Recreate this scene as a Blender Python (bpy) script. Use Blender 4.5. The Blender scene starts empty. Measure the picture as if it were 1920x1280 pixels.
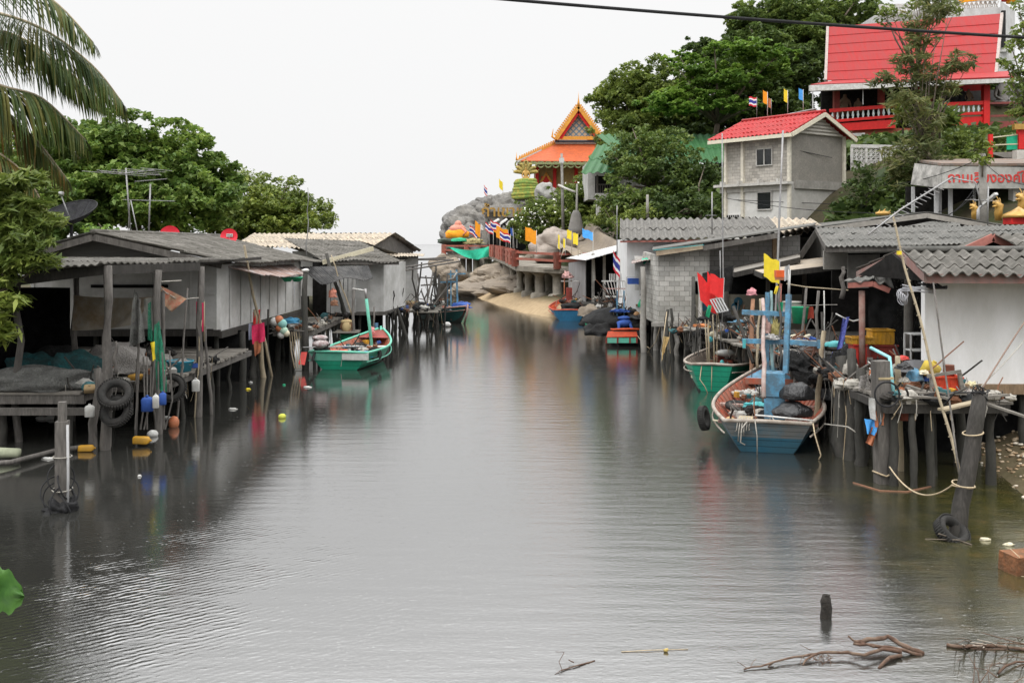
import bpy, math, random
import numpy as np
from mathutils import Vector as V, Matrix
SC = bpy.context.scene
COL = SC.collection
R = math.radians
random.seed(7)
RNG = np.random.default_rng(11)

# ------------------------------------------------------------------ camera, sky, sun, exposure
F, CX, HY, H = 1920.0, 960.0, 457.0, 4.5        # focal length in photo pixels, horizon row, eye height
cam = bpy.data.cameras.new('camera'); camo = bpy.data.objects.new('camera', cam); COL.objects.link(camo)
cam.sensor_width = 36; cam.lens = 36.0 * F / 1920.0
cam.shift_y = -(640 - HY) / 1920.0
cam.clip_start = 0.1; cam.clip_end = 20000
camo.location = (0, 0, H); camo.rotation_euler = (R(90), 0, 0)
SC.camera = camo
SC.view_settings.view_transform = 'Standard'; SC.view_settings.look = 'None'
SC.view_settings.exposure = 0.0; SC.view_settings.gamma = 1.0
try:
    SC.cycles.max_bounces = 7; SC.cycles.transparent_max_bounces = 12
    SC.cycles.diffuse_bounces = 3; SC.cycles.glossy_bounces = 3
    SC.cycles.caustics_reflective = False; SC.cycles.caustics_refractive = False
except Exception: pass

wd = bpy.data.worlds.new('World'); SC.world = wd; wd.use_nodes = True
nt = wd.node_tree; nt.nodes.clear()
SUN_EL, SUN_AZ = R(58), R(200)
o_ = nt.nodes.new('ShaderNodeOutputWorld'); bg = nt.nodes.new('ShaderNodeBackground')
sky = nt.nodes.new('ShaderNodeTexSky'); sky.sky_type = 'NISHITA'; sky.sun_disc = False
sky.sun_elevation = SUN_EL; sky.sun_rotation = SUN_AZ
hsv = nt.nodes.new('ShaderNodeHueSaturation'); hsv.inputs['Saturation'].default_value = 0.12
nt.links.new(sky.outputs[0], hsv.inputs['Color'])
# a closed overcast: pale at the horizon and brighter towards the zenith
tc = nt.nodes.new('ShaderNodeTexCoord'); sx = nt.nodes.new('ShaderNodeSeparateXYZ')
nt.links.new(tc.outputs['Generated'], sx.inputs[0])
rp = nt.nodes.new('ShaderNodeValToRGB'); nt.links.new(sx.outputs['Z'], rp.inputs[0])
e = rp.color_ramp.elements
def gray(v, b=1.0): return (v, v, v * b, 1)
e[0].position = 0.0; e[0].color = gray(0.308)
e[1].position = 1.0; e[1].color = gray(1.0)
for p_, v_ in ((0.02, 0.312), (0.24, 0.33), (0.4, 0.4), (0.5, 0.8), (0.7, 1.0)):
    k = rp.color_ramp.elements.new(p_); k.color = gray(v_)
mulv = nt.nodes.new('ShaderNodeVectorMath'); mulv.operation = 'SCALE'; mulv.inputs['Scale'].default_value = 30.0
nt.links.new(rp.outputs[0], mulv.inputs[0])
mixw = nt.nodes.new('ShaderNodeMix'); mixw.data_type = 'RGBA'; mixw.inputs[0].default_value = 0.93
nt.links.new(hsv.outputs[0], mixw.inputs[6]); nt.links.new(mulv.outputs[0], mixw.inputs[7])
nt.links.new(mixw.outputs[2], bg.inputs[0]); bg.inputs[1].default_value = 0.1
nt.links.new(bg.outputs[0], o_.inputs[0])

sun = bpy.data.lights.new('sun', 'SUN'); sun.energy = 0.9; sun.angle = R(25); sun.color = (1, 0.97, 0.93)
suno = bpy.data.objects.new('sun', sun); COL.objects.link(suno)
suno.rotation_euler = (R(90) - SUN_EL, 0, -SUN_AZ + R(180)); suno.location = (0, 0, 60)

# ------------------------------------------------------------------ placing
def W(px, py, D): return V(((px - CX) * D / F, D, H - (py - HY) * D / F))   # point at photo pixel, D metres out
def G(px, py, z=0.0):                                                       # point at photo pixel on level z
    D = (H - z) * F / (py - HY); return V(((px - CX) * D / F, D, z))
def PX(n, D): return n * D / F                                              # n photo pixels at D metres

# ------------------------------------------------------------------ materials
MATS = {}
def nodes(name):
    m = bpy.data.materials.new(name); m.use_nodes = True; t = m.node_tree
    return m, t, t.nodes['Principled BSDF']
def lk(t, a, b): t.links.new(a, b)
def coord(t, scale=(1, 1, 1), rot=(0, 0, 0), out='Object'):
    tc = t.nodes.new('ShaderNodeTexCoord'); mp = t.nodes.new('ShaderNodeMapping')
    mp.inputs['Scale'].default_value = scale; mp.inputs['Rotation'].default_value = rot
    lk(t, tc.outputs[out], mp.inputs[0]); return mp.outputs[0]
def noise(t, vec, scale, detail=4, rough=.6):
    n = t.nodes.new('ShaderNodeTexNoise'); n.inputs['Scale'].default_value = scale
    n.inputs['Detail'].default_value = detail; n.inputs['Roughness'].default_value = rough
    lk(t, vec, n.inputs['Vector']); return n.outputs['Fac']
def ramp(t, fac, stops):
    r = t.nodes.new('ShaderNodeValToRGB'); lk(t, fac, r.inputs[0]); el = r.color_ramp.elements
    el[0].position = stops[0][0]; el[0].color = (*stops[0][1], 1)
    el[1].position = stops[-1][0]; el[1].color = (*stops[-1][1], 1)
    for p, c in stops[1:-1]: x = el.new(p); x.color = (*c, 1)
    return r.outputs[0]
def mix(t, fac, a, b, mode='MIX'):
    m = t.nodes.new('ShaderNodeMix'); m.data_type = 'RGBA'; m.blend_type = mode
    for i, v in ((0, fac), (6, a), (7, b)):
        if hasattr(v, 'links') or hasattr(v, 'is_linked'): lk(t, v, m.inputs[i])
        elif isinstance(v, (int, float)): m.inputs[i].default_value = v
        else: m.inputs[i].default_value = (*v, 1)
    return m.outputs[2]
def bump(t, p, h, strength=.3, dist=.02):
    b = t.nodes.new('ShaderNodeBump'); b.inputs['Strength'].default_value = strength
    b.inputs['Distance'].default_value = dist; lk(t, h, b.inputs['Height']); lk(t, b.outputs[0], p.inputs['Normal'])
def sc(c, k): return tuple(min(1, x * k) for x in c)
def mt(name, c, rough=.85, var=.18, scale=6.0, dirt=None, dirtamt=.35, dscale=1.3, bmp=.3, stretch=(1, 1, 1), spec=.3, metal=0, bdist=.01):
    """a weathered surface: fine mottling, larger stains, slight relief"""
    if name in MATS: return MATS[name]
    m, t, p = nodes(name); v = coord(t, stretch)
    n1 = noise(t, v, scale, 5)
    col = ramp(t, n1, [(.3, sc(c, 1 - var)), (.7, sc(c, 1 + var))])
    if dirt:
        n2 = noise(t, v, dscale, 6, .7)
        f = ramp(t, n2, [(.5 - dirtamt * .35, (0, 0, 0)), (.5 - dirtamt * .35 + .22, (1, 1, 1))])
        inv = t.nodes.new('ShaderNodeMath'); inv.operation = 'MULTIPLY'; inv.inputs[1].default_value = min(1, dirtamt * 1.6)
        lk(t, f, inv.inputs[0]); col = mix(t, inv.outputs[0], col, dirt)
    lk(t, col, p.inputs['Base Color']); p.inputs['Roughness'].default_value = rough
    p.inputs['Specular IOR Level'].default_value = spec; p.inputs['Metallic'].default_value = metal
    if bmp: bump(t, p, n1, bmp, bdist)
    MATS[name] = m; return m
def blocks(name, c1, c2, mortar, bw=.4, bh=.2, ang=0.0, ms=.012, patch=None):
    """concrete blocks, coursed along the wall direction ang"""
    if name in MATS: return MATS[name]
    m, t, p = nodes(name)
    tc = t.nodes.new('ShaderNodeTexCoord'); s = t.nodes.new('ShaderNodeSeparateXYZ'); lk(t, tc.outputs['Object'], s.inputs[0])
    def mm(a, k):
        x = t.nodes.new('ShaderNodeMath'); x.operation = 'MULTIPLY'; lk(t, a, x.inputs[0]); x.inputs[1].default_value = k; return x.outputs[0]
    ad = t.nodes.new('ShaderNodeMath'); ad.operation = 'ADD'
    lk(t, mm(s.outputs[0], math.cos(ang)), ad.inputs[0]); lk(t, mm(s.outputs[1], math.sin(ang)), ad.inputs[1])
    cb = t.nodes.new('ShaderNodeCombineXYZ'); lk(t, ad.outputs[0], cb.inputs[0]); lk(t, s.outputs[2], cb.inputs[1])
    b = t.nodes.new('ShaderNodeTexBrick'); lk(t, cb.outputs[0], b.inputs['Vector'])
    b.inputs['Scale'].default_value = 1; b.inputs['Brick Width'].default_value = bw; b.inputs['Row Height'].default_value = bh
    b.inputs['Mortar Size'].default_value = ms; b.inputs['Mortar Smooth'].default_value = .3; b.inputs['Bias'].default_value = 0
    b.inputs['Color1'].default_value = (*c1, 1); b.inputs['Color2'].default_value = (*c2, 1); b.inputs['Mortar'].default_value = (*mortar, 1)
    v = coord(t); n = noise(t, v, 9, 6); n2 = noise(t, v, .6, 5)
    col = mix(t, .35, b.outputs[0], ramp(t, n, [(.3, (.45, .45, .44)), (.7, (1, 1, 1))]), 'MULTIPLY')
    col = mix(t, .5, col, ramp(t, n2, [(.35, (.45, .44, .4)), (.62, (1, 1, 1))]), 'MULTIPLY')
    lk(t, col, p.inputs['Base Color']); p.inputs['Roughness'].default_value = .95; p.inputs['Specular IOR Level'].default_value = .15
    bump(t, p, b.outputs['Fac'], -.5, .012)
    MATS[name] = m; return m
def leafmat(name, ca, cb, cc=None, trans=.4, patch=.35):
    """leaves: every leaf its own green, with broader drifts of colour through the crown"""
    if name in MATS: return MATS[name]
    m, t, p = nodes(name)
    g = t.nodes.new('ShaderNodeNewGeometry'); v = coord(t)
    r = ramp(t, g.outputs['Random Per Island'], [(0, ca), (.55, cb), (1, cc or cb)])
    n = noise(t, v, patch, 3)
    col = mix(t, .7, r, ramp(t, n, [(.35, (.55, .6, .6)), (.65, (1.35, 1.25, .95))]), 'MULTIPLY')
    lk(t, col, p.inputs['Base Color']); p.inputs['Roughness'].default_value = .55; p.inputs['Specular IOR Level'].default_value = .35
    tr = t.nodes.new('ShaderNodeBsdfTranslucent'); lk(t, col, tr.inputs[0])
    ms = t.nodes.new('ShaderNodeMixShader'); ms.inputs[0].default_value = trans
    lk(t, p.outputs[0], ms.inputs[1]); lk(t, tr.outputs[0], ms.inputs[2])
    lk(t, ms.outputs[0], t.nodes['Material Output'].inputs[0])
    MATS[name] = m; return m
def netmat(name, c, scale=60, gap=.45):
    """fishing net or shade cloth: threads with gaps between"""
    if name in MATS: return MATS[name]
    m, t, p = nodes(name); v = coord(t); n = noise(t, v, scale, 2, .5); n2 = noise(t, v, 5, 4)
    lk(t, ramp(t, n2, [(.3, sc(c, .6)), (.7, sc(c, 1.4))]), p.inputs['Base Color']); p.inputs['Roughness'].default_value = .9
    p.inputs['Specular IOR Level'].default_value = .1
    tr = t.nodes.new('ShaderNodeBsdfTransparent'); ms = t.nodes.new('ShaderNodeMixShader')
    lk(t, ramp(t, n, [(gap - .03, (0, 0, 0)), (gap + .03, (1, 1, 1))]), ms.inputs[0])
    lk(t, tr.outputs[0], ms.inputs[1]); lk(t, p.outputs[0], ms.inputs[2])
    lk(t, ms.outputs[0], t.nodes['Material Output'].inputs[0]); bump(t, p, n, .6, .02)
    MATS[name] = m; return m

WOODG = mt('weathered grey wood', (.15, .138, .125), var=.35, scale=9, stretch=(3, 3, .5), dirt=(.06, .055, .05), dirtamt=.4, bmp=.5)
WOODD = mt('dark wet wood', (.055, .05, .045), var=.4, scale=9, stretch=(3, 3, .5), dirt=(.025, .024, .02), dirtamt=.4, bmp=.5)
WOODB = mt('brown timber', (.26, .18, .11), var=.3, scale=9, stretch=(2, 2, .6), dirt=(.09, .07, .05), dirtamt=.3)
PLANK = mt('bleached planks', (.25, .23, .2), var=.3, scale=7, stretch=(.6, 4, 3), dirt=(.12, .11, .095), dirtamt=.45, bmp=.4)
BAMB = mt('dry bamboo', (.38, .32, .22), var=.25, scale=5, stretch=(2, 2, .8), dirt=(.16, .12, .09), dirtamt=.3)
PILE = mt('tide-stained pile', (.06, .056, .05), var=.4, scale=8, stretch=(2, 2, .6), dirt=(.04, .04, .034), dirtamt=.5, bmp=.6, bdist=.02)
ROOFG = mt('old fibre cement roof', (.185, .172, .155), var=.4, scale=5, dirt=(.07, .066, .055), dirtamt=.5, dscale=1.6, bmp=.3)
ROOFL = mt('pale fibre cement roof', (.175, .168, .155), var=.4, scale=5, dirt=(.08, .08, .072), dirtamt=.5, dscale=1.6)
ROOFT = mt('tan fibre cement roof', (.52, .44, .34), var=.2, scale=3, dirt=(.22, .2, .17), dirtamt=.4, dscale=2.2)
TIN = mt('rusty tin', (.42, .42, .42), rough=.55, var=.18, scale=4, dirt=(.22, .11, .07), dirtamt=.5, dscale=2.2, stretch=(1, 1, 1), spec=.5, metal=.2)
CEM = mt('grey cement board', (.55, .545, .53), var=.1, scale=3, dirt=(.33, .325, .30), dirtamt=.4, dscale=.9, bmp=.1)
CEMW = mt('white render', (.84, .84, .84), var=.05, scale=2, dirt=(.6, .6, .57), dirtamt=.3, dscale=1.1, stretch=(1.5, 1.5, .5), bmp=.1)
CONC = mt('raw concrete', (.36, .34, .31), var=.18, scale=5, dirt=(.17, .165, .15), dirtamt=.4, dscale=.8, bmp=.3)
CONCL = mt('pale concrete', (.55, .535, .5), var=.12, scale=5, dirt=(.28, .26, .23), dirtamt=.3, dscale=.8)
DARK = mt('dark cloth and painted shade', (.012, .012, .012), var=.5, scale=4, bmp=.3, rough=1, spec=.05)  # one black for real cloth and for sheets standing in for shade
DARKW = mt('dark boards and painted shade', (.018, .017, .016), var=.5, scale=4, bmp=.3, rough=1, spec=.1)  # one black for dark boards and for shade painted into recesses
WHITE = mt('chalky white paint', (.64, .64, .62), rough=.6, var=.1, scale=9, dirt=(.34, .32, .28), dirtamt=.35, dscale=5)
BLACK = mt('black rubber', (.018, .018, .019), rough=.75, var=.4, scale=20)
BLACKP = mt('black plastic bag', (.012, .012, .013), rough=.28, var=.3, scale=9, bmp=.8, spec=.6, bdist=.06)
GREYP = mt('grey plastic pipe', (.42, .42, .42), rough=.5, var=.1)
ROPE = mt('straw rope', (.45, .36, .24), var=.3, scale=30)
ROPEG = mt('grey rope', (.35, .33, .29), var=.3, scale=30)
STEEL = mt('dull galvanised steel', (.3, .3, .3), rough=.45, var=.15, metal=.6, dirt=(.25, .17, .12), dirtamt=.15)
RED = mt('red cloth', (.75, .035, .035), rough=.8, var=.12, bmp=.1)
REDP = mt('red plastic', (.55, .05, .04), rough=.5, var=.15, dirt=(.25, .08, .06), dirtamt=.2)
REDD = mt('dark red paint', (.27, .045, .035), rough=.6, var=.2, dirt=(.12, .05, .04), dirtamt=.3)
REDB = mt('bright red paint', (.62, .02, .018), rough=.5, var=.12, dirt=(.35, .02, .02), dirtamt=.2)
PINKR = mt('faded red board', (.42, .16, .13), rough=.8, var=.2, dirt=(.25, .12, .1), dirtamt=.3)
BLUEP = mt('light blue paint', (.11, .32, .50), rough=.6, var=.25, dirt=(.1, .13, .15), dirtamt=.45, dscale=5)
BLUED = mt('royal blue cloth', (.035, .09, .33), rough=.75, var=.25, scale=4, bmp=.3, bdist=.03)
BLUEF = mt('sky blue cloth', (.08, .35, .78), rough=.8, var=.15)
CYAN = mt('turquoise plastic', (.08, .42, .44), rough=.5, var=.15, dirt=(.06, .2, .2), dirtamt=.3)
YEL = mt('yellow plastic', (.62, .32, .02), rough=.6, var=.15, scale=9, dirt=(.32, .19, .05), dirtamt=.4, dscale=5)
YELF = mt('yellow cloth', (.80, .62, .04), rough=.8, var=.12)
ORA = mt('orange cloth', (.86, .33, .02), rough=.8, var=.12)
ORAP = mt('orange plastic', (.55, .18, .08), rough=.6, var=.2, scale=9, dirt=(.3, .14, .08), dirtamt=.4, dscale=5)
GREENP = mt('green plastic', (.02, .33, .16), rough=.55, var=.2, bmp=.5, bdist=.03)
GREENN = mt('green net cloth', (.03, .42, .26), rough=.85, var=.25, scale=3, bmp=.6, bdist=.05)
PINK = mt('pink cloth', (.7, .04, .12), rough=.85, var=.2)
GOLD = mt('gilded paint', (.46, .27, .06), rough=.35, var=.2, spec=.6, metal=.3, dirt=(.3, .17, .04), dirtamt=.25)
CREAM = mt('cream paint', (.62, .57, .42), rough=.7, var=.1, dirt=(.35, .3, .2), dirtamt=.2)
TYRE = mt('worn tyre rubber', (.022, .022, .021), rough=.9, var=.5, scale=14, dirt=(.06, .055, .05), dirtamt=.3, bmp=.6)
ROCK = mt('weathered granite', (.25, .235, .21), rough=.95, var=.3, scale=.9, dirt=(.16, .155, .15), dirtamt=.5, dscale=.25, bmp=.8, bdist=.2)
ROCKB = mt('buff rock face', (.27, .22, .16), rough=.95, var=.3, scale=.7, dirt=(.20, .17, .14), dirtamt=.5, dscale=.3, bmp=.8, bdist=.2)
SAND = mt('wet coarse sand', (.38, .28, .17), rough=.9, var=.2, scale=1.5, dirt=(.25, .19, .12), dirtamt=.4, dscale=.4)
BARK = mt('grey bark', (.14, .115, .09), rough=1, var=.35, scale=6, stretch=(2, 2, .5), bmp=.8, bdist=.03)
SKIN = mt('tan skin', (.36, .2, .12), rough=.6, var=.05)
HAIR = mt('black hair', (.012, .01, .009), rough=.5, var=.2)

# ------------------------------------------------------------------ mesh building
ORG = {}
class MB:
    def __init__(s): s.v = []; s.f = []; s.m = []; s.cur = 0
    def add(s, vs, fs):
        o = len(s.v); s.v.extend(vs); s.f.extend([tuple(i + o for i in f) for f in fs]); s.m.extend([s.cur] * len(fs)); return s
    def mat(s, i): s.cur = i; return s
    def box(s, c, size, rz=0, rx=0, ry=0, top=1.0):
        M = Matrix.Rotation(rz, 3, 'Z') @ Matrix.Rotation(ry, 3, 'Y') @ Matrix.Rotation(rx, 3, 'X'); c = V(c); hx, hy, hz = [q / 2 for q in size]
        vs = []
        for z in (-1, 1):
            k = top if z > 0 else 1.0
            for x, y in ((-1, -1), (1, -1), (1, 1), (-1, 1)): vs.append(c + M @ V((x * hx * k, y * hy * k, z * hz)))
        return s.add(vs, [(3, 2, 1, 0), (4, 5, 6, 7), (0, 1, 5, 4), (1, 2, 6, 5), (2, 3, 7, 6), (3, 0, 4, 7)])
    def prism(s, pts, off):
        """polygon pts extruded by off"""
        n = len(pts); off = V(off); vs = [V(p) for p in pts] + [V(p) + off for p in pts]
        return s.add(vs, [tuple(range(n))[::-1], tuple(range(n, 2 * n))] + [(i, (i + 1) % n, (i + 1) % n + n, i + n) for i in range(n)])
    def tube(s, pts, r, n=8, wob=0, cap=True):
        pts = [V(p) for p in pts]; rs = r if isinstance(r, (list, tuple)) else [r] * len(pts)
        rings = []; up = V((0, 0, 1))
        for i, p in enumerate(pts):
            t = (pts[min(i + 1, len(pts) - 1)] - pts[max(i - 1, 0)]);
            if t.length < 1e-9: t = V((0, 0, 1))
            t.normalize()
            a = t.cross(up);
            if a.length < .05: a = t.cross(V((1, 0, 0)))
            a.normalize(); b = t.cross(a)
            if i and (a.dot(pa) < 0): a, b = -a, -b
            pa = a
            rings.append([p + (a * math.cos(k * 2 * math.pi / n) + b * math.sin(k * 2 * math.pi / n)) * rs[i] * (1 + random.uniform(-wob, wob)) for k in range(n)])
        vs = [q for rg in rings for q in rg]; fs = []
        for i in range(len(pts) - 1):
            for k in range(n): fs.append((i * n + k, i * n + (k + 1) % n, (i + 1) * n + (k + 1) % n, (i + 1) * n + k))
        if cap: fs += [tuple(range(n))[::-1], tuple(range(len(vs) - n, len(vs)))]
        return s.add(vs, fs)
    def bar(s, a, b, w, h=None):
        """square timber from a to b"""
        a, b = V(a), V(b); t = (b - a).normalized(); up = V((0, 0, 1))
        x = t.cross(up)
        if x.length < .05: x = t.cross(V((0, 1, 0)))
        x.normalize(); y = t.cross(x); h = h or w; x *= w / 2; y *= h / 2
        return s.add([a - x - y, a + x - y, a + x + y, a - x + y, b - x - y, b + x - y, b + x + y, b - x + y],
                     [(0, 1, 2, 3), (7, 6, 5, 4), (1, 0, 4, 5), (2, 1, 5, 6), (3, 2, 6, 7), (0, 3, 7, 4)])
    def lathe(s, prof, c, n=16, M=None, cap=True):
        """prof of (radius, height) turned about the axis through c"""
        c = V(c); M = M or Matrix.Identity(3); vs = []
        for r, z in prof:
            for k in range(n): a = 2 * math.pi * k / n; vs.append(c + M @ V((r * math.cos(a), r * math.sin(a), z)))
        fs = [(i * n + k, i * n + (k + 1) % n, (i + 1) * n + (k + 1) % n, (i + 1) * n + k) for i in range(len(prof) - 1) for k in range(n)]
        if cap: fs += [tuple(range(n))[::-1], tuple(range(len(vs) - n, len(vs)))]
        return s.add(vs, fs)
    def blob(s, c, r, nu=14, nv=9, amp=.12, freq=2.0, seed=0, flat=0, M=None):
        """lumpy ellipsoid"""
        c = V(c); rr = V(r) if not isinstance(r, (int, float)) else V((r, r, r)); vs = []
        from mathutils import noise as mn
        for j in range(nv + 1):
            th = math.pi * j / nv
            for k in range(nu):
                ph = 2 * math.pi * k / nu; d = V((math.sin(th) * math.cos(ph), math.sin(th) * math.sin(ph), math.cos(th)))
                q = 1 + amp * mn.noise(d * freq + V((seed * 7.3, seed * 3.1, 0))) * 2
                if flat and d.z < -flat: d = V((d.x, d.y, -flat))
                w = V((d.x * rr.x, d.y * rr.y, d.z * rr.z)) * q
                vs.append(c + (M @ w if M else w))
        fs = [(j * nu + k, (j + 1) * nu + k, (j + 1) * nu + (k + 1) % nu, j * nu + (k + 1) % nu) for j in range(nv) for k in range(nu)]
        return s.add(vs, fs)
    def torus(s, c, Rr, r, n=28, m=10, M=None, sq=1.0):
        c = V(c); M = M or Matrix.Identity(3); vs = []
        for i in range(n):
            a = 2 * math.pi * i / n
            for j in range(m):
                b = 2 * math.pi * j / m; k = Rr + r * math.cos(b)
                vs.append(c + M @ V((k * math.cos(a), k * math.sin(a), r * sq * math.sin(b))))
        return s.add(vs, [(i * m + j, ((i + 1) % n) * m + j, ((i + 1) % n) * m + (j + 1) % m, i * m + (j + 1) % m) for i in range(n) for j in range(m)])
    def grid(s, fn, nu, nv, closeu=False):
        vs = [V(fn(i / nu, j / nv)) for j in range(nv + 1) for i in range(nu + 1)]
        return s.add(vs, [(j * (nu + 1) + i, j * (nu + 1) + i + 1, (j + 1) * (nu + 1) + i + 1, (j + 1) * (nu + 1) + i) for j in range(nv) for i in range(nu)])
    def slab(s, A, B, C, D, th, nrm=None):
        """quad A B C D thickened by th against its normal"""
        A, B, C, D = V(A), V(B), V(C), V(D); n = (B - A).cross(D - A).normalized()
        if nrm is not None and n.dot(V(nrm)) < 0: n = -n
        return s.prism([A, B, C, D], -n * th)
    def build(s, name, mats, parent=None, smooth=False, world=True, loc=None):
        me = bpy.data.meshes.new(name); me.from_pydata([tuple(q) for q in s.v], [], s.f)
        o = bpy.data.objects.new(name, me); COL.objects.link(o)
        if not isinstance(mats, (list, tuple)): mats = [mats]
        for m in mats: me.materials.append(m)
        if len(mats) > 1: me.polygons.foreach_set('material_index', s.m)
        if smooth: me.polygons.foreach_set('use_smooth', [True] * len(me.polygons))
        if parent is not None:
            o.parent = parent; ORG[o] = ORG[parent]
            if world: me.transform(Matrix.Translation(-ORG[parent]))
        else:
            if loc is None:
                xs = [q[0] for q in s.v]; ys = [q[1] for q in s.v]; zs = [q[2] for q in s.v]
                loc = V(((min(xs) + max(xs)) / 2, (min(ys) + max(ys)) / 2, min(zs)))
            loc = V(loc); o.location = loc; ORG[o] = loc
            if world: me.transform(Matrix.Translation(-loc))
        me.update(); return o
def tag(o, label=None, cat=None, group=None, kind=None):
    if label: o['label'] = label
    if cat: o['category'] = cat
    if group: o['group'] = group
    if kind: o['kind'] = kind
    return o
def thing(name, label, cat, loc=(0, 0, 0), rz=0, group=None):
    o = bpy.data.objects.new(name, None); COL.objects.link(o); o.empty_display_size = .2
    o.location = loc; o.rotation_euler = (0, 0, rz); ORG[o] = V(loc)
    return tag(o, label, cat, group)
def one(mb, name, mats, label, cat, group=None, smooth=False, kind=None):
    return tag(mb.build(name, mats, None, smooth), label, cat, group, kind)
def copytree(o, loc, rz=None, label=None, group=None):
    def cp(x, par):
        c = x.copy(); COL.objects.link(c)
        if par is not None: c.parent = par
        ORG[c] = V(loc)
        for ch in list(x.children): cp(ch, c)
        return c
    c = cp(o, None); c.location = loc
    if rz is not None: c.rotation_euler = (0, 0, rz)
    if label: c['label'] = label
    if group: c['group'] = group
    return c
def lerp(a, b, t): return a + (b - a) * t
def corr(mb, A, B, C, D, pitch=.18, amp=.03, rows=3, lift=.03, sag=.03, thick=.02, seg=6):
    """corrugated roof sheets: A-B along the ridge, D-C along the eave, lapped in rows"""
    A, B, C, D = V(A), V(B), V(C), V(D); n = (B - A).cross(D - A).normalized()
    if n.z < 0: n = -n
    L = ((B - A).length + (C - D).length) / 2; nw = max(2, int(L / pitch)); nu = nw * seg
    ph = random.random() * 6
    for r in range(rows):
        t0, t1 = r / rows, min(1, (r + 1) / rows + (.03 if r < rows - 1 else 0))
        top = []; bot = []
        jit = [random.uniform(-.006, .006) + (random.uniform(-.012, .012)) for _ in range(nw + 1)]
        for tt, lf in ((t0, 0), ((t0 + t1) / 2, lift * .5), (t1, lift)):
            for i in range(nu + 1):
                u = i / nu; p = A.lerp(B, u).lerp(D.lerp(C, u), tt)
                w = math.cos(2 * math.pi * u * nw)
                off = amp * w + lf + jit[min(nw, int(u * nw))] - sag * math.sin(math.pi * u * 2.7 + ph) * tt
                top.append(p + n * off); bot.append(p + n * (off - thick))
        k = nu + 1; fs = [(j * k + i, j * k + i + 1, (j + 1) * k + i + 1, (j + 1) * k + i) for j in range(2) for i in range(nu)]
        mb.add(top, fs); mb.add(bot, [f[::-1] for f in fs])
        e1 = top[2 * k:]; e2 = bot[2 * k:]
        mb.add(e1 + e2, [(i, i + 1, k + i + 1, k + i) for i in range(nu)])
        for q in (0, nu):
            mb.add([top[q], top[k + q], top[2 * k + q], bot[2 * k + q], bot[k + q], bot[q]], [(0, 1, 2, 3, 4, 5)])
    return mb
def post(mb, base, top, r=.08, crook=.04, n=9, taper=.75):
    base, top = V(base), V(top); k = 6; pts = []; rs = []
    for i in range(k + 1):
        t = i / k; p = base.lerp(top, t) + V((random.uniform(-1, 1), random.uniform(-1, 1), 0)) * (crook if 0 < i < k else 0)
        pts.append(p); rs.append(r * lerp(1, taper, t) * random.uniform(.93, 1.07))
    return mb.tube(pts, rs, n, .06)
def pole(name, base, top, r, m, label, cat='pole', group=None, crook=.03, taper=.7):
    return one(post(MB(), base, top, r, crook, taper=taper), name, m, label, cat, group, True)
def cable(mb, a, b, sag, r=.012, n=12, m=5):
    a, b = V(a), V(b); return mb.tube([a.lerp(b, i / n) - V((0, 0, sag * 4 * (i / n) * (1 - i / n))) for i in range(n + 1)], r, m)

# ------------------------------------------------------------------ foliage
def leaf_arrays(centers, radii, counts, size, up=.5, aspect=1.8, shell=.55):
    P = []
    for c, r, n in zip(centers, radii, counts):
        d = RNG.normal(size=(n, 3)); d /= np.linalg.norm(d, axis=1)[:, None]
        q = RNG.uniform(shell ** 3, 1, n) ** (1 / 3); P.append(np.array(c)[None] + d * q[:, None] * np.array(r)[None])
    P = np.concatenate(P); n = len(P)
    nr = RNG.normal(size=(n, 3)); nr /= np.linalg.norm(nr, axis=1)[:, None]; nr[:, 2] = np.abs(nr[:, 2]) + up; nr /= np.linalg.norm(nr, axis=1)[:, None]
    a = np.cross(nr, RNG.normal(size=(n, 3))); a /= np.linalg.norm(a, axis=1)[:, None]; b = np.cross(nr, a)
    s = size * RNG.uniform(.55, 1.4, n)[:, None]
    a *= s * aspect / 2; b *= s / 2
    droop = np.zeros((n, 3)); droop[:, 2] = -s[:, 0] * .25
    V4 = np.stack([P - a + droop, P + b, P + a + droop, P - b], axis=1).reshape(-1, 3)
    return V4
def fast_quads(name, V4, mat, parent=None, label=None):
    n = len(V4); me = bpy.data.meshes.new(name); org = ORG[parent] if parent is not None else V((0, 0, 0))
    V4 = V4 - np.array(org)[None]
    me.vertices.add(n); me.vertices.foreach_set('co', V4.astype(np.float32).ravel())
    nf = n // 4; me.loops.add(n); me.loops.foreach_set('vertex_index', np.arange(n, dtype=np.int32))
    me.polygons.add(nf); me.polygons.foreach_set('loop_start', np.arange(0, n, 4, dtype=np.int32))
    try: me.polygons.foreach_set('loop_total', np.full(nf, 4, dtype=np.int32))
    except Exception: pass
    me.update(calc_edges=True); me.materials.append(mat)
    o = bpy.data.objects.new(name, me); COL.objects.link(o)
    if parent is not None: o.parent = parent; ORG[o] = org
    return o
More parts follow.
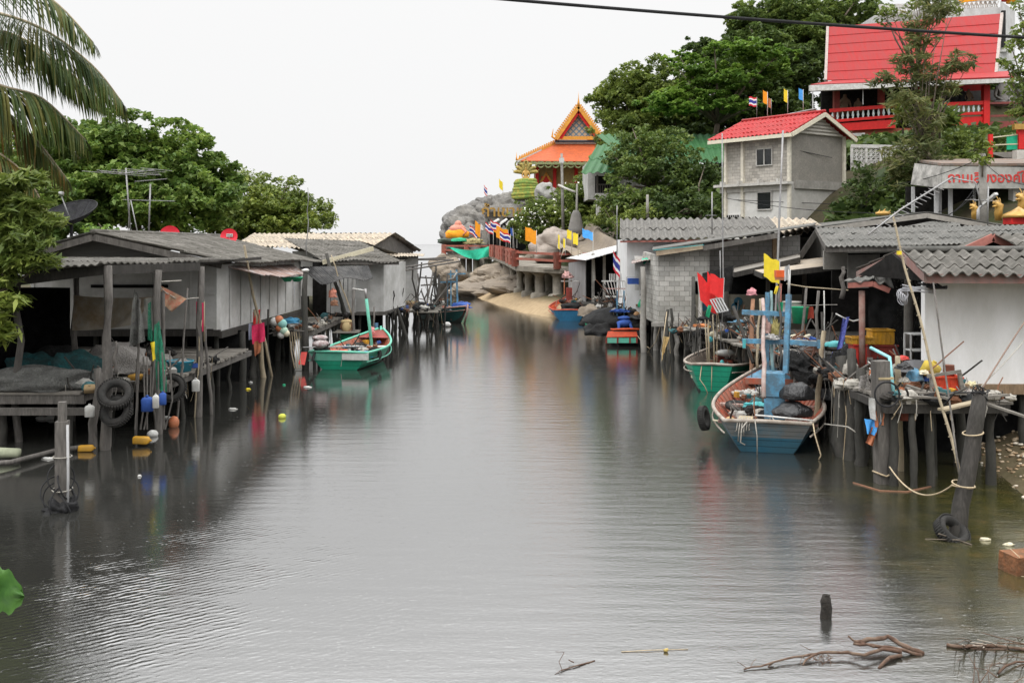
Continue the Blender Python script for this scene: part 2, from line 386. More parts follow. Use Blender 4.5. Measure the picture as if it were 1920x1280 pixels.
def tree(name, label, base, blobs, leafm, dens=60, size=.3, sub=.38, group=None, aspect=1.8, up=.5, trunk_r=.35, cat='tree', limbs=10, flat=.75, shell=.5, bark=None):
    """base: foot of the trunk; blobs: (centre, radii) masses of the crown, each broken into clumps of leaves"""
    rt = thing(name, label, cat, base, group=group)
    if dens < 500: size *= .64; dens *= 1.9
    cs, rs, ns = [], [], []
    for c, r in blobs:
        r = V(r); c = V(c); vol = (r.x * r.y * r.z) ** (1 / 3)
        k = max(6, int(26 * (vol ** 1.1)))
        cr = max(.3, vol ** .8 * sub)
        for _ in range(k):
            d = V(RNG.normal(size=3)).normalized(); q = random.uniform(.4, 1.0) if random.random() < .75 else random.uniform(1, 1.2)
            p = c + V((d.x * r.x, d.y * r.y, d.z * r.z)) * q
            rr = cr * random.uniform(.45, 1.15) * (.6 if q > 1 else 1)
            cs.append(tuple(p)); rs.append((rr * 1.15, rr * 1.15, rr * flat)); ns.append(int(dens * rr * rr) + 6)
    fast_quads('crown', leaf_arrays(cs, rs, ns, size, up, aspect, shell), leafm, rt)
    mb = MB(); base = V(base); c0 = sum((V(b[0]) for b in blobs), V()) / len(blobs)
    fork = base.lerp(V((c0.x, c0.y, c0.z)), .55)
    mid = base.lerp(fork, .5) + V((random.uniform(-.2, .2), random.uniform(-.2, .2), 0))
    mb.tube([base - V((0, 0, .5)), base, mid, fork], [trunk_r * 1.25, trunk_r, trunk_r * .85, trunk_r * .65], 10, .06)
    random.shuffle(cs)
    for t in cs[:limbs]:
        t = V(t); m1 = fork.lerp(t, .5) + V((random.uniform(-.3, .3), random.uniform(-.3, .3), random.uniform(.0, .5)))
        mb.tube([fork, m1, t], [trunk_r * .5, trunk_r * .3, trunk_r * .08], 6, .05)
    mb.build('trunk', bark or BARK, rt, True)
    return rt
def seams(m, period=.14, dark=.35, axis='Z'):
    """plank seams and a little wear along them"""
    t = m.node_tree; p = t.nodes['Principled BSDF']; l = p.inputs['Base Color'].links[0]; src = l.from_socket
    w = t.nodes.new('ShaderNodeTexWave'); w.wave_type = 'BANDS'; w.bands_direction = axis; w.inputs['Scale'].default_value = .314 / period; w.inputs['Distortion'].default_value = .25; lk(t, coord(t), w.inputs['Vector'])
    lk(t, mix(t, 1.0, src, ramp(t, w.outputs['Fac'], [(.0, (dark,) * 3), (.07, (1, 1, 1))]), 'MULTIPLY'), p.inputs['Base Color']); return m
LG = leafmat('dark evergreen leaves', (.065, .11, .03), (.125, .185, .048), (.19, .25, .065))
LD = leafmat('deep green leaves', (.045, .075, .025), (.085, .135, .038), (.13, .185, .052))
LB = leafmat('bright terminalia leaves', (.08, .16, .03), (.15, .26, .045), (.24, .36, .08), trans=.4)
LM = leafmat('mid green leaves', (.1, .15, .04), (.175, .235, .055), (.25, .31, .08))
LT = leafmat('tamarind green leaves', (.085, .16, .035), (.145, .23, .05), (.22, .3, .075), trans=.35)
LY = leafmat('yellow green leaves', (.1, .15, .03), (.17, .225, .045), (.24, .29, .065), trans=.35)
LC = leafmat('casuarina needles', (.11, .14, .055), (.17, .2, .08), (.25, .24, .11), trans=.4)
LP = leafmat('palm leaflets', (.04, .075, .02), (.075, .12, .028), (.16, .15, .04), trans=.35, patch=1.2)
LPB = leafmat('browning palm leaflets', (.06, .10, .025), (.11, .14, .035), (.28, .17, .05), trans=.4, patch=1.2)
# ------------------------------------------------------------------ ground, water
def sm(x): x = max(0., min(1., x)); return x * x * (3 - 2 * x)
def pl(x, pts):
    if x <= pts[0][0]: return pts[0][1]
    for (a, b), (c, d) in zip(pts, pts[1:]):
        if x <= c: return b + (d - b) * (x - a) / (c - a)
    return pts[-1][1]
XR = [(0, 5.6), (9, 6.2), (13, 7.6), (17, 8.9), (20, 9.5), (24, 10.2), (34, 9.4), (44, 8.0), (56, 6.0), (60, 4.0), (63, 2.2), (67, .7), (76, -1.2), (86, -3), (98, -5), (112, -8), (126, -7), (136, -4), (146, 6), (160, 30), (190, 60)]
XL = [(0, -9), (12, -11), (20, -14.2), (34, -14), (46, -12.5), (58, -9.5), (70, -9), (86, -16), (100, -40), (130, -90)]
def ground_h(x, y):
    a = x - pl(y, XR); b = pl(y, XL) - x
    hr = -1.0 + sm((a + 3.5) / 7) * 2.0
    hr += (sm((a - 2) / 16)) * 17 * math.exp(-((x - 42) ** 2 / 900 + (y - 92) ** 2 / 2400))
    if y < 96 and x > 14: hr = min(hr, 10.9 + max(0, y - 82) * 1.2)
    hr += sm((a - 1) / 6) * 4.6 * math.exp(-((x - 7) ** 2 / 90 + (y - 124) ** 2 / 260))
    hr += sm((a - 1) / 6) * 2.6 * math.exp(-((x - 9) ** 2 / 30 + (y - 84) ** 2 / 90))
    if x > 60: hr += 0
    hl = -1.0 + sm((b + 2.5) / 5) * 1.9
    h = max(hr if y < 175 else -1.5, hl if y < 110 else -1.5)
    return h + .06 * math.sin(x * 1.7) * math.cos(y * 1.3)
def landsheet():
    m, t, p = nodes('bank soil and grass'); v = coord(t)
    n = noise(t, v, .25, 6); n2 = noise(t, v, 3, 5)
    c = ramp(t, n, [(.35, (.04, .045, .02)), (.5, (.07, .06, .038)), (.65, (.03, .045, .016))])
    c = mix(t, .5, c, ramp(t, n2, [(.3, (.5, .5, .5)), (.7, (1.3, 1.3, 1.3))]), 'MULTIPLY')
    g = t.nodes.new('ShaderNodeNewGeometry'); s = t.nodes.new('ShaderNodeSeparateXYZ'); lk(t, g.outputs['Position'], s.inputs[0])
    f = ramp(t, s.outputs[2], [(.0, (1, 1, 1)), (.55, (1, 1, 1)), (.95, (0, 0, 0))])
    sandc = ramp(t, n2, [(.3, (.30, .22, .13)), (.7, (.42, .32, .2))])
    sd = t.nodes.new('ShaderNodeMapRange'); lk(t, s.outputs[0], sd.inputs[0]); sd.inputs[1].default_value = -9; sd.inputs[2].default_value = -6  # sand kept off the left bank, painting the ground under its houses shade-dark
    sy = t.nodes.new('ShaderNodeMapRange'); lk(t, s.outputs[1], sy.inputs[0]); sy.inputs[1].default_value = 50; sy.inputs[2].default_value = 56; sy.inputs[3].default_value = .25
    m1 = t.nodes.new('ShaderNodeMath'); m1.operation = 'MULTIPLY'; lk(t, f, m1.inputs[0]); lk(t, sd.outputs[0], m1.inputs[1])
    m2 = t.nodes.new('ShaderNodeMath'); m2.operation = 'MULTIPLY'; lk(t, m1.outputs[0], m2.inputs[0]); lk(t, sy.outputs[0], m2.inputs[1])
    lk(t, mix(t, m2.outputs[0], c, sandc), p.inputs['Base Color']); p.inputs['Roughness'].default_value = 1
    p.inputs['Specular IOR Level'].default_value = .1
    bump(t, p, n2, .6, .08)
    def part(name, x0, x1, y0, y1, nx, ny):
        mb = MB(); mb.grid(lambda u, w: (lerp(x0, x1, u), lerp(y0, y1, w), ground_h(lerp(x0, x1, u), lerp(y0, y1, w))), nx, ny)
        tag(mb.build(name, m, None, True, loc=(0, 0, 0)), kind='structure')
    part('ground', -90, 110, 2, 182, 260, 240)
landsheet()
def watersheet():
    m, t, p = nodes('rain-pocked tidal water')
    g = t.nodes.new('ShaderNodeNewGeometry'); s = t.nodes.new('ShaderNodeSeparateXYZ'); lk(t, g.outputs['Position'], s.inputs[0])
    v = coord(t)
    # silty grey-green body, clearer and weedy in the shallows by the right bank
    sub = t.nodes.new('ShaderNodeMath'); sub.operation = 'MULTIPLY_ADD'; lk(t, s.outputs[1], sub.inputs[0]); sub.inputs[1].default_value = -.18; lk(t, s.outputs[0], sub.inputs[2])
    nn = noise(t, v, .5, 4); ad = t.nodes.new('ShaderNodeMath'); ad.operation = 'MULTIPLY_ADD'; lk(t, nn, ad.inputs[0]); ad.inputs[1].default_value = 3.0; lk(t, sub.outputs[0], ad.inputs[2])
    mr = t.nodes.new('ShaderNodeMapRange'); lk(t, ad.outputs[0], mr.inputs[0]); mr.inputs[1].default_value = 3.6; mr.inputs[2].default_value = 6.6
    yf = t.nodes.new('ShaderNodeMapRange'); lk(t, s.outputs[1], yf.inputs[0]); yf.inputs[1].default_value = 24; yf.inputs[2].default_value = 18
    mu = t.nodes.new('ShaderNodeMath'); mu.operation = 'MULTIPLY'; lk(t, mr.outputs[0], mu.inputs[0]); lk(t, yf.outputs[0], mu.inputs[1])
    weed = ramp(t, noise(t, v, 2.2, 6, .7), [(.35, (.035, .038, .012)), (.55, (.075, .07, .018)), (.7, (.14, .10, .03))])
    body = ramp(t, noise(t, v, .12, 3), [(.3, (.028, .028, .025)), (.7, (.04, .04, .036))])
    lk(t, mix(t, mu.outputs[0], body, weed), p.inputs['Base Color'])
    p.inputs['Roughness'].default_value = .03; p.inputs['IOR'].default_value = 1.6; p.inputs['Specular IOR Level'].default_value = .5
    # long ripples across the channel, fine wind ripples and rain dimples
    a = noise(t, coord(t, (.45, 2.2, 1), (0, 0, R(8))), 1.6, 3, .5)
    b = noise(t, coord(t, (1, 2.1, 1), (0, 0, R(-14))), 9.0, 5, .65)
    vo = t.nodes.new('ShaderNodeTexVoronoi'); vo.inputs['Scale'].default_value = 7; lk(t, coord(t, (1, 1, 1)), vo.inputs['Vector'])
    dm = ramp(t, vo.outputs['Distance'], [(0, (1, 1, 1)), (.05, (0, 0, 0)), (.09, (.7, .7, .7)), (.16, (0, 0, 0))])
    def fr(a_, b_):
        q = t.nodes.new('ShaderNodeMapRange'); lk(t, s.outputs[1], q.inputs[0]); q.inputs[1].default_value = 12; q.inputs[2].default_value = 50; q.inputs[3].default_value = a_; q.inputs[4].default_value = b_
        lee = t.nodes.new('ShaderNodeMapRange'); lk(t, s.outputs[0], lee.inputs[0]); lee.inputs[1].default_value = -6.5; lee.inputs[2].default_value = -.5; lee.inputs[3].default_value = .3; lee.inputs[4].default_value = 1
        ml = t.nodes.new('ShaderNodeMath'); ml.operation = 'MULTIPLY'; lk(t, q.outputs[0], ml.inputs[0]); lk(t, lee.outputs[0], ml.inputs[1]); return ml.outputs[0]
    b1 = t.nodes.new('ShaderNodeBump'); lk(t, fr(.2, .15), b1.inputs['Strength']); b1.inputs['Distance'].default_value = .04; lk(t, a, b1.inputs['Height'])
    b2 = t.nodes.new('ShaderNodeBump'); lk(t, fr(.4, .17), b2.inputs['Strength']); b2.inputs['Distance'].default_value = .0095; lk(t, b, b2.inputs['Height']); lk(t, b1.outputs[0], b2.inputs['Normal'])
    b3 = t.nodes.new('ShaderNodeBump'); b3.inputs['Strength'].default_value = .2; b3.inputs['Distance'].default_value = .008; lk(t, dm, b3.inputs['Height']); lk(t, b2.outputs[0], b3.inputs['Normal'])
    # a fan of close parallel ripples ruffling the near left water, in drifting patches
    wv = t.nodes.new('ShaderNodeTexWave'); wv.wave_type = 'BANDS'; wv.bands_direction = 'X'; wv.inputs['Scale'].default_value = 2.9; wv.inputs['Distortion'].default_value = 4.5; wv.inputs['Detail'].default_value = 3; wv.inputs['Detail Scale'].default_value = .9; wv.inputs['Detail Roughness'].default_value = .65
    lk(t, coord(t, (1, 1, 1), (0, 0, R(52))), wv.inputs['Vector'])
    vm = t.nodes.new('ShaderNodeVectorMath'); vm.operation = 'DISTANCE'; lk(t, g.outputs['Position'], vm.inputs[0]); vm.inputs[1].default_value = (-5.0, 13.2, 0)
    mq = t.nodes.new('ShaderNodeMapRange'); lk(t, vm.outputs['Value'], mq.inputs[0]); mq.inputs[1].default_value = 4.2; mq.inputs[2].default_value = 0
    pt = ramp(t, noise(t, v, .55, 3), [(.4, (.12, .12, .12)), (.62, (1, 1, 1))])
    mz = t.nodes.new('ShaderNodeMath'); mz.operation = 'MULTIPLY'; lk(t, mq.outputs[0], mz.inputs[0]); lk(t, pt, mz.inputs[1])
    mz2 = t.nodes.new('ShaderNodeMath'); mz2.operation = 'MULTIPLY_ADD'; lk(t, mz.outputs[0], mz2.inputs[0]); mz2.inputs[1].default_value = .95; mz2.inputs[2].default_value = .03
    b4 = t.nodes.new('ShaderNodeBump'); lk(t, mz2.outputs[0], b4.inputs['Strength']); b4.inputs['Distance'].default_value = .0075; mh = t.nodes.new('ShaderNodeMath'); mh.operation = 'MULTIPLY'; lk(t, wv.outputs['Fac'], mh.inputs[0]); lk(t, ramp(t, noise(t, coord(t, (1.2, 2.6, 1), (0, 0, R(-45))), 2.4, 3), [(.35, (0, 0, 0)), (.6, (1, 1, 1))]), mh.inputs[1]); lk(t, mh.outputs[0], b4.inputs['Height']); lk(t, b3.outputs[0], b4.inputs['Normal'])
    lk(t, b4.outputs[0], p.inputs['Normal'])
    gs = t.nodes.new('ShaderNodeBsdfGlossy'); gs.inputs['Roughness'].default_value = .03; lk(t, b4.outputs[0], gs.inputs['Normal'])
    mw = t.nodes.new('ShaderNodeMixShader'); mw.inputs[0].default_value = .36; lk(t, p.outputs[0], mw.inputs[1]); lk(t, gs.outputs[0], mw.inputs[2]); lk(t, mw.outputs[0], t.nodes['Material Output'].inputs[0])
    mb = MB(); mb.add([(-4000, -60, 0), (4000, -60, 0), (4000, 9000, 0), (-4000, 9000, 0)], [(0, 1, 2, 3)])
    tag(mb.build('water', m, loc=(0, 0, 0)), kind='structure')
    mb = MB(); mb.add([(-4000, -60, -1.2), (4000, -60, -1.2), (4000, 9000, -1.2), (-4000, 9000, -1.2)], [(0, 1, 2, 3)])
    tag(mb.build('seabed', SAND, loc=(0, 0, -1.2)), kind='structure')
watersheet()
# ================================================================== LEFT BANK
def stilts(rt, xs, ys, ztop, r=.1, m=None, zb=-.9, skip=()):
    for x in xs:
        for y in ys:
            a = V((x + random.uniform(-.12, .12), y + random.uniform(-.15, .15), zb)); b = V((a.x + random.uniform(-.08, .08), a.y, ztop))
            post(MB(), a, b, r * random.uniform(.8, 1.2), .03).build('stilt', m or PILE, rt, True)
def planks(mb, x0, x1, y0, y1, z, w=.2, along='y', th=.05, gap=.015):
    """a deck of separate boards"""
    if along == 'y':
        n = int((x1 - x0) / w)
        for i in range(n):
            mb.box((x0 + (i + .5) * w, (y0 + y1) / 2 + random.uniform(-.06, .06), z + random.uniform(-.012, .012)), (w - gap, y1 - y0, th), random.uniform(-.004, .004))
    else:
        n = int((y1 - y0) / w)
        for i in range(n):
            mb.box(((x0 + x1) / 2 + random.uniform(-.06, .06), y0 + (i + .5) * w, z + random.uniform(-.012, .012)), (x1 - x0, w - gap, th), random.uniform(-.004, .004))
    return mb

# ---- near landing with its tin porch
pc = thing('landing_stage', 'low plank landing with a tin-roofed porch of crooked posts at the near left', 'landing stage', (-10.6, 26, 0))
mb = MB(); planks(mb, -16.5, -9.6, 22.8, 33, 1.17, .21, 'x'); mb.build('deck', PLANK, pc)
mb = MB(); planks(mb, -9.7, -8.3, 24.6, 32.5, 1.165, .2, 'x'); mb.build('deck_wing', PLANK, pc)
mb = MB()
for y in (22.9, 25.5, 28.5, 31.5): mb.bar((-16.5, y, 1.03), (-9.55, y, 1.03), .12, .2)
mb.bar((-9.6, 24.7, 1.03), (-8.25, 24.7, 1.03), .1, .2); mb.bar((-8.4, 24.7, 1.04), (-8.3, 32.5, 1.04), .08, .16); mb.bar((-9.6, 22.9, 1.05), (-9.5, 24.7, 1.05), .08, .15)
mb.bar((-16.5, 22.7, .78), (-9.2, 22.75, .78), .1, .16)
mb.build('deck_beam', WOODG, pc)
stilts(pc, (-15.8, -14.3, -12.9, -11.5, -10.1), (23.1, 25.8, 28.8), 1.0, .11)
stilts(pc, (-8.6,), (26.5, 29, 31.5), 1.05, .09)
for (px, pb, D, pt, Dt, rr) in ((196, 845, 22.3, 498, 22.6, .12), (176, 838, 22.6, 690, 22.8, .11), (292, 800, 24.2, 506, 24.4, .1), (372, 782, 26.6, 500, 27, .1), (30, 850, 23.3, 515, 23.4, .09), (138, 700, 26, 505, 26, .08)):
    a = W(px, pb, D); a.z = -.7; post(MB(), a, W(px + 6, pt, Dt), rr, .07, taper=.8).build('roof_post', WOODG, pc, True)
mb = MB(); mb.bar(W(20, 528, 22.6), W(206, 505, 22.6), .12, .2); mb.bar(W(206, 506, 22.6), W(372, 500, 26.8), .1, .2)
for k in range(9): mb.bar(W(40 + k * 38, 512 - k * 2, 22.7 + k * .5), W(40 + k * 38, 512 - k * 2, 22.7 + k * .5) + V((0, 8.2, .05)), .06, .09)
mb.build('rafter', WOODD, pc)
mb = MB(); A = V((-14.6, 31.5, 4.1)); B = V((-8.4, 31.5, 4.02)); C = V((-8.25, 27.0, 4.03)); D_ = V((-8.95, 22.2, 4.05)); E_ = V((-13.8, 22.2, 3.88))
corr(mb, A, V((-9.6, 31.5, 4.05)), D_, E_, .17, .022, 2, .015, .03); corr(mb, V((-9.55, 31.4, 4.06)), B, C, V((-8.93, 22.25, 4.06)), .17, .022, 2, .015, .02)
mb.build('roof', ROOFG, pc)
# shade cloth behind and low boards
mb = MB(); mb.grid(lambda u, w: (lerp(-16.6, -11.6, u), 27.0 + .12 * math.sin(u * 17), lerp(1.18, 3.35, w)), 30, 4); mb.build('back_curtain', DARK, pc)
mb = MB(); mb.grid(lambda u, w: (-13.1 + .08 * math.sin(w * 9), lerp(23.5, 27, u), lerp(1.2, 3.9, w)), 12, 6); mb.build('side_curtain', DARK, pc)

# ---- brown banner slung under the porch, with rags
def cloth(name, P, mats, label, cat, nu=18, nv=10, amp=.06, sagv=.0, group=None, fr=9):
    A, B, C, D = [V(p) for p in P]; n = (B - A).cross(D - A).normalized(); s0 = random.random() * 9
    mb = MB()
    def f(u, w, o=0):
        p = A.lerp(B, u).lerp(D.lerp(C, u), w)
        return p + n * (amp * math.sin(u * fr + s0 + w * 2) * (.3 + w) + amp * .4 * math.sin(u * fr * 2.3 + w * 5 + s0) + o) - V((0, 0, sagv * math.sin(math.pi * u)))
    mb.grid(lambda u, w: f(u, w), nu, nv)
    if name is None: return mb
    return one(mb, name, mats, label, cat, group, True)
BROWNC = mt('stained brown canvas', (.24, .17, .10), var=.15, dirt=(.36, .34, .3), dirtamt=.45, dscale=1.4)
RAGC = mt('grimy white rag', (.42, .41, .38), var=.2, dirt=(.2, .19, .17), dirtamt=.3)
MIXC = mt('red and cream rag', (.45, .36, .24), var=.2, dirt=(.4, .08, .05), dirtamt=.45, dscale=4)
cloth('canvas_banner', (W(137, 553, 25.8), W(290, 556, 25.2), W(252, 608, 25.2), W(137, 619, 25.8)), BROWNC, 'stained brown canvas banner stretched between the porch posts', 'banner', 26, 10, .05, .05)
cloth('rag', (W(300, 535, 24.8), W(350, 560, 25), W(322, 585, 25), W(306, 570, 24.8)), MIXC, 'red and cream rag slung between two porch posts', 'cloth', 8, 8, .05)
cloth('rag', (W(268, 560, 24.6), W(292, 556, 24.4), W(290, 622, 24.4), W(276, 605, 24.6)), RAGC, 'long grey rag hanging left of the middle porch post', 'cloth', 6, 8, .05)
mb = MB(); mb.tube([W(298, 535, 24.6), W(310, 548, 24.8), W(335, 563, 25), W(352, 560, 25.4), W(372, 558, 26)], .012, 5); mb.tube([W(300, 528, 24.6), W(340, 526, 25)], .015, 5); one(mb, 'clothes_line', ROPEG, 'sagging line tied between the two right porch posts', 'rope')
# sticks and tangles tied round the middle post
for i, (a, b, r, m, l) in enumerate((((302, 820, 24.4), (306, 545, 24.8), .055, WOODG, 'pale crooked pole leaning by the middle porch post'),
      ((398, 775, 27), (385, 612, 27.2), .05, WOODG, 'crooked pole standing right of the landing corner'),
      ((362, 780, 26.6), (378, 600, 26.8), .03, BAMB, 'thin bamboo tied to the right corner porch post'),
      ((216, 700, 22.3), (217, 640, 22.3), .05, WOODG, 'short stake standing at the deck edge behind the tyres'),
      ((252, 800, 23.8), (262, 560, 24.2), .035, WOODG, 'thin crooked branch with netting wound round it'),
      ((330, 760, 25.2), (352, 540, 25.6), .03, WOODG, 'forked branch pole between the two right porch posts'))):
    A = W(*a); A.z = min(A.z, -.4) if a[1] > 720 else A.z
    pole('pole', A, W(*b), r, m, l)
NETG = netmat('green netting', (.03, .2, .12), 70, .42); NETGY = netmat('grey fishing net', (.15, .15, .14), 55, .40); NETD = netmat('dark fishing net', (.03, .03, .03), 60, .38); NETT = netmat('teal netting', (.03, .2, .22), 60, .36)
NETH = mt('heaped grey net', (.16, .16, .15), rough=1, var=.45, scale=26, dirt=(.07, .07, .065), dirtamt=.4, dscale=3, bmp=1, bdist=.04)
NETHT = mt('heaped teal net', (.02, .13, .14), rough=1, var=.5, scale=14, dirt=(.03, .05, .05), dirtamt=.5, dscale=2, bmp=1, bdist=.05)
NETHD = mt('heaped black net', (.03, .03, .03), rough=1, var=.5, scale=20, dirt=(.012, .012, .012), dirtamt=.4, dscale=3, bmp=1, bdist=.05)
NETP = mt('pale net', (.34, .32, .3), rough=1, var=.35, scale=30, bmp=1, bdist=.04)
cloth('net_bundle', (W(252, 540, 24), W(262, 560, 24), W(270, 640, 23.9), W(244, 650, 23.9)), NETGY, 'grey net hanging in tatters from the thin branch', 'fishing net', 8, 12, .12)
cloth('net_bundle', (W(290, 610, 24), W(300, 600, 24), W(310, 735, 23.8), W(296, 730, 23.8)), NETG, 'bright green net hanging over the landing edge', 'fishing net', 8, 12, .1)
cloth('rag', (W(282, 642, 23.7), W(290, 640, 23.7), W(292, 672, 23.7), W(286, 678, 23.7)), YELF, 'yellow rag tied on the middle porch post', 'cloth', 4, 6, .03)
cloth('rag', (W(276, 570, 24), W(284, 565, 24), W(286, 640, 24), W(278, 636, 24)), NETG, 'dark green net strip beside the middle porch post', 'fishing net', 4, 8, .05)
mb = MB()
for k in range(9):
    x = 262 + k * 7; mb.tube([W(x, 690 + random.uniform(-40, 10), 23.6), W(x + random.uniform(-6, 6), 750, 23.5), W(x + random.uniform(-14, 14), 805, 23.4)], .02, 5)
one(mb, 'stick_bundle', WOODG, 'bundle of thin sticks hanging into the water under the landing corner', 'sticks')
# net heaps on deck
def heap(name, c, r, m, label, cat='fishing net', amp=.2, fr=2.2, group=None, seed=1, over=None):
    mb = MB(); mb.blob(c, r, 30, 18, amp, fr, seed, .1)
    rt = one(mb, name, m, label, cat, group, True); return rt
heap('net_heap', W(60, 722, 23.6), (1.65, .8, .42), NETH, 'wide pale grey heap of net at the front of the left landing', seed=2)
heap('net_heap', W(215, 690, 26), (.85, .7, .62), NETP, 'tall pale heap of net behind the double porch post', seed=5)
heap('net_heap', W(60, 690, 25.6), (.7, .5, .38), NETHT, 'teal net heap at the far left under the porch', seed=3)
heap('net_heap', W(140, 692, 25), (.75, .5, .42), NETHT, 'teal and black net heap left of the double porch post', seed=8)
heap('net_heap', W(105, 690, 26.4), (.7, .5, .5), NETHD, 'black net heap between the two teal heaps', seed=4)
def tyre(c, R_, w, M, label, name='tyre', group=None, m=None):
    mb = MB(); r = R_ * .24; mb.torus(c, R_ - r, r, 40, 12, M, w)
    # tread blocks
    for i in range(40):
        a = 2 * math.pi * i / 40; p = V((math.cos(a), math.sin(a), 0)) * (R_ + .002)
        q = V(c) + M @ p; mb.add(*_boxat(q, M @ Matrix.Rotation(a, 3, 'Z'), (.02, .035, r * w * 1.5)))
    return one(mb, name, m or TYRE, label, 'tyre', group, True)
def _boxat(c, M, s):
    vs = [V(c) + M @ V((x * s[0] / 2, y * s[1] / 2, z * s[2] / 2)) for z in (-1, 1) for x, y in ((-1, -1), (1, -1), (1, 1), (-1, 1))]
    return vs, [(3, 2, 1, 0), (4, 5, 6, 7), (0, 1, 5, 4), (1, 2, 6, 5), (2, 3, 7, 6), (3, 0, 4, 7)]
def rotm(rx=0, ry=0, rz=0): return Matrix.Rotation(rz, 3, 'Z') @ Matrix.Rotation(ry, 3, 'Y') @ Matrix.Rotation(rx, 3, 'X')
tyre(W(216, 738, 22.1), .36, 1.2, rotm(R(48), R(18)), 'upper of the two tyres hung on the double post of the landing')
tyre(W(218, 770, 22.2), .34, 1.2, rotm(R(62), R(-14)), 'lower of the two tyres hung on the double post of the landing')
tyre(W(322, 727, 25.0), .34, 1.2, rotm(R(75), R(20)), 'tyre roped to the crooked pole at the middle of the landing')
# jerrycans, tubs
def can(c, s, m, label, rz=0, rx=0, ry=0, name='jerrycan', cat='jerrycan', capm=None):
    M = rotm(rx, ry, rz); c = V(c); rt = thing(name, label, cat, c)
    mb = MB(); sx_, sy_, sz_ = s
    prof = [(.0, 1.0), (.12, 1.0), (.85, .98), (.94, .7), (1.0, .3)]
    n = 12; vs = []; lev = [(0, .88), (.04, 1), (.45, .97), (.5, 1), (.82, 1), (.93, .75), (1, .3)]
    for z, k in lev:
        for i in range(n):
            a = 2 * math.pi * i / n + math.pi / n; cx = math.copysign(abs(math.cos(a)) ** .4, math.cos(a)); cy = math.copysign(abs(math.sin(a)) ** .4, math.sin(a))
            vs.append(c + M @ V((cx * sx_ / 2 * k, cy * sy_ / 2 * k, (z - .5) * sz_)))
    fs = [(i * n + k, i * n + (k + 1) % n, (i + 1) * n + (k + 1) % n, (i + 1) * n + k) for i in range(len(lev) - 1) for k in range(n)] + [tuple(range(n))[::-1], tuple(range(len(vs) - n, len(vs)))]
    mb.add(vs, fs); mb.build('body', m, rt, True)
    mb = MB(); mb.lathe([(s[0] * .12, 0), (s[0] * .13, s[2] * .1), (0.001, s[2] * .11)], c + M @ V((0, 0, s[2] * .5)), 10, M); mb.build('cap', capm or m, rt, True)
    return rt
can(W(168, 728, 22.9), (.24, .2, .14), mt('dull straw plastic', (.5, .36, .2), dirt=(.25, .18, .1)), 'crushed straw-coloured container on the deck edge beside the double post', .3, .5)
can(W(255, 706, 24.3), (.34, .26, .14), mt('ochre tub', (.45, .25, .05)), 'small ochre tub lying on the landing deck', 1.2)
can(W(162, 840, 22.2), (.14, .15, .33), YEL, 'yellow jerrycan floating left of the double post foot', 0, 0, R(88))
can(W(266, 825, 22.8), (.17, .2, .36), YEL, 'yellow jerrycan floating under the landing corner', 0, 0, R(92))
can(W(168, 770, 22.4), (.2, .14, .26), WHITE, 'dirty white canister tied beside the double post under the deck', .3)
can(W(367, 722, 26.4), (.2, .12, .32), WHITE, 'white canister hanging at the right corner of the landing', .2)
can(W(276, 757, 23.2), (.26, .16, .33), BLUED, 'blue oil canister hanging under the middle porch post', .2, .1)
can(W(305, 747, 23.4), (.16, .14, .28), BLUED, 'narrow blue canister hanging beside the tyre', .2)
can(W(292, 752, 23.1), (.14, .12, .3), WHITE, 'white and red canister hanging between the blue canisters', .2, .1)
def buoy(c, r, m, label, el=1.0, group=None, name='buoy'):
    return one(MB().blob(c, (r, r, r * el), 16, 10, .03, 2), name, m, label, 'float', group, True)
buoy(G(286, 817) + V((0, 0, .04)), .13, WHITE, 'white float bobbing beside the yellow jerrycan', .8)
buoy(G(326, 800) + V((0, 0, .1)), .13, ORAP, 'orange float on the water below the hanging tyre', 1.3)
rt = thing('tub', 'round turquoise tub full of net on the landing corner', 'tub', W(338, 697, 26.6))
MB().lathe([(.26, 0), (.33, .26), (.35, .27), (.35, .3), (.32, .3), (.31, .26), (.25, .04), (.001, .04)], W(338, 697, 26.6), 22).build('basin', mt('tub blue', (.05, .26, .36), var=.1), rt, True)
MB().blob(W(338, 681, 26.6), (.27, .27, .1), 16, 9, .4, 4, 3).build('net', NETP, rt, True)
# fallen timber floating at the far left, pipe from the water
one(MB().tube([W(-60, 872, 20), W(20, 866, 20.6), W(100, 845, 21.8), W(150, 838, 22.2)], .05, 8, .05), 'floating_log', WOODG, 'long grey pole floating in front of the left landing', 'log', smooth=True)
one(MB().tube([W(-40, 848, 21.2), W(36, 849, 21.2)], [.13, .1], 10, .05), 'floating_log', mt('pale green log', (.32, .34, .24), var=.2), 'thick pale log end at the left edge of the photo', 'log', smooth=True)

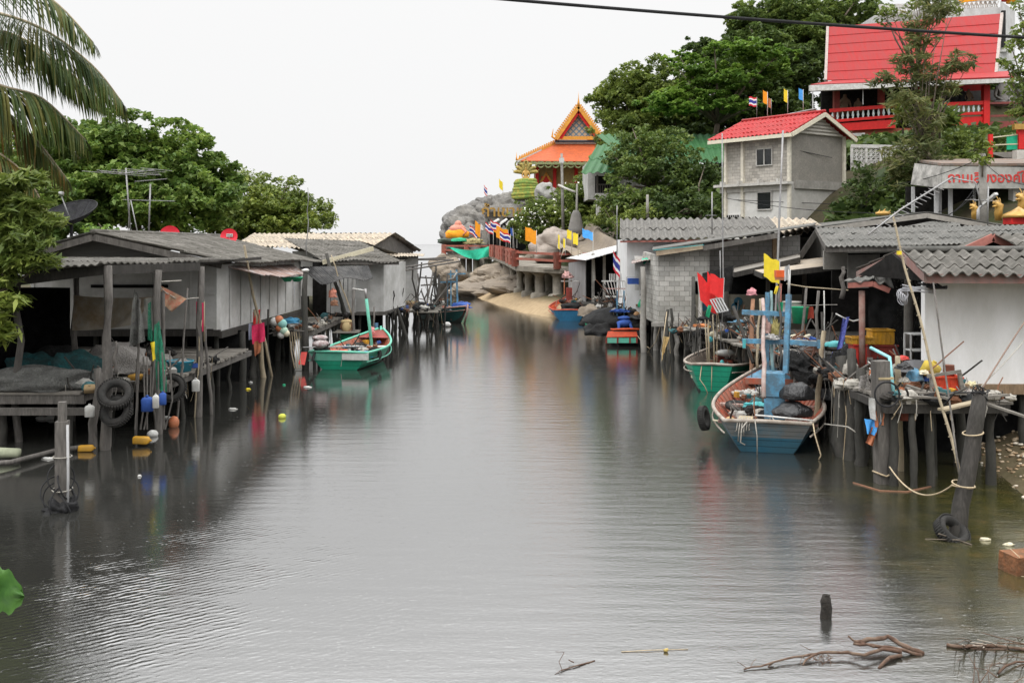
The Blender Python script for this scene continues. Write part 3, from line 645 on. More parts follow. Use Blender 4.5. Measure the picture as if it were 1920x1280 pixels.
MB().prism([(-16.5, 30.5, -.6), (-9.7, 30.5, -.6), (-9.7, 30.5, 1.0), (-16.5, 30.5, 1.0)], (0, .1, 0)).build('under_shade_sheet', DARK, pc)  # added dark sheet under the landing, blocks skylight and stands for deep shade
TGM = [WOODG, WOODD, ROPE, ROPEG, NETHD, RAGC, mt('teal scrap', (.05, .14, .15)), mt('rust scrap', (.2, .09, .05)), YEL, BLUED]
def tangle(label, pts, n, spread=.3, h=.5, seed=0, drop=0.0):
    """a litter of sticks, cords, rags and small gear nobody could count, strewn along pts"""
    rnd = random.Random(seed); mb = MB(); pts = [V(q) for q in pts]
    for k in range(n):
        i = rnd.randrange(len(pts) - 1); p = pts[i].lerp(pts[i + 1], rnd.random()) + V((rnd.uniform(-spread, spread), rnd.uniform(-spread, spread), rnd.uniform(0, h * .4)))
        q = rnd.random()
        if q < .4:
            mb.mat(rnd.choice((0, 0, 1, 1, 7))); d = V((rnd.uniform(-1, 1), rnd.uniform(-1, 1), rnd.uniform(.1, 1.2))) * h * rnd.uniform(.5, 1.5); mb.tube([p, p + d * .5 + V((rnd.uniform(-.04, .04), 0, 0)), p + d], rnd.uniform(.01, .028), 5, .1)
        elif q < .65:
            mb.mat(rnd.choice((2, 3, 3, 1))); L = rnd.uniform(.2, .5) + drop * rnd.random(); mb.tube([p + V((0, 0, .1)), p + V((rnd.uniform(-.1, .1), -.08, -L * .4)), p + V((rnd.uniform(-.12, .12), -.1, -L))], rnd.uniform(.006, .012), 4)
        elif q < .93:
            mb.mat(rnd.choice((4, 4, 4, 4, 5, 3, 3, 1, 6, 7))); s = rnd.uniform(.06, .16); mb.blob(p, (s * 1.3, s, s * .8), 9, 6, .3, 2.5, k)
        else:
            mb.mat(rnd.choice((6, 7, 8, 9, 5))); mb.box(p + V((0, 0, .06)), (rnd.uniform(.08, .22), rnd.uniform(.08, .2), rnd.uniform(.06, .16)), rnd.uniform(0, 3), rnd.uniform(-.3, .3))
    return one(mb, 'gear_litter', TGM, label, 'gear', kind='stuff')
tangle('sticks, cords and scraps cluttering the front edge of the left landing', [(-9.9, 23.1, 1.2), (-8.6, 24.8, 1.2), (-8.4, 29, 1.2)], 60, .25, .5, 1, .8)
tangle('gear strewn under the brown banner at the back of the left landing', [(-13, 28, 1.2), (-9.6, 29.5, 1.2)], 60, .6, .5, 2)
tangle('sticks and ropes hanging along the walkway between the left houses', [(-8.6, 38.6, 1.25), (-7.7, 38.7, 1.25), (-7.8, 45, 1.25)], 55, .2, .5, 3, .8)
tangle('litter of poles and nets on the far left jetties', [(-6, 50.5, 1.1), (-4.2, 52, 1.1), (-4.0, 58, 1.1)], 90, .4, .8, 4, .8)

# ---- concrete mooring post in the water
rt = thing('mooring_post', 'square concrete post standing in the water with hose loops', 'mooring post', G(117, 955))
g = G(117, 955)
MB().box(g + V((0, 0, .45)), (.2, .2, 2.1), .2).box(g + V((.0, 0, 1.6)), (.12, .12, .45), .2).build('shaft', WOODG, rt)
MB().tube([g + V((.12, -.08, -.2)), g + V((.13, -.08, .6)), g + V((.12, -.08, 1.45))], .022, 7).build('pipe', GREYP, rt, True)
mb = MB()
for k, (rr, z, tl) in enumerate(((.27, .2, 82), (.3, .3, 60), (.24, .55, 75), (.3, .1, 88), (.22, .4, 70), (.26, .05, 66))): mb.torus(g + V((.02 * k - .05, -.03, z)), rr, .013, 28, 6, rotm(R(tl), R(12 * (k % 3) - 10), R(k * 25)))
mb.build('hose_loop', BLACK, rt, True)
MB().torus(g + V((0, 0, .9)), .15, .012, 16, 5).torus(g + V((0, 0, .35)), .16, .012, 16, 5, rotm(.1)).build('binding_wire', ROPEG, rt, True)
heap('weed_clump', g + V((0, 0, -.02)), (.27, .25, .22), BLACK, 'black clump of weed and mussels round the concrete post foot', 'weed', .35, 3)

# ---- grey boarded gabled house
def wall(mb, a, b, z0, z1, th=.1, zb1=None):
    """upright wall from plan point a to b; zb1: top height at b"""
    a, b = V((a[0], a[1], 0)), V((b[0], b[1], 0)); n = V((-(b - a).y, (b - a).x, 0)).normalized() * th
    zb1 = z1 if zb1 is None else zb1
    return mb.prism([a + V((0, 0, z0)), b + V((0, 0, z0)), b + V((0, 0, zb1)), a + V((0, 0, z1))], n)
ha = thing('stilt_house', 'long grey boarded gable house on stilts behind the left landing', 'house', (-12, 37, 0))
mb = MB(); wall(mb, (-15.0, 32), (-9.2, 32), 1.85, 3.92, -.1)
mb.build('front_wall', CEM, ha)
mb = MB(); wall(mb, (-9.2, 31.9), (-8.9, 43.2), 1.75, 3.85, .1); mb.build('side_wall', CEM, ha)
mb = MB(); mb.prism([(-15.0, 31.95, 3.925), (-9.2, 31.95, 3.925), (-12.7, 31.95, 4.74)], (0, .08, 0)); mb.build('gable', mt('brown grey boards', (.17, .165, .155), var=.12, dirt=(.09, .09, .085), dirtamt=.4, dscale=.8, stretch=(.3, 1, 3)), ha)
mb = MB()
for x in np.arange(-14.9, -9.2, 1.22): MB().box((x, 31.88, 2.9), (.05, .02, 2.05)).build('batten', CEM, ha)
for y in np.arange(33.2, 43, 1.22): MB().box((-9.2 + (y - 32) * .0266 + .03, y, 2.8), (.02, .05, 2.0)).build('batten', CEM, ha)
mb.box((-12.1, 31.87, 2.95), (5.7, .02, .05)); mb.build('batten', CEM, ha)
MB().box((-11.9, 31.86, 3.18), (2.4, .03, .1)).build('vent_slot', DARK, ha)
mb = MB(); corr(mb, (-12.7, 31.0, 4.86), (-12.9, 45.2, 4.84), (-8.35, 45.2, 3.74), (-8.75, 31.0, 3.96), .17, .026, 6, .02, .05)
mb.build('roof', ROOFG, ha)
mb = MB(); corr(mb, (-12.7, 31.0, 4.86), (-12.9, 45.2, 4.84), (-16.4, 45, 3.9), (-15.3, 31.0, 4.08), .17, .026, 4, .02, .05)
mb.build('roof', ROOFL, ha)
mb = MB(); mb.bar((-12.7, 31.05, 4.70), (-8.8, 31.05, 3.84), .05, .2); mb.bar((-12.7, 31.06, 4.70), (-15.3, 31.06, 3.96), .05, .2); mb.build('barge_board', WOODG, ha)
mb = MB(); mb.tube([(-12.7, 31, 4.86), (-12.9, 45.2, 4.84)], .09, 8); mb.build('ridge_cap', ROOFG, ha, True)
mb = MB(); mb.bar((-15, 31.95, 1.72), (-9.1, 31.95, 1.72), .12, .2); mb.bar((-9.1, 31.9, 1.66), (-8.8, 43.2, 1.62), .12, .2); mb.box((-12.1, 37.5, 1.73), (5.8, 11, .08)); mb.build('floor', WOODD, ha)
stilts(ha, (-14.6, -13.2, -11.8, -10.4, -9.2), (32.3, 35.0, 38.0, 41), 1.66, .1)
stilts(ha, (-8.95,), (33.6, 36.5, 39.5, 42.4), 1.62, .13)
MB().prism([(-15.2, 33.6, -.6), (-8.9, 33.6, -.6), (-8.9, 33.6, 1.66), (-15.2, 33.6, 1.66)], (0, .1, 0)).build('under_shade_sheet', DARK, ha); MB().prism([(-9.5, 34, -.6), (-9.2, 43, -.6), (-9.2, 43, 1.6), (-9.5, 34, 1.6)], (-.1, 0, 0)).build('under_shade_sheet', DARK, ha)  # two added dark sheets among the stilts, making the shade below the floor
MB().bar((-9.6, 31.6, 1.05), (-8.6, 31.7, 1.0), .08, .2).build('brace', WOODG, ha)
# tin lean-to on the canal side
mb = MB(); corr(mb, W(395, 491, 33), W(548, 496, 41.5), W(575, 516, 40), W(490, 518, 33.2), .1, .012, 2, .01, .04)
t_ = one(mb, 'tin_awning', TIN, 'rusty pale tin awning on the canal side of the grey gable house', 'awning')
mb = MB(); cloth_ = corr(mb, W(560, 500, 43), W(690, 498, 45), W(700, 520, 44), W(600, 530, 42), .1, .012, 1, .01, .1)
one(mb, 'torn_awning', mt('black tarpaper', (.04, .04, .04), var=.3, dirt=(.2, .19, .18), dirtamt=.2), 'sagging dark tarpaper awning between the two left houses', 'awning')

# platform and clutter between houses
pm = thing('canal_walkway', 'rough plank walkway over the water between the two left houses', 'walkway', (-7.6, 40, 0))
mb = MB(); planks(mb, -9.0, -7.5, 38.5, 45.5, 1.25, .22, 'x'); mb.build('deck', PLANK, pm)
stilts(pm, (-8.4, -7.6), (39, 41.5, 44), 1.2, .09)
MB().bar((-9, 38.6, 1.1), (-7.5, 38.6, 1.12), .1, .15).bar((-7.55, 38.6, 1.12), (-7.55, 45.5, 1.12), .1, .15).build('deck_beam', WOODG, pm)
# interior clutter behind: dark sheet painting the shade of the recess, corrugated pale panels
mb = MB(); wall(mb, (-9, 46.2), (-7.4, 46.2), 1.3, 3.9, .1); one(mb, 'gap_shade_sheet', DARKW, 'dark sheet standing in for the shade between the left houses', 'screen')
mb = MB()
for k in range(7): mb.box((-8.1 + k * .19, 45.2, 2.25), (.16, .03, 1.6 + random.uniform(-.15, .1)), 0, 0, random.uniform(-.02, .02))
one(mb, 'tin_screen', mt('pale asbestos strip', (.5, .5, .49), dirt=(.25, .24, .22)), 'screen of ragged pale strips in the gap between the left houses', 'screen')
cloth('cloth', (W(537, 540, 42), W(552, 536, 42), W(552, 568, 42), W(538, 570, 42)), BLUED, 'blue cloth hanging in the gap beside the yellowed wall', 'cloth', 5, 6, .04)
for i, (x, l) in enumerate(((539, 'left'), (557, 'right'))):
    rt = thing('basin', f'green plastic basin hanging under the tin awning, {l} one of two', 'basin', W(x, 522, 38.5))
    MB().lathe([(.12, 0), (.24, .15), (.26, .16), (.23, .15), (.11, .02), (.001, .02)], W(x, 528, 38.5), 16).build('bowl', GREENP, rt, True)
    MB().torus(W(x, 520, 38.5), .25, .015, 20, 5).build('rim', GREENP, rt, True)
MB_ = MB().box(W(537, 560, 38.9), (.3, .1, 1.4)).box(W(562, 560, 39.6), (.5, .1, 1.1))
# poles along this stretch
for (a, b, r, m, l) in (((572, 690, 36.8), (573, 508, 37.2), .13, PILE, 'thick grey pole with a white cap in front of the walkway'),
        ((672, 640, 44), (612, 475, 44.6), .1, PILE, 'thick dark pole leaning against the house with the window'),
        ((655, 635, 44), (640, 560, 44.4), .08, PILE, 'stout pile standing behind the leaning dark pole'),
        ((664, 600, 43), (621, 478, 43), .035, BAMB, 'thin bamboo leaning beside the dark leaning pole'),
        ((515, 702, 35), (458, 460, 33.5), .055, BAMB, 'long bamboo leaning up past the tin awning'),
        ((500, 704, 34.6), (478, 580, 34.2), .1, BAMB, 'stout leaning pole carrying the pink clothes'),
        ((428, 700, 35), (430, 622, 35), .1, PILE, 'squat pile right of the landing under the grey house'),
        ((475, 705, 34.4), (473, 625, 34.6), .14, PILE, 'broad pile under the pink clothes'),
        ((503, 640, 35.5), (503, 580, 35.5), .05, WOODD, 'short dark stake beside the floats'),
        ((575, 480, 42), (577, 352, 42), .025, STEEL, 'thin steel mast standing on the roof beside the grey gable house'),
        ((663, 690, 42.5), (664, 545, 43), .07, WOODG, 'upright grey pole in front of the barred window'),
        ((700, 640, 41.8), (701, 575, 42), .05, WOODG, 'rope-wrapped stake just behind the green boat bow'),
        ((770, 622, 49), (728, 530, 49), .09, PILE, 'leaning pile in front of the slatted shed'),
        ((738, 600, 48), (738, 545, 48), .04, WOODD, 'dark pole at the corner of the boarded house'),
        ((818, 610, 55), (823, 515, 56), .09, WOODD, 'thick dark post at the end of the left jetties')):
    A = W(*a); A.z = min(A.z, -.5) if a[1] > 600 else A.z
    pole('pole', A, W(*b), r, m, l, crook=.05)
one(MB().blob(W(573, 507, 37.2), (.14, .14, .07), 10, 6, .1), 'plastic_bag', WHITE, 'white plastic bag pulled over the top of the thick grey pole', 'bag', smooth=True)
# pink and red clothes
cloth('shirt', (W(472, 610, 34), W(496, 604, 34), W(496, 640, 34), W(474, 645, 34)), PINK, 'bright pink shirt hanging from the stout leaning pole', 'clothes', 8, 8, .07)
cloth('shirt', (W(474, 585, 34.2), W(488, 580, 34.2), W(486, 606, 34.2), W(474, 608, 34.2)), RED, 'small red cloth above the pink shirt', 'clothes', 5, 5, .05)
cloth('shirt', (W(476, 640, 34), W(490, 638, 34), W(488, 660, 34), W(478, 668, 34)), ORAP, 'faded orange cloth hanging below the pink shirt', 'clothes', 5, 6, .05)
cloth('cloth', (W(466, 607, 34.1), W(473, 606, 34.1), W(473, 636, 34.1), W(467, 637, 34.1)), mt('pale lilac cloth', (.45, .48, .62), var=.1), 'pale lilac cloth behind the pink shirt', 'clothes', 4, 5, .04)
fl = [(515, 603, .16, WHITE, 'white'), (523, 600, .16, ORAP, 'peach'), (529, 607, .17, mt('pale teal float', (.25, .5, .46)), 'pale teal'), (524, 615, .14, ORAP, 'small peach'), (532, 620, .15, mt('mint float', (.42, .58, .46)), 'mint'), (537, 625, .12, CREAM, 'cream'), (527, 628, .13, WHITE, 'low white')]
for x, y, r, m, c_ in fl: buoy(W(x, y, 35.6), r, m, f'{c_} float in the cluster beside the pink clothes', 1.0, 'net floats in a cluster on the walkway')
heap('bundle', W(545, 606, 37), (.35, .3, .2), mt('teal blue bundle', (.04, .18, .3), var=.3), 'blue green bundle lying at the walkway end behind the floats', 'bundle', .2)
mb = MB()
for k in range(10): mb.tube([W(512 + random.uniform(0, 60), 612 + random.uniform(-6, 10), 36.5), W(500 + random.uniform(0, 60), 616 + random.uniform(-8, 10), 35.6)], .02, 5)
one(mb, 'driftwood_sticks', WOODG, 'loose sticks lying across the walkway end under the floats', 'sticks')
mb = MB()
for k in range(4): mb.tube([W(543 + k * 4, 622, 36), W(545 + k * 5, 655, 36), W(552 + k * 4 + random.uniform(-4, 4), 690, 36)], .014, 5)
one(mb, 'hanging_ropes', ROPE, 'straw ropes hanging from the walkway end to the water', 'rope')
# bags hanging on pole
heap('bag', W(624, 556, 42.6), (.17, .14, .32), mt('pink mesh bag', (.42, .17, .12), var=.4, scale=9), 'pink mesh bag tied on the leaning pole', 'bag', .2)
heap('bag', W(627, 572, 42.4), (.16, .13, .22), mt('brown mesh bag', (.2, .1, .06), var=.4, scale=9), 'brown mesh bag under the pink one on the leaning pole', 'bag', .2)

# ---- house with the barred window
hb = thing('stilt_house', 'grey sheet-walled house with a dark barred window on the left bank', 'house', (-7, 48, 0))
mb = MB(); wall(mb, (-8.0, 46), (-5.75, 46), 1.45, 3.62, -.1); mb.build('front_wall', CEM, hb)
mb = MB(); wall(mb, (-5.75, 46), (-5.3, 51), 1.45, 3.6, .1); mb.build('side_wall', CEM, hb)
w_ = MB().box(W(650, 525, 45.88), (.5, .06, 1.0)).build('window', DARK, hb)
mb = MB()
for k in range(5): mb.bar(W(642 + k * 4.4, 505, 45.82), W(642 + k * 4.4, 545, 45.82), .022)
mb.build('bar', STEEL, w_)
mb = MB()
for x in (629, 651, 661, 690, 714): mb.bar(W(x, 546 if x in (651,) else 500, 45.87), W(x, 584, 45.87), .05, .02)
mb.build('batten', CEM, hb)
mb = MB(); corr(mb, V((-11.5, 51.5, 4.78)), W(672, 452, 51), W(752, 491, 45), V((-8.25, 45, 3.75)), .17, .024, 4, .02, .06); mb.build('roof', ROOFG, hb)
mb = MB(); corr(mb, V((-11.5, 51.5, 4.78)), W(672, 452, 51), V((-6.2, 56, 4.0)), V((-11, 56, 3.9)), .17, .024, 3, .02, .06); mb.build('roof', ROOFG, hb)
mb = MB(); mb.bar(V((-8.3, 45.1, 3.66)), W(748, 493.5, 45.1), .05, .14); mb.build('fascia', WOODG, hb); MB().bar((-8.1, 45.95, 1.38), (-5.6, 45.95, 1.38), .12, .16).build('floor_beam', WOODG, hb)
mb = MB(); mb.box((-6.8, 48.6, 1.4), (2.6, 5, .08)); mb.build('floor', WOODD, hb)
MB().prism([(-8, 47.5, -.6), (-6.0, 47.5, -.6), (-6.0, 47.5, 1.34), (-8, 47.5, 1.34)], (0, .1, 0)).build('under_shade_sheet', DARK, hb)  # added dark sheet below this floor in place of natural shade
stilts(hb, (-7.8, -7.0, -6.4, -5.75), (46.2, 48.6, 51), 1.36, .09)
MB().box(W(625, 500, 45.4), (.55, .05, .34), 0, 0, .3).build('patch_board', CREAM, hb)
MB().bar(W(605, 492, 44.6), W(700, 466, 47), .03, .2).build('roof_strip', CREAM, hb)

# ---- tan-roofed gable house behind
hc = thing('stilt_house', 'house with a tan ribbed roof and dark open gable at the left bank end', 'house', (-8, 58, 0))
mb = MB(); corr(mb, W(478, 438, 60), W(741, 437, 58), W(694, 468, 53.5), W(440, 462, 55), .29, .05, 3, .03, .03, seg=6); mb.build('roof', ROOFT, hc)
mb = MB(); corr(mb, W(478, 438, 60), W(741, 437, 58), W(790, 471, 63), W(560, 470, 66), .29, .05, 3, .03, .03); mb.build('roof', ROOFG, hc)
mb = MB(); A = W(734, 442, 58.3); mb.prism([W(690, 468, 54.2), A, W(775, 471, 62.5), W(775, 484, 62.5), W(690, 484, 54.2)], (-.12, 0, 0)); mb.build('gable', mt('dark gable', (.10, .095, .09), var=.3), hc)  # one plain dark tone over the whole gable end
mb = MB(); mb.box((-9.5, 58, 2.9), (4.6, 6, 2.4)); mb.build('wall', CEM, hc)
stilts(hc, (-11.5, -10, -8.5, -7), (55.2, 58, 61), 1.7, .1)
hd = thing('shed', 'low shed with a flat pale roof at the end of the left bank', 'shed', (-6, 54, 0))
mb = MB(); corr(mb, W(690, 472, 58), W(797, 476, 60), W(794, 481, 55), W(690, 478, 54), .17, .02, 2, .01, .02); mb.build('roof', ROOFT, hd)
mb = MB(); mb.prism([W(745, 483, 55), W(783, 483, 56), W(783, 572, 56), W(745, 578, 55)], (0, .08, 0)); mb.build('wall', CEM, hd)
mb = MB(); mb.prism([W(712, 500, 53.5), W(745, 500, 55.2), W(745, 583, 55.2), W(712, 583, 53.5)], (0, .08, 0)); mb.build('dark_wall', mt('rusty dark panel', (.12, .08, .045), var=.4, dirt=(.03, .03, .03), dirtamt=.4), hd)
for k in range(9): MB().bar(W(715, 556 + k * 4, 52.5), W(746, 556 + k * 4.3, 52.7), .04, .12).build('slat', WOODD, hd)
mb = MB(); corr(mb, W(735, 480, 56), W(765, 484, 55.5), W(738, 503, 51.5), W(718, 499, 51.5), .17, .015, 1, .01, .05); mb.build('small_awning', ROOFG, hd)
mb = MB(); mb.prism([W(700, 478, 55.5), W(784, 479, 56.5), W(784, 500, 56.5), W(700, 500, 55.5)], (0, .05, 0)); mb.build('upper_wall', DARKW, hd)
jt = thing('jetty', 'rickety plank jetty of tangled poles at the far end of the left bank', 'jetty', (-5, 54, 0))
mb = MB()
for k in range(12): mb.box((-5.2 + random.uniform(-.25, .25), 51.5 + k * .55, 1.05 + random.uniform(-.03, .03)), (2.6, .4, .05), random.uniform(-.06, .06))
mb.build('deck', PLANK, jt)
for k in range(16):
    x = random.uniform(-6.3, -3.95); y = random.uniform(51, 59); post(MB(), (x, y, -.8), (x + random.uniform(-.4, .4), y, random.uniform(.9, 1.1)), .07, .05).build('stilt', PILE, jt, True)
for k in range(11):
    x = -5.6 + k * .19; y = random.uniform(53, 59); post(MB(), (x, y, -.8), (x + random.uniform(-.5, .5), y + random.uniform(-.5, .5), random.uniform(2.2, 4.0)), .055, .08).build('upright', WOODD if k % 3 else WOODG, jt, True)
for k, (a, b) in enumerate((((730, 512, 51), (862, 490, 58)), ((733, 505, 51), (850, 487, 58)), ((715, 490, 53), (835, 483, 60)), ((785, 487, 55), (845, 487, 60)), ((788, 520, 56), (826, 522, 57)), ((790, 535, 55), (828, 532, 58)), ((796, 560, 55), (815, 520, 57)), ((790, 545, 56), (810, 600, 55)), ((812, 510, 56), (796, 590, 54)))):
    MB().tube([W(*a), W(*b)], .045, 6, .1).build('rail', WOODG, jt, True)
tyre(W(791, 578, 51.5), .32, 1.2, rotm(R(80), 0, R(20)), 'tyre hung on the end of the far left jetty')
heap('net_heap', W(765, 572, 52.5), (.7, .5, .22), mt('olive net', (.13, .12, .06), var=.5, scale=12, dirt=(.3, .1, .06), dirtamt=.2), 'olive net heap with red floats on the far left jetty', seed=9)
cloth('cloth', (W(729, 500, 52), W(733, 500, 52), W(735, 535, 52), W(729, 538, 52)), ORAP, 'orange cloth hanging at the slatted shed', 'cloth', 3, 6, .04)
buoy(G(838, 612) + V((0, 0, .1)), .22, WHITE, 'dirty white float in the water off the left jetty end', .7)
# person sitting at the edge
def figure(name, label, joints, edges, radii, skin, parts, loc, cat='person', scale=1.0, sub=2):
    """one continuous body grown over a skeleton (world metres from loc)"""
    me = bpy.data.meshes.new(name); me.from_pydata([tuple(V(j) * scale) for j in joints], edges, [])
    o = bpy.data.objects.new(name, me); COL.objects.link(o); o.location = loc; ORG[o] = V(loc)
    md = o.modifiers.new('skin', 'SKIN'); md.use_smooth_shade = True
    for i, r in enumerate(radii): me.skin_vertices[0].data[i].radius = (r * scale, r * scale)
    me.skin_vertices[0].data[0].use_root = True
    s_ = o.modifiers.new('sub', 'SUBSURF'); s_.levels = sub; s_.render_levels = sub
    dg = bpy.context.evaluated_depsgraph_get(); m2 = bpy.data.meshes.new_from_object(o.evaluated_get(dg))
    o.modifiers.clear(); o.data = m2; m2.materials.clear(); m2.materials.append(skin)
    tag(o, label, cat); return o
pj = [(0, 0, .08), (0, .02, .3), (0, 0, .5), (0, 0, .62), (0, -.02, .74), (.17, 0, .48), (.25, -.05, .25), (.18, -.25, .12), (-.17, 0, .48), (-.25, -.05, .25), (-.18, -.25, .12), (.1, -.02, .05), (.14, -.42, .1), (.14, -.45, -.3), (-.1, -.02, .05), (-.14, -.42, .1), (-.14, -.45, -.3), (0, -.03, .83), (.14, -.55, -.36), (-.14, -.55, -.36), (.1, -.34, .1), (-.1, -.34, .1)]
pe = [(0, 1), (1, 2), (2, 3), (3, 4), (4, 17), (2, 5), (5, 6), (6, 7), (2, 8), (8, 9), (9, 10), (0, 11), (11, 12), (12, 13), (0, 14), (14, 15), (15, 16), (13, 18), (16, 19), (7, 20), (10, 21)]
pr = [.15, .13, .14, .05, .09, .06, .045, .035, .06, .045, .035, .09, .07, .045, .09, .07, .045, .08, .03, .03, .028, .028]
PL_ = W(650, 625, 43.0)
pp = figure('person', 'dark-haired person in a tan shirt sitting with back turned behind the green boat', [(x, -y, z) for x, y, z in pj], pe, pr, SKIN, None, PL_, 'person', 1.0)
MB().blob(PL_ + V((0, -.02, .3)), (.19, .14, .27), 16, 10, .05).blob(PL_ + V((0, -.01, .5)), (.25, .12, .1), 16, 10, .05).build('shirt', mt('tan shirt', (.55, .42, .22), var=.1), pp, True)
MB().blob(PL_ + V((0, -.02, .77)), (.115, .12, .14), 14, 9, .04).build('hair', HAIR, pp, True)
rt = thing('plastic_stool', 'green plastic stool under the person in the tan shirt', 'stool', PL_ + V((0, 0, -.35)))
MB().lathe([(.3, .1), (.28, .3), (.27, .36), (.25, .38), (.001, .38)], PL_ + V((0, 0, -.38)), 18).build('seat', GREENP, rt, True)
for sx_, sy_ in ((.2, .2), (-.2, .2), (.2, -.2), (-.2, -.2)): MB().bar(PL_ + V((sx_, sy_, -.25)), PL_ + V((sx_ * 1.2, sy_ * 1.2, -.5)), .05).build('leg', GREENP, rt)
st_ = MB(); planks(st_, -7.4, -6.4, 42.4, 43.8, .82, .2, 'x'); one(st_, 'low_platform', PLANK, 'low plank step in front of the house with the window', 'platform')
# flags and small things
def flag(label, base, h, w, fh, mats, r=.02, dirx=1, stripes=None, droop=.3, rm=None, cat='flag', group=None, lean=(0, 0)):
    """a pole with cloth; stripes: heights of coloured bands from the top (index into mats)"""
    base = V(base); rt = thing('flag', label, cat, base, group=group); top = base + V((lean[0], lean[1], h))
    MB().tube([base, top], [r, r * .7], 6).build('pole', rm or STEEL, rt, True)
    mb = MB(); ax = (top - base).normalized(); s0 = random.random() * 6
    st = stripes or [(0, 1, 0)]
    for a, b, mi in st:
        mb.mat(mi); nn = max(1, int((b - a) * 8))
        mb.grid(lambda u, q: top - ax * (fh * lerp(a, b, q) + .05) + V((dirx * w * u, .12 * w * math.sin(u * 7 + s0) * u, -droop * w * u * (.6 + .4 * u) + .05 * w * math.sin(u * 9 + s0))), 10, nn)
    mb.build('cloth', mats, rt, True); return rt
flag('pink red pennant on a thin stick at the right corner of the left landing', W(383, 640, 26.8), 1.05, -.22, .75, [PINK], .02, 1, droop=.2, rm=BAMB)
# ---- antennas and dishes
def aerial(label, base, top, arms, name='tv_aerial'):
    rt = thing(name, label, 'aerial', base); MB().tube([base, top], .03, 7).build('mast', STEEL, rt, True)
    for (c, d, n, l, sp) in arms:
        c = V(c); d = V(d).normalized(); s = d.cross(V((0, 0, 1))).normalized()
        mb = MB(); mb.tube([c - d * n * sp / 2, c + d * n * sp / 2], .014, 5)
        for k in range(n + 1):
            q = c + d * (k - n / 2) * sp; ll = l * (1 - .5 * k / n) / 2; mb.tube([q - s * ll, q + s * ll], .011, 5)
        mb.build('array', STEEL, rt, True)
    return rt
aerial('tall aerial mast with long crossed rods above the left roof', W(245, 440, 38), W(236, 315, 38), [(W(245, 325, 38), (1, .3, -.05), 8, 1.6, .26), (W(255, 322, 38), (.9, -.4, .05), 4, 3.2, .5)])
aerial('shorter aerial mast right of the tall one on the left roof', W(279, 440, 38), W(282, 345, 38), [(W(283, 338, 38), (1, .4, .12), 7, 1.0, .16), (W(280, 376, 38), (1, .2, -.02), 6, .35, .3)])
one(MB().tube([W(245, 375, 38), W(258, 437, 38)], .02, 6).tube([W(243, 380, 38), W(240, 437, 38.5)], .015, 6), 'mast_stay', GREYP, 'slanting stays propping the tall aerial mast', 'stay', smooth=True)
rt = thing('satellite_dish', 'big black mesh satellite dish above the left roof', 'satellite dish', W(130, 430, 36))
Md = rotm(R(25), R(-10)); cd = W(134, 418, 36)
MB().lathe([(r, .42 * (r / 1.02) ** 2) for r in np.linspace(.01, 1.02, 9)], cd, 30, Md, cap=False).build('dish', netmat('dish mesh', (.035, .035, .038), 200, .35), rt, True)
mb = MB(); mb.torus(cd + Md @ V((0, 0, .42)), 1.02, .02, 36, 5, Md)
for k in range(12): a = k * math.pi / 6; mb.tube([cd + Md @ V((r * math.cos(a), r * math.sin(a), .42 * (r / 1.02) ** 2)) for r in np.linspace(0, 1.02, 6)], .012, 4)
mb.build('frame', BLACK, rt, True)
MB().tube([cd, cd + Md @ V((0, 0, 1.1))], .02, 6).lathe([(.09, 0), (.09, .14), (.001, .15)], cd + Md @ V((0, 0, 1.05)), 12).build('feed', GREYP, rt, True)
MB().tube([cd, cd - V((0, 0, .8))], .06, 8).build('stand', BLACK, rt, True)
REDDISH = mt('satellite red', (.66, .03, .05), rough=.45, var=.06)
def txt(body, size, m, parent, M, loc, name='lettering', ext=.004, squash=None):
    c = bpy.data.curves.new('txt', 'FONT'); c.body = body; c.size = size; c.extrude = ext; c.align_x = 'CENTER'; c.align_y = 'CENTER'
    c.offset = squash or 0
    o = bpy.data.objects.new('txt', c); COL.objects.link(o); bpy.context.view_layer.update()
    me = bpy.data.meshes.new_from_object(o.evaluated_get(bpy.context.evaluated_depsgraph_get())); bpy.data.objects.remove(o)
    me.transform(Matrix.Translation(V(loc) - (ORG[parent] if parent is not None else V((0, 0, 0)))) @ M.to_4x4()); me.materials.clear(); me.materials.append(m)
    o = bpy.data.objects.new(name, me); COL.objects.link(o); o.parent = parent; ORG[o] = ORG[parent]; return o
for i, (px, py, D, r, l) in enumerate(((319, 443, 40, .4, 'larger round red satellite dish with a white plate on the left roof ridge'), (430, 445, 44, .36, 'smaller round red satellite dish farther along the left roof ridge'))):
    c = W(px, py, D); rt = thing('satellite_dish', l, 'satellite dish', c - V((0, 0, .5))); Md = rotm(R(72), 0, R(6))
    MB().lathe([(q, .12 * (q / r) ** 2) for q in np.linspace(.01, r, 7)], c, 24, Md, cap=False).build('dish', REDDISH, rt, True)
    MB().tube([c, c + V((0, .15, -.5))], .03, 6).build('stand', STEEL, rt, True)
    pl_ = MB().box(c + Md @ V((.02, .07, .08)), (.28, .02, .13), 0).build('name_plate', WHITE, rt)
    txt('TRUE', .1, mt('grey print', (.2, .2, .22)), pl_, rotm(R(90)), c + Md @ V((.02, .07, .08)) + V((0, -.018, 0)))
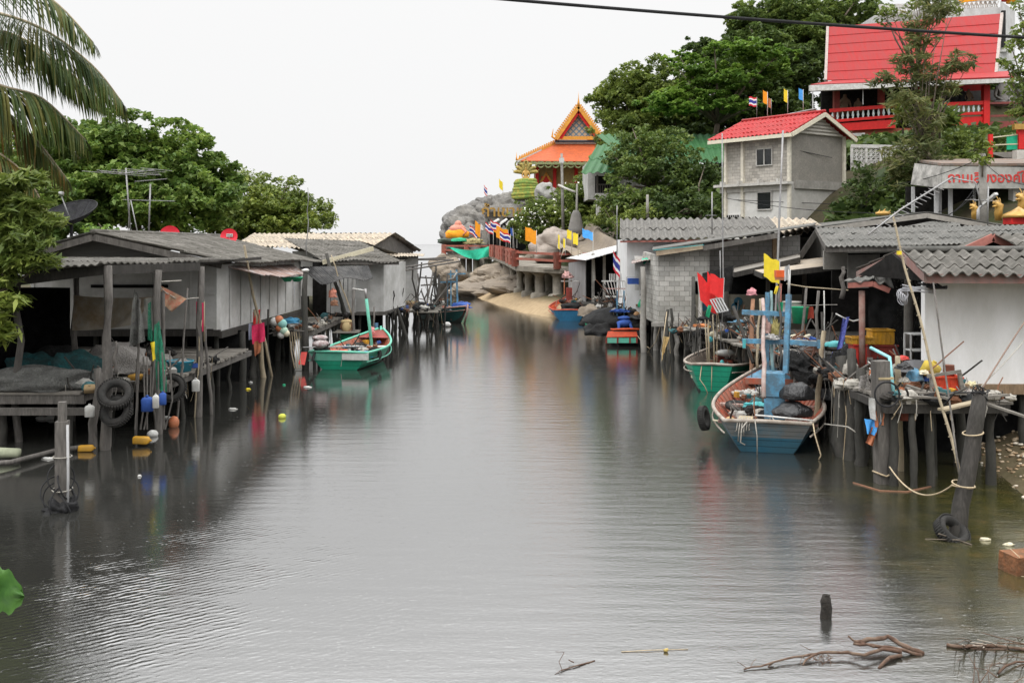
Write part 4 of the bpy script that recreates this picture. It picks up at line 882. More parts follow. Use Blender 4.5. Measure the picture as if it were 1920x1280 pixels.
# floating litter
for i, (px, py, m, l, s) in enumerate(((437, 767, WHITE, 'white scrap floating off the left landing, left of the yellow ball', .13), (465, 730, YELF, 'yellow scrap floating below the pink clothes', .1), (470, 717, WHITE, 'small white scrap nearest the pink clothes piles', .07), (577, 726, WHITE, 'white scrap floating in front of the green boat', .14), (312, 783, WHITE, 'white scrap at the foot of the landing corner', .14), (262, 893, WHITE, 'tiny white speck in the near left water', .035), (90, 860, WHITE, 'white scrap beside the concrete post', .12), (533, 722, GREENP, 'small green scrap left of the white one in front of the boat', .05))):
    c = G(px, py); one(MB().blob(c + V((0, 0, .01)), (s, s * .6, .03), 10, 6, .3, 3, i), 'floating_litter', m, l, 'litter', smooth=True)
buoy(G(529, 783) + V((0, 0, .03)), .1, mt('lime ball', (.5, .52, .08)), 'yellow green ball floating in mid water', .8)
for (px, py) in ((80, 775), (98, 775)):
    one(MB().blob(G(px, py + 10) + V((0, 0, .02)), (.2, .1, .06), 10, 6, .3, 3, px), 'floating_litter', WHITE, f'white foam lump under the left landing, {"left" if px < 90 else "right"} of the pair', 'litter', smooth=True)
# ================================================================== RIGHT BANK
# ---- near white-walled house
wh = thing('stilt_house', 'white-walled house with a ribbed grey roof at the right edge, on stilts', 'house', (9.5, 22, 0))
MB().prism([(8.47, 21, 1.63), (13.5, 21, 1.63), (13.5, 21, 3.72), (8.47, 21, 3.72)], (0, .2, 0)).build('wall', CEMW, wh)
MB().prism([(8.62, 21.21, 1.63), (10.4, 25.2, 1.63), (10.4, 25.2, 3.72), (8.62, 21.21, 3.72)], (.1, 0, 0)).build('side_wall', DARKW, wh)  # side wall coloured black to carry the shade beside the white front
mb = MB(); corr(mb, W(1690, 470, 23), W(2060, 470, 23), W(2120, 519, 19.8), W(1731, 516, 19.8), .26, .045, 3, .035, .0, .02, 8)
corr(mb, W(1690, 470, 23.02), W(2060, 470, 23.02), V((13.5, 26.5, 3.8)), V((8.9, 26.5, 3.8)), .26, .045, 3, .035, .0, .02, 8); mb.build('roof', ROOFG, wh)
mb = MB(); mb.tube([W(1684, 467, 23), W(2060, 467, 23)], .07, 8); mb.build('ridge_cap', ROOFL, wh, True)
mb = MB(); mb.bar(W(1690, 478, 22.95), W(1735, 521, 19.9), .05, .17); mb.bar(W(1688, 478, 22.95), V((8.9, 26.4, 3.7)), .05, .17); mb.bar(W(1735, 522, 19.95), W(2080, 524, 19.95), .05, .18); mb.build('barge_board', mt('faded red grey board', (.26, .2, .18), var=.25, dirt=(.3, .11, .09), dirtamt=.35, dscale=3), wh)
MB().prism([(8.5, 21.05, 3.73), (8.5, 25.15, 3.73), (8.5, 22.95, 4.28)], (.08, 0, 0)).build('gable', DARKW, wh)  # black sheet standing in for the unlit interior under the roof
MB().bar((8.4, 20.95, 1.53), (13.5, 20.95, 1.53), .14, .2).bar((8.42, 20.95, 1.53), (8.42, 25.2, 1.53), .14, .2).build('sill_beam', WOODB, wh)
for q in ((1690, 475), (1716, 560), (1723, 505)): pass
MB().bar(W(1700, 513, 22), W(1727, 513, 21.8), .06, .1).build('eave_block', WOODG, wh)
stilts(wh, (8.6, 9.6, 10.7, 11.8), (21.2, 23, 25), 1.45, .11)

# ---- red-edged roof behind
rb = thing('stilt_house', 'roof with red barge boards behind the white-walled house', 'house', (12, 28, 0))
mb = MB(); corr(mb, W(1862, 440, 26), W(2060, 436, 26.5), W(2100, 480, 23), W(1930, 476, 23.6), .26, .04, 2, .03, 0, .02, 8); corr(mb, W(1862, 440, 26), W(2060, 436, 26.5), W(2000, 440, 31), W(1850, 452, 31), .26, .04, 2); mb.build('roof', ROOFG, rb)
mb = MB(); mb.bar(W(1862, 445, 25.9), W(1800, 474, 25.9), .05, .2); mb.bar(W(1862, 445, 25.9), W(1935, 477, 25.9), .05, .2); mb.build('barge_board', PINKR, rb)
mb = MB(); corr(mb, W(1862, 440, 26), W(1850, 440, 30), W(1788, 470, 30), W(1797, 472, 26), .2, .03, 1); mb.build('roof_slope', ROOFG, rb)
MB().prism([W(1805, 476, 26.2), W(1862, 448, 26.2), W(1930, 476, 26.2)], (0, .1, 0)).build('gable', DARK, rb)
MB().box((13, 27.8, 2.6), (4.2, 3, 3.2)).build('wall', CONC, rb)

# ---- long ribbed roof with a shaded veranda
lh = thing('stilt_house', 'house with a long dark ribbed roof over a deep shaded veranda', 'house', (12, 33, 0))
mb = MB(); corr(mb, W(1528, 427, 35.5), W(2000, 421, 35.5), W(2020, 452, 30), W(1548, 464, 30), .17, .022, 3, .02, .02); mb.build('roof', ROOFL, lh)
mb = MB(); corr(mb, W(1528, 427, 35.6), W(2000, 421, 35.6), W(1980, 440, 41), W(1540, 445, 41), .17, .022, 2); mb.build('rear_roof', ROOFG, lh)
mb = MB(); mb.bar(W(1548, 468, 30.1), W(2010, 457, 30.1), .05, .16); mb.bar(W(1530, 430, 35.4), W(1549, 468, 30.1), .05, .16); mb.build('fascia', WOODG, lh)
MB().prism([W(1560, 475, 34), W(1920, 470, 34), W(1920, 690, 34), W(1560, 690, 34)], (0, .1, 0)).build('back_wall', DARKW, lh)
MB().prism([W(1590, 478, 31), W(1650, 476, 31), W(1650, 540, 31), W(1590, 540, 31)], (0, .1, 0)).build('board_panel', mt('dull grey board', (.13, .125, .115), var=.2), lh)
MB().prism([W(1545, 470, 31.6), W(1590, 470, 31.6), W(1590, 505, 31.6), W(1545, 505, 31.6)], (0, .1, 0)).build('pale_panel', CONC, lh)
mb = MB(); mb.box((12, 30.5, 1.55), (7.4, 8.6, .1)); mb.build('floor', WOODD, lh)
stilts(lh, (8.8, 10, 11.2, 12.5), (27, 29, 31.5), 1.5, .1)
cloth('shade_cloth', (W(1628, 520, 26.5), W(1735, 515, 26.5), W(1730, 690, 26), W(1632, 655, 26)), netmat('black shade net', (.02, .02, .02), 55, .30), 'black shade net hanging under the small red-edged roof', 'shade cloth', 14, 14, .1)
MB_ = one(MB().lathe([(.12, 0), (.11, 2.2), (.1, 2.4)], W(1704, 705, 24.5), 12), 'house_post', CONC, 'round concrete post in the shade left of the white wall', 'post', smooth=True)

# ---- small roof with red fascia on a red pole
sr = thing('porch_roof', 'small arched porch roof with red fascia on a red pole', 'porch', W(1617, 720, 24))
mb = MB(); corr(mb, W(1640, 514, 25), W(1668, 514, 25), W(1676, 541, 23.4), W(1640, 527, 23.4), .17, .022, 1); corr(mb, W(1592, 523, 25), W(1640, 514, 25), W(1640, 527, 23.4), W(1583, 530, 23.4), .17, .022, 1); mb.build('roof', ROOFL, sr)
mb = MB(); mb.bar(W(1590, 535, 23.45), W(1637, 532, 23.45), .04, .12); mb.bar(W(1637, 532, 23.45), W(1668, 545, 23.45), .04, .12); mb.build('fascia', PINKR, sr)
mb = MB(); mb.tube([W(1617, 712, 23.6), W(1616, 545, 23.6)], .07, 10); mb.build('post', mt('flaking red pole', (.24, .09, .065), var=.25, dirt=(.3, .27, .24), dirtamt=.4, dscale=2), sr, True)

# ---- gabled grey frame roof farther back
gb = thing('house', 'low gabled grey house behind the long ribbed roof', 'house', (15, 42, 0))
mb = MB(); corr(mb, W(1738, 398, 42), W(1700, 402, 50), W(1500, 424, 50), W(1540, 428, 42), .17, .02, 2); corr(mb, W(1738, 398, 42), W(1720, 402, 50), W(1900, 424, 50), W(1905, 430, 42), .17, .02, 2); mb.build('roof', ROOFL, gb)
mb = MB(); mb.bar(W(1738, 404, 41.9), W(1545, 430, 41.9), .06, .2); mb.bar(W(1738, 404, 41.9), W(1905, 434, 41.9), .06, .2); mb.build('barge_board', mt('pale board', (.3, .28, .25)), gb)
MB().prism([W(1560, 434, 42.2), W(1738, 408, 42.2), W(1890, 434, 42.2), W(1890, 450, 42.2), W(1560, 450, 42.2)], (0, 6, 0)).build('gable', DARKW, gb)
mb = MB(); corr(mb, W(1762, 412, 43.5), W(1800, 413, 43.5), W(1800, 428, 39), W(1700, 426, 39), .17, .02, 1); mb.build('porch_roof', ROOFL, gb)
MB().box((16.5, 46, 2.8), (7, 6, 4)).build('wall', CONC, gb)

# ---- corrugated-roofed white house with block annex
cw = thing('house', 'white house with a wide corrugated roof behind the block shed', 'house', (9, 48, 0))
mb = MB(); corr(mb, W(1163, 411, 50), W(1440, 408, 50), W(1470, 446, 45.5), W(1162, 450, 45.5), .33, .06, 2, .04, .0, .03, 8); mb.build('roof', ROOFG if 0 else mt('ribbed grey roof', (.13, .125, .115), var=.35, scale=6, dirt=(.25, .235, .21), dirtamt=.22, dscale=2.5, stretch=(3, .5, .5)), cw)
mb = MB(); corr(mb, W(1440, 408, 50), W(1520, 411, 48.5), W(1545, 430, 45), W(1470, 446, 45.5), .33, .06, 2, .04, 0, .03, 8); mb.build('roof_patch', ROOFT, cw)
mb = MB(); corr(mb, W(1163, 411, 50), W(1440, 408, 50), W(1450, 440, 54), W(1163, 440, 54), .33, .06, 1); mb.build('rear_roof', ROOFG, cw)
MB().bar(W(1163, 453, 45.6), W(1470, 449, 45.6), .06, .08).build('fascia', PINKR, cw)
MB().box((9.2, 48.6, 2.9), (8.0, 4.6, 3.6)).build('wall', CEMW, cw)
d_ = MB().box(W(1228, 545, 45), (.95, .06, 1.9)).build('door', mt('pale door', (.52, .53, .53), dirt=(.35, .35, .34)), cw)
MB().box(W(1228, 558, 44.9), (.6, .03, .1)).box(W(1228, 570, 44.9), (.6, .03, .06)).build('door_rail', CONC, d_)
MB().box(W(1229, 503, 44.95), (.8, .05, .5)).build('transom_window', DARK, cw)
MB().box(W(1205, 512, 44.9), (.7, .05, 1.5)).build('white_post', WHITE, cw)
mb = MB(); corr(mb, W(1185, 488, 46), W(1234, 478, 46), W(1236, 483, 43), W(1184, 494, 43), .1, .01, 1, .01, 0); mb.build('door_canopy', TIN, cw)
MB().box((8.5, 45.2, 1.35), (6, 2.0, .1)).build('floor', WOODD, cw)
stilts(cw, (6.2, 7.4, 8.6), (44.6, 46.5, 49), 1.3, .12)
cloth('awning_cloth', (W(1204, 484, 44), W(1233, 481, 44), W(1233, 493, 43), W(1206, 493, 43.2)), GREENN, 'green cloth awning over the grey door', 'awning', 8, 5, .06)

BLK = blocks('concrete block wall', (.68, .66, .62), (.44, .43, .4), (.3, .29, .27), .4, .2)
BLKY = blocks('concrete block wall along the bank', (.64, .62, .58), (.44, .43, .4), (.3, .29, .27), .4, .2, R(90))
bs = thing('block_shed', 'shed of bare concrete blocks standing on stilts over the water', 'shed', (6.9, 42, 0))
mb = MB(); mb.prism([W(1234, 478, 41), W(1326, 465, 41), W(1326, 608, 41), W(1234, 608, 41)], (0, .14, 0)); mb.build('front_wall', BLK, bs)
mb = MB(); a_, b_ = W(1326, 465, 41), W(1326, 608, 41); mb.prism([a_ + V((0, .14, 0)), b_ + V((0, .14, 0)), b_ + V((.3, 5, 0)), a_ + V((.3, 5, .3))], (.12, 0, 0)); mb.build('side_wall', BLKY, bs)
a_ = W(1234, 478, 41.14); b_ = W(1234, 608, 41.14); MB().prism([a_, b_, b_ + V((-.1, 4, 0)), a_ + V((-.1, 4, .1))], (.12, 0, 0)).build('rear_wall', BLKY, bs)
mb = MB(); mb.slab(W(1222, 468, 40.4), W(1525, 421, 40.4), W(1530, 417, 46.5), W(1225, 462, 46.5), .05); mb.build('roof', ROOFL, bs)
mb = MB(); mb.bar(W(1230, 475, 40.45), W(1318, 462, 40.45), .05, .2); mb.build('fascia', mt('tan fascia', (.5, .42, .3), dirt=(.3, .2, .14)), bs)
MB().bar(W(1318, 465, 40.45), W(1460, 441, 40.45), .05, .2).build('fascia', WOODG, bs)
MB().bar(W(1225, 469, 40.35), W(1320, 459, 40.35), .03, .03).build('gutter', CYAN, bs)
MB().prism([W(1326, 468, 42), W(1500, 440, 42), W(1500, 524, 42), W(1326, 524, 42)], (0, .12, 0)).build('annex_wall', blocks('grey block wall', (.36, .35, .335), (.27, .26, .25), (.18, .175, .165), .4, .2), bs)
MB().box(W(1452, 480, 41.7), (.16, .14, 1.7)).build('annex_post', WOODB, bs)
MB().bar(W(1500, 482, 40), W(1533, 432, 40), .1, .2).build('brace', WOODD, bs)
MB().bar(W(1222, 608, 40.95), W(1326, 608, 40.95), .16, .16).build('floor_beam', CONC, bs)
stilts(bs, (6.15, 6.7, 7.5, 7.9), (41.2, 43.5, 46), 1.28, .14, CONC)
# plywood wall under awning
pw = thing('board_wall', 'stained cement board wall under the plank awnings', 'wall', W(1390, 640, 39.5))
MB().prism([W(1300, 552, 39.5), W(1508, 552, 39.5), W(1508, 622, 39.5), W(1300, 622, 39.5)], (0, .08, 0)).build('panel', mt('stained cement board', (.3, .285, .23), var=.15, dirt=(.17, .155, .12), dirtamt=.45, dscale=.9), pw)
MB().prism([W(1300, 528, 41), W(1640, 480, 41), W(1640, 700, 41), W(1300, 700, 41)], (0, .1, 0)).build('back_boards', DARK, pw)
for x in (1362, 1440, 1508): MB().bar(W(x, 640, 39.4), W(x, 505, 39.4), .14).build('post', WOODG, pw)
for x, y in ((1384, 565), (1379, 575), (1318, 575)): MB().lathe([(.17, 0), (.17, .04)], W(x, y, 39.38), 14, rotm(R(90)), True).build('plate', mt('dark teal plate', (.02, .08, .12)), pw)
MB().box(W(1400, 645, 39.0), (4.4, 1.2, .08)).build('shelf', WOODD, pw)
for i, (Q, l, m) in enumerate((((W(1362, 503, 42), W(1500, 474, 42), W(1500, 482, 37.5), W(1378, 510, 37.5)), 'upper plank awning propped over the board wall', PLANK), ((W(1394, 498, 41.5), W(1585, 478, 40), W(1560, 497, 35), W(1430, 512, 35)), 'lower tan plank awning over the shaded landing', mt('tan sheet', (.42, .35, .26), var=.2, dirt=(.28, .25, .22), dirtamt=.4)))):
    rt = thing('plank_awning', l, 'awning', Q[3] - V((0, 0, .1)))
    MB().slab(*Q, .05, (0, 0, 1)).build('sheet', m, rt)
    MB().bar(Q[3] - V((0, 0, .1)), Q[2] - V((0, 0, .1)), .06, .18).bar(Q[0] - V((0, 0, .1)), Q[3] - V((0, 0, .1)), .06, .18).build('beam', WOODD, rt)
# shaded walkway deck along right bank
wk = thing('canal_walkway', 'long shaded plank walkway along the right bank behind the boats', 'walkway', (8.6, 34, 0))
mb = MB()
for k in range(22): mb.box((8.7 - k * .05, 25.5 + k * .62, 1.35 + random.uniform(-.02, .02)), (2.4, .54, .06), random.uniform(-.02, .02))
mb.build('deck', PLANK, wk)
for k in range(12):
    y = 25.5 + k * 1.15
    for x in (7.7 - k * .04, 8.9 - k * .04): post(MB(), (x, y, -.8), (x, y, 1.3), .09, .05).build('stilt', PILE, wk, True)
cloth('shade_net', (W(1318, 512, 38), W(1375, 498, 38.5), W(1372, 545, 38.5), W(1318, 552, 38)), netmat('dark shade net', (.03, .03, .03), 50, .3), 'dark net screen strung beside the block shed', 'shade cloth', 8, 8, .06)

# ---- tin-roofed sheds beside the bridge
ts = thing('shed', 'open shed with a sloping white tin roof beside the red bridge', 'shed', (5, 52, 0))
mb = MB(); corr(mb, W(1060, 484, 66), W(1175, 455, 62.5), W(1192, 461, 57), W(1097, 488, 58), .12, .012, 2, .01, 0); mb.build('roof', mt('white tin', (.62, .62, .62), rough=.5, dirt=(.4, .38, .35), dirtamt=.3), ts)
mb = MB(); corr(mb, W(1060, 486, 60), W(1100, 478, 56), W(1100, 505, 52), W(1055, 492, 56), .12, .012, 1, .01, 0)
MB().prism([W(1066, 493, 64), W(1098, 487, 61), W(1098, 580, 61), W(1066, 575, 64)], (.05, .1, 0)).build('tin_wall', mt('ribbed tin wall', (.3, .3, .3), var=.3, scale=2, stretch=(22, 22, .3), dirt=(.12, .11, .1), dirtamt=.3), ts)
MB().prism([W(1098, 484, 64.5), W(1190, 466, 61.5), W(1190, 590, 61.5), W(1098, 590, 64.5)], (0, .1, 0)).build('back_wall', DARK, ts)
for x, D in ((1133, 59.5), (1187, 57.5), (1112, 60.5)): MB().bar(W(x, 640, D) - V((0, 0, .4)), W(x, 475, D), .16).build('post', CONC, ts)
MB().box((5.9, 61, 1.0), (3.6, 4.4, .1)).build('floor', WOODD, ts)
stilts(ts, (4.4, 5.7, 6.9), (59, 61.5), .95, .13)
cloth('cloth', (W(1110, 486, 59), W(1115, 486, 59), W(1117, 525, 59), W(1109, 530, 59)), RAGC, 'long grey cloth hanging in the tin-roofed shed', 'cloth', 4, 8, .05)
pr_ = thing('pump_box', 'blue box with a white frame by the grey door', 'box', W(1190, 540, 44.2))
MB().box(W(1187, 527, 44.2), (.45, .4, .25)).build('box', BLUED, pr_); mb = MB()
for sx_ in (-.28, .28): mb.bar(W(1187, 535, 44.2) + V((sx_, 0, -.45)), W(1187, 520, 44.2) + V((sx_, 0, 0)), .04)
mb.bar(W(1187, 520, 44.2) + V((-.28, 0, .02)), W(1187, 520, 44.2) + V((.28, 0, .02)), .04); mb.build('frame', WHITE, pr_)

MB().prism([(10.1, 25.5, -.6), (9.2, 40, -.6), (9.2, 40, 1.3), (10.1, 25.5, 1.3)], (.1, 0, 0)).build('under_shade_sheet', DARK, wk)  # added dark sheet behind the walkway stilts, shuts out light from the rear
MB().prism([(8.6, 22.2, -.6), (13, 22.2, -.6), (13, 22.2, 1.4), (8.6, 22.2, 1.4)], (0, .1, 0)).build('under_shade_sheet', DARK, wh)  # added dark sheet behind the near pier, standing for the shade underneath
tangle('gear and rope litter along the right walkway behind the green boat', [(7.3, 26, 1.4), (7.4, 32, 1.4), (7.3, 39, 1.4)], 150, .3, .6, 5, .9)
tangle('gear heaped in the shade at the back of the right walkway', [(8.8, 27, 1.4), (8.8, 34, 1.4), (8.2, 39, 1.4)], 120, .6, .6, 6)
tangle('rags, cords and scraps along the front of the near pier', [(7.0, 18.95, 1.62), (9.1, 18.95, 1.62)], 55, .15, .24, 7, .15)
tangle('scraps and tools on the back of the near pier', [(7.2, 20.3, 1.62), (9.0, 20.6, 1.62), (8.3, 24, 1.62)], 80, .3, .35, 8, .3)
tangle('ropes and nets tangled on the black mooring piles', [(7.0, 21.5, 1.5), (7.3, 22.5, 1.5), (7.5, 24.5, 1.4)], 90, .22, .4, 9, 1.3)
tangle('nets and sticks round the foot of the block shed piles', [(6.2, 40, 1.0), (7.6, 38, 1.1)], 60, .3, .5, 10, .8)
tangle('gear in the open front of the tin-roofed shed', [(4.6, 59.2, 1.1), (7.0, 58.9, 1.1)], 70, .3, .7, 11, .6)
# ---- piles and net heaps under the middle right bank
k = 0
lab = {}
for (a, b, r, m, l) in (((1243, 680, 38.5), (1252, 580, 39), .09, PILE, 'pile with straw rope tied round it in front of the block shed'),
        ((1262, 660, 40), (1258, 578, 40), .08, PILE, 'dark pile at the right corner of the rope-tied one'),
        ((1303, 670, 37), (1300, 520, 39.4), .1, PILE, 'left pile of the pair rising beside the block shed'),
        ((1312, 670, 37), (1311, 522, 39.4), .1, CONC, 'right pile of the pair rising beside the block shed'),
        ((1352, 660, 34.5), (1350, 470, 35), .02, STEEL, 'thin steel rod standing behind the red flags'),
        ((1358, 660, 34.8), (1354, 250, 35.4), .03, STEEL, 'very tall thin mast behind the red flags'),
        ((1408, 680, 30.2), (1412, 560, 30.6), .085, mt('orange brown trunk', (.36, .19, .11), var=.2, dirt=(.2, .12, .09)), 'orange-brown post with a pink cloth on its top'),
        ((1445, 690, 27.5), (1468, 245, 28.5), .035, STEEL, 'tallest thin mast rising over the blue boat'),
        ((1480, 690, 27.2), (1512, 540, 28), .05, WOODG, 'grey pole leaning right of the blue boat masts'),
        ((1520, 720, 26), (1535, 545, 26.5), .05, WOODG, 'slim grey pole behind the cross-spar end'),
        ((1547, 640, 26.3), (1545, 545, 26.3), .022, WHITE, 'thin white pipe standing in the veranda'),
        ((1541, 730, 25), (1541, 585, 25.6), .045, WOODD, 'dark upright beside the thin white pipe'),
        ((1525, 735, 24.5), (1545, 620, 25), .075, BAMB, 'stout bleached pole leaning between the boat and the piles'),
        ((1578, 560, 26.5), (1580, 500, 26.5), .07, WOODG, 'short stump post under the ribbed roof'),
        ((1240, 560, 42), (1236, 640, 42), .05, WOODG, 'thin stake hugging the block shed corner'),
        ((1208, 640, 42.5), (1205, 500, 42.8), .15, CONC, 'thick grey column in front of the grey door'),
        ((1157, 500, 47), (1157, 385, 47), .03, STEEL, 'thin pale mast over the netted boat')):
    A = W(*a); A.z = min(A.z, -.5) if a[1] > 610 else A.z
    pole('pole', A, W(*b), r, m, l, crook=.04 if r > .04 else .01)
for i, (a, b, r) in enumerate((((1580, 850, 21.6), (1578, 668, 22.2), .19), ((1596, 840, 21.2), (1596, 655, 22), .14), ((1566, 800, 23), (1568, 665, 23.4), .13), ((1612, 850, 20.8), (1614, 690, 21.4), .13))):
    A = W(*a); A.z = -.6; pole('mooring_pile', A, W(*b), r, PILE, ('thick black mooring pile behind the blue boat, nearest the boat', 'black mooring pile just right of the nearest one', 'farthest of the black mooring piles by the blue boat', 'rightmost of the black mooring piles by the blue boat')[i], crook=.08)
heap('net_heap', W(1578, 700, 23.2), (.28, .25, .5), NETHD, 'black netting draped over the mooring piles', amp=.35, seed=6)
heap('net_heap', W(1545, 712, 25.5), (.65, .6, .5), NETHD, 'low black net heap behind the bow of the blue boat', amp=.25, seed=16)
heap('rope_heap', W(1596, 700, 22), (.17, .16, .26), ROPEG, 'grey mooring ropes knotted on the black piles', 'rope', .25, 4)
cloth('net_bundle', (W(1580, 595, 24), W(1592, 594, 24), W(1582, 652, 23.8), W(1568, 655, 23.8)), mt('violet net', (.10, .12, .38), var=.4, scale=20, bmp=1, bdist=.03), 'violet blue net hung over a bent pipe', 'fishing net', 6, 10, .06)
heap('net_bundle', W(1571, 668, 23.7), (.13, .13, .1), mt('violet net', (.1, .12, .38)), 'violet rope knot at the foot of the hung net', 'rope', .4, 3)
one(MB().tube([W(1567, 588, 24), W(1580, 595, 24), W(1600, 602, 24), W(1617, 598, 23.7)], .02, 6), 'bent_pipe', WHITE, 'bent white pipe carrying the violet net', 'pipe', smooth=True)
# crates and bins on right pier back part
def crate(c, s, m, label, rz=0, name='crate', cat='crate', lip=True):
    c = V(c); rt = thing(name, label, cat, c, 0); x, y, z = s; M = rotm(0, 0, rz)
    mb = MB(); t = .025
    mb.box(c + V((0, 0, t / 2)), (x, y, t), rz)
    for dx, dy, w, d in ((0, -y / 2 + t / 2, x, t), (0, y / 2 - t / 2, x, t), (-x / 2 + t / 2, 0, t, y - 2 * t - .004), (x / 2 - t / 2, 0, t, y - 2 * t - .004)):
        mb.box(c + M @ V((dx, dy, z / 2 + .003)), (w, d, z - .006), rz)
    mb.build('body', m, rt)
    mb = MB()
    for dx, dy, w, d in ((0, -y / 2, x + .05, .05), (0, y / 2, x + .05, .05), (-x / 2, 0, .05, y - .06), (x / 2, 0, .05, y - .06)):
        mb.box(c + M @ V((dx, dy, z + .012)), (w, d, .035), rz)
    mb.build('rim', m, rt)
    mb = MB(); n = max(3, int(x / .09))
    for i in range(n + 1): mb.box(c + M @ V((-x / 2 + i * x / n, -y / 2 - .008, z * .48)), (.018, .02, z * .8), rz)
    mb.build('rib', m, rt); return rt
pb = W(1600, 690, 24); zb = 1.42
def onz(px, D, z): return V(((px - CX) * D / F, D, z))
crate(onz(1606, 24, 1.62), (.30, .4, .52), REDP, 'tall dull red bin under the left yellow crate', .05, 'bin', 'bin')
crate(onz(1652, 24.2, 1.62), (.62, .42, .48), REDD, 'dark red bin under the upper yellow crate', 0, 'bin', 'bin')
crate(onz(1612, 24, 2.16), (.52, .42, .14), YEL, 'shallow yellow crate on the dull red bin', .03)
crate(onz(1650, 24.2, 2.14), (.5, .42, .32), YEL, 'deep yellow crate stacked highest by the red pole', 0)
lw = thing('bench', 'low wooden bench carrying the red bins beside the veranda', 'bench', (8.4, 24.1, 1.3)); MB().box((8.5, 24.15, 1.58), (1.4, .6, .05)).build('top', PLANK, lw)
for x in (7.9, 8.5, 9.1): MB().bar((x, 24.1, -.6), (x, 24.1, 1.55), .09).build('leg', PILE, lw)
lc = MB().box(W(1530, 632, 27), (.6, .4, .12))
crate(W(1500, 644, 28.5), (.75, .5, .14), BLUED, 'flat blue crate of pale fish behind the cross-spar')
mb = MB()
for k in range(16): mb.blob(W(1478 + random.uniform(0, 38), 632 + random.uniform(-5, 5), 28.6), (.09, .05, .04), 8, 6, .2)
one(mb, 'fish_pile', CREAM, 'pale pile of gutted fish in the flat blue crate', 'fish', smooth=True, kind='stuff')
heap('basket', W(1520, 660, 26.5), (.3, .3, .28), mt('rust coil', (.13, .07, .05), var=.4), 'rusty net winch drum behind the blue boat', 'winch', .1)
MB_ = thing('bicycle_wheel', 'rusty spoked wheel standing behind the blue boat', 'wheel', W(1500, 690, 26))
MB().torus(W(1502, 655, 26), .32, .02, 28, 6, rotm(R(86))).build('rim', mt('rusty rim', (.16, .08, .06)), MB_, True)
mb = MB()
for k in range(8): a = k * math.pi / 8; d = V((math.cos(a), 0, math.sin(a))) * .31; mb.tube([W(1502, 655, 26) - d, W(1502, 655, 26) + d], .006, 4)
mb.build('spoke', STEEL, MB_)
rt = thing('bucket', 'green bucket in the shade behind the blue boat masts', 'bucket', W(1500, 600, 31)); MB().lathe([(.2, 0), (.26, .48), (.28, .5), (.25, .5), (.19, .03), (.001, .03)], W(1500, 606, 31), 18).build('body', GREENP, rt, True)
rt = thing('drum', 'grey steel drum in the veranda behind the mast', 'drum', W(1488, 610, 31.5)); MB().lathe([(.28, 0), (.3, .02), (.28, .3), (.3, .32), (.28, .34), (.28, .62), (.3, .64), (.28, .66), (.001, .66)], W(1485, 605, 31.6), 20).build('body', CONC, rt, True)
cloth('shirt', (W(1512, 575, 31), W(1524, 575, 31), W(1526, 596, 31), W(1512, 598, 31)), mt('brick red cloth', (.3, .05, .03)), 'brick red shirt hanging at the back of the veranda', 'clothes', 5, 5, .05)
one(MB().tube([W(1475, 532, 28), W(1510, 538, 28), W(1590, 544, 28)], .02, 6), 'spar', BAMB, 'pale horizontal bamboo spar under the veranda roof', 'pole', smooth=True)
one(MB().tube([W(1480, 573, 29), W(1570, 571, 28)], .008, 5), 'clothes_line', ROPEG, 'thin line strung across the shaded veranda', 'rope')
for i, (px, py, c_) in enumerate(((1512, 640, .2), (1540, 650, .22), (1560, 655, .18), (1530, 675, .2))):
    one(MB().box(W(px, py, 26.4 + i * .2), (1.1, .35, .06), .2 * i - .3, 0, .05), 'loose_board', WOODG if i % 2 else PLANK, ('topmost', 'second', 'third', 'lowest')[i] + ' of the loose boards stacked left of the violet net', 'board')
heap('basket', W(1567, 648, 25.6), (.28, .2, .12), CYAN, 'turquoise tub lying on the loose boards', 'tub', .1)

# ---- near pier with its clutter
np_ = thing('pier', 'near plank pier heaped with gear in front of the white house', 'pier', (8, 20.5, 0))
mb = MB(); planks(mb, 6.95, 9.2, 18.9, 21.0, 1.56, .19, 'x'); planks(mb, 7.9, 9.2, 21.0, 25, 1.55, .2, 'x'); mb.build('deck', PLANK, np_)
mb = MB(); mb.bar((6.9, 18.95, 1.45), (9.2, 18.95, 1.45), .1, .16); mb.bar((6.95, 18.9, 1.44), (6.97, 21, 1.44), .1, .14); mb.bar((9.1, 18.9, 1.4), (9.1, 21, 1.4), .1, .14); mb.build('deck_beam', WOODD, np_)
for x, y, r in ((7.1, 19.1, .1), (7.42, 19.0, .08), (7.8, 19.1, .09), (8.2, 19.9, .08), (8.95, 19.2, .11), (7.1, 20.8, .12), (8.1, 22.8, .12), (8.3, 22.5, .12), (7.6, 21, .12), (9.1, 20.8, .12), (8.2, 24, .1)):
    post(MB(), (x, y, -.8), (x + random.uniform(-.05, .05), y, 1.42), r, .03).build('stilt', PILE, np_, True)
for i, (a, b) in enumerate((((1680, 742, 18.9), (1760, 745, 18.8)), ((1690, 735, 19), (1812, 738, 18.8)), ((1765, 768, 18.2), (1832, 752, 18.6)), ((1830, 745, 18.2), (1890, 740, 18.6)), ((1846, 755, 18.4), (1935, 785, 17.8)), ((1700, 722, 19.3), (1780, 748, 18.7)))):
    one(MB().bar(W(*a), W(*b), .17 if i in (0, 2) else .09, .035), 'loose_board', PLANK if i != 2 else BAMB, ('short board jutting from the near pier edge, leftmost', 'long thin board along the near pier edge', 'pale tan board jutting out left of the leaning post', 'thin board jutting out right of the leaning post', 'thin batten slanting down at the right edge of the photo', 'slanting board lying on top of the near pier edge')[i], 'board')
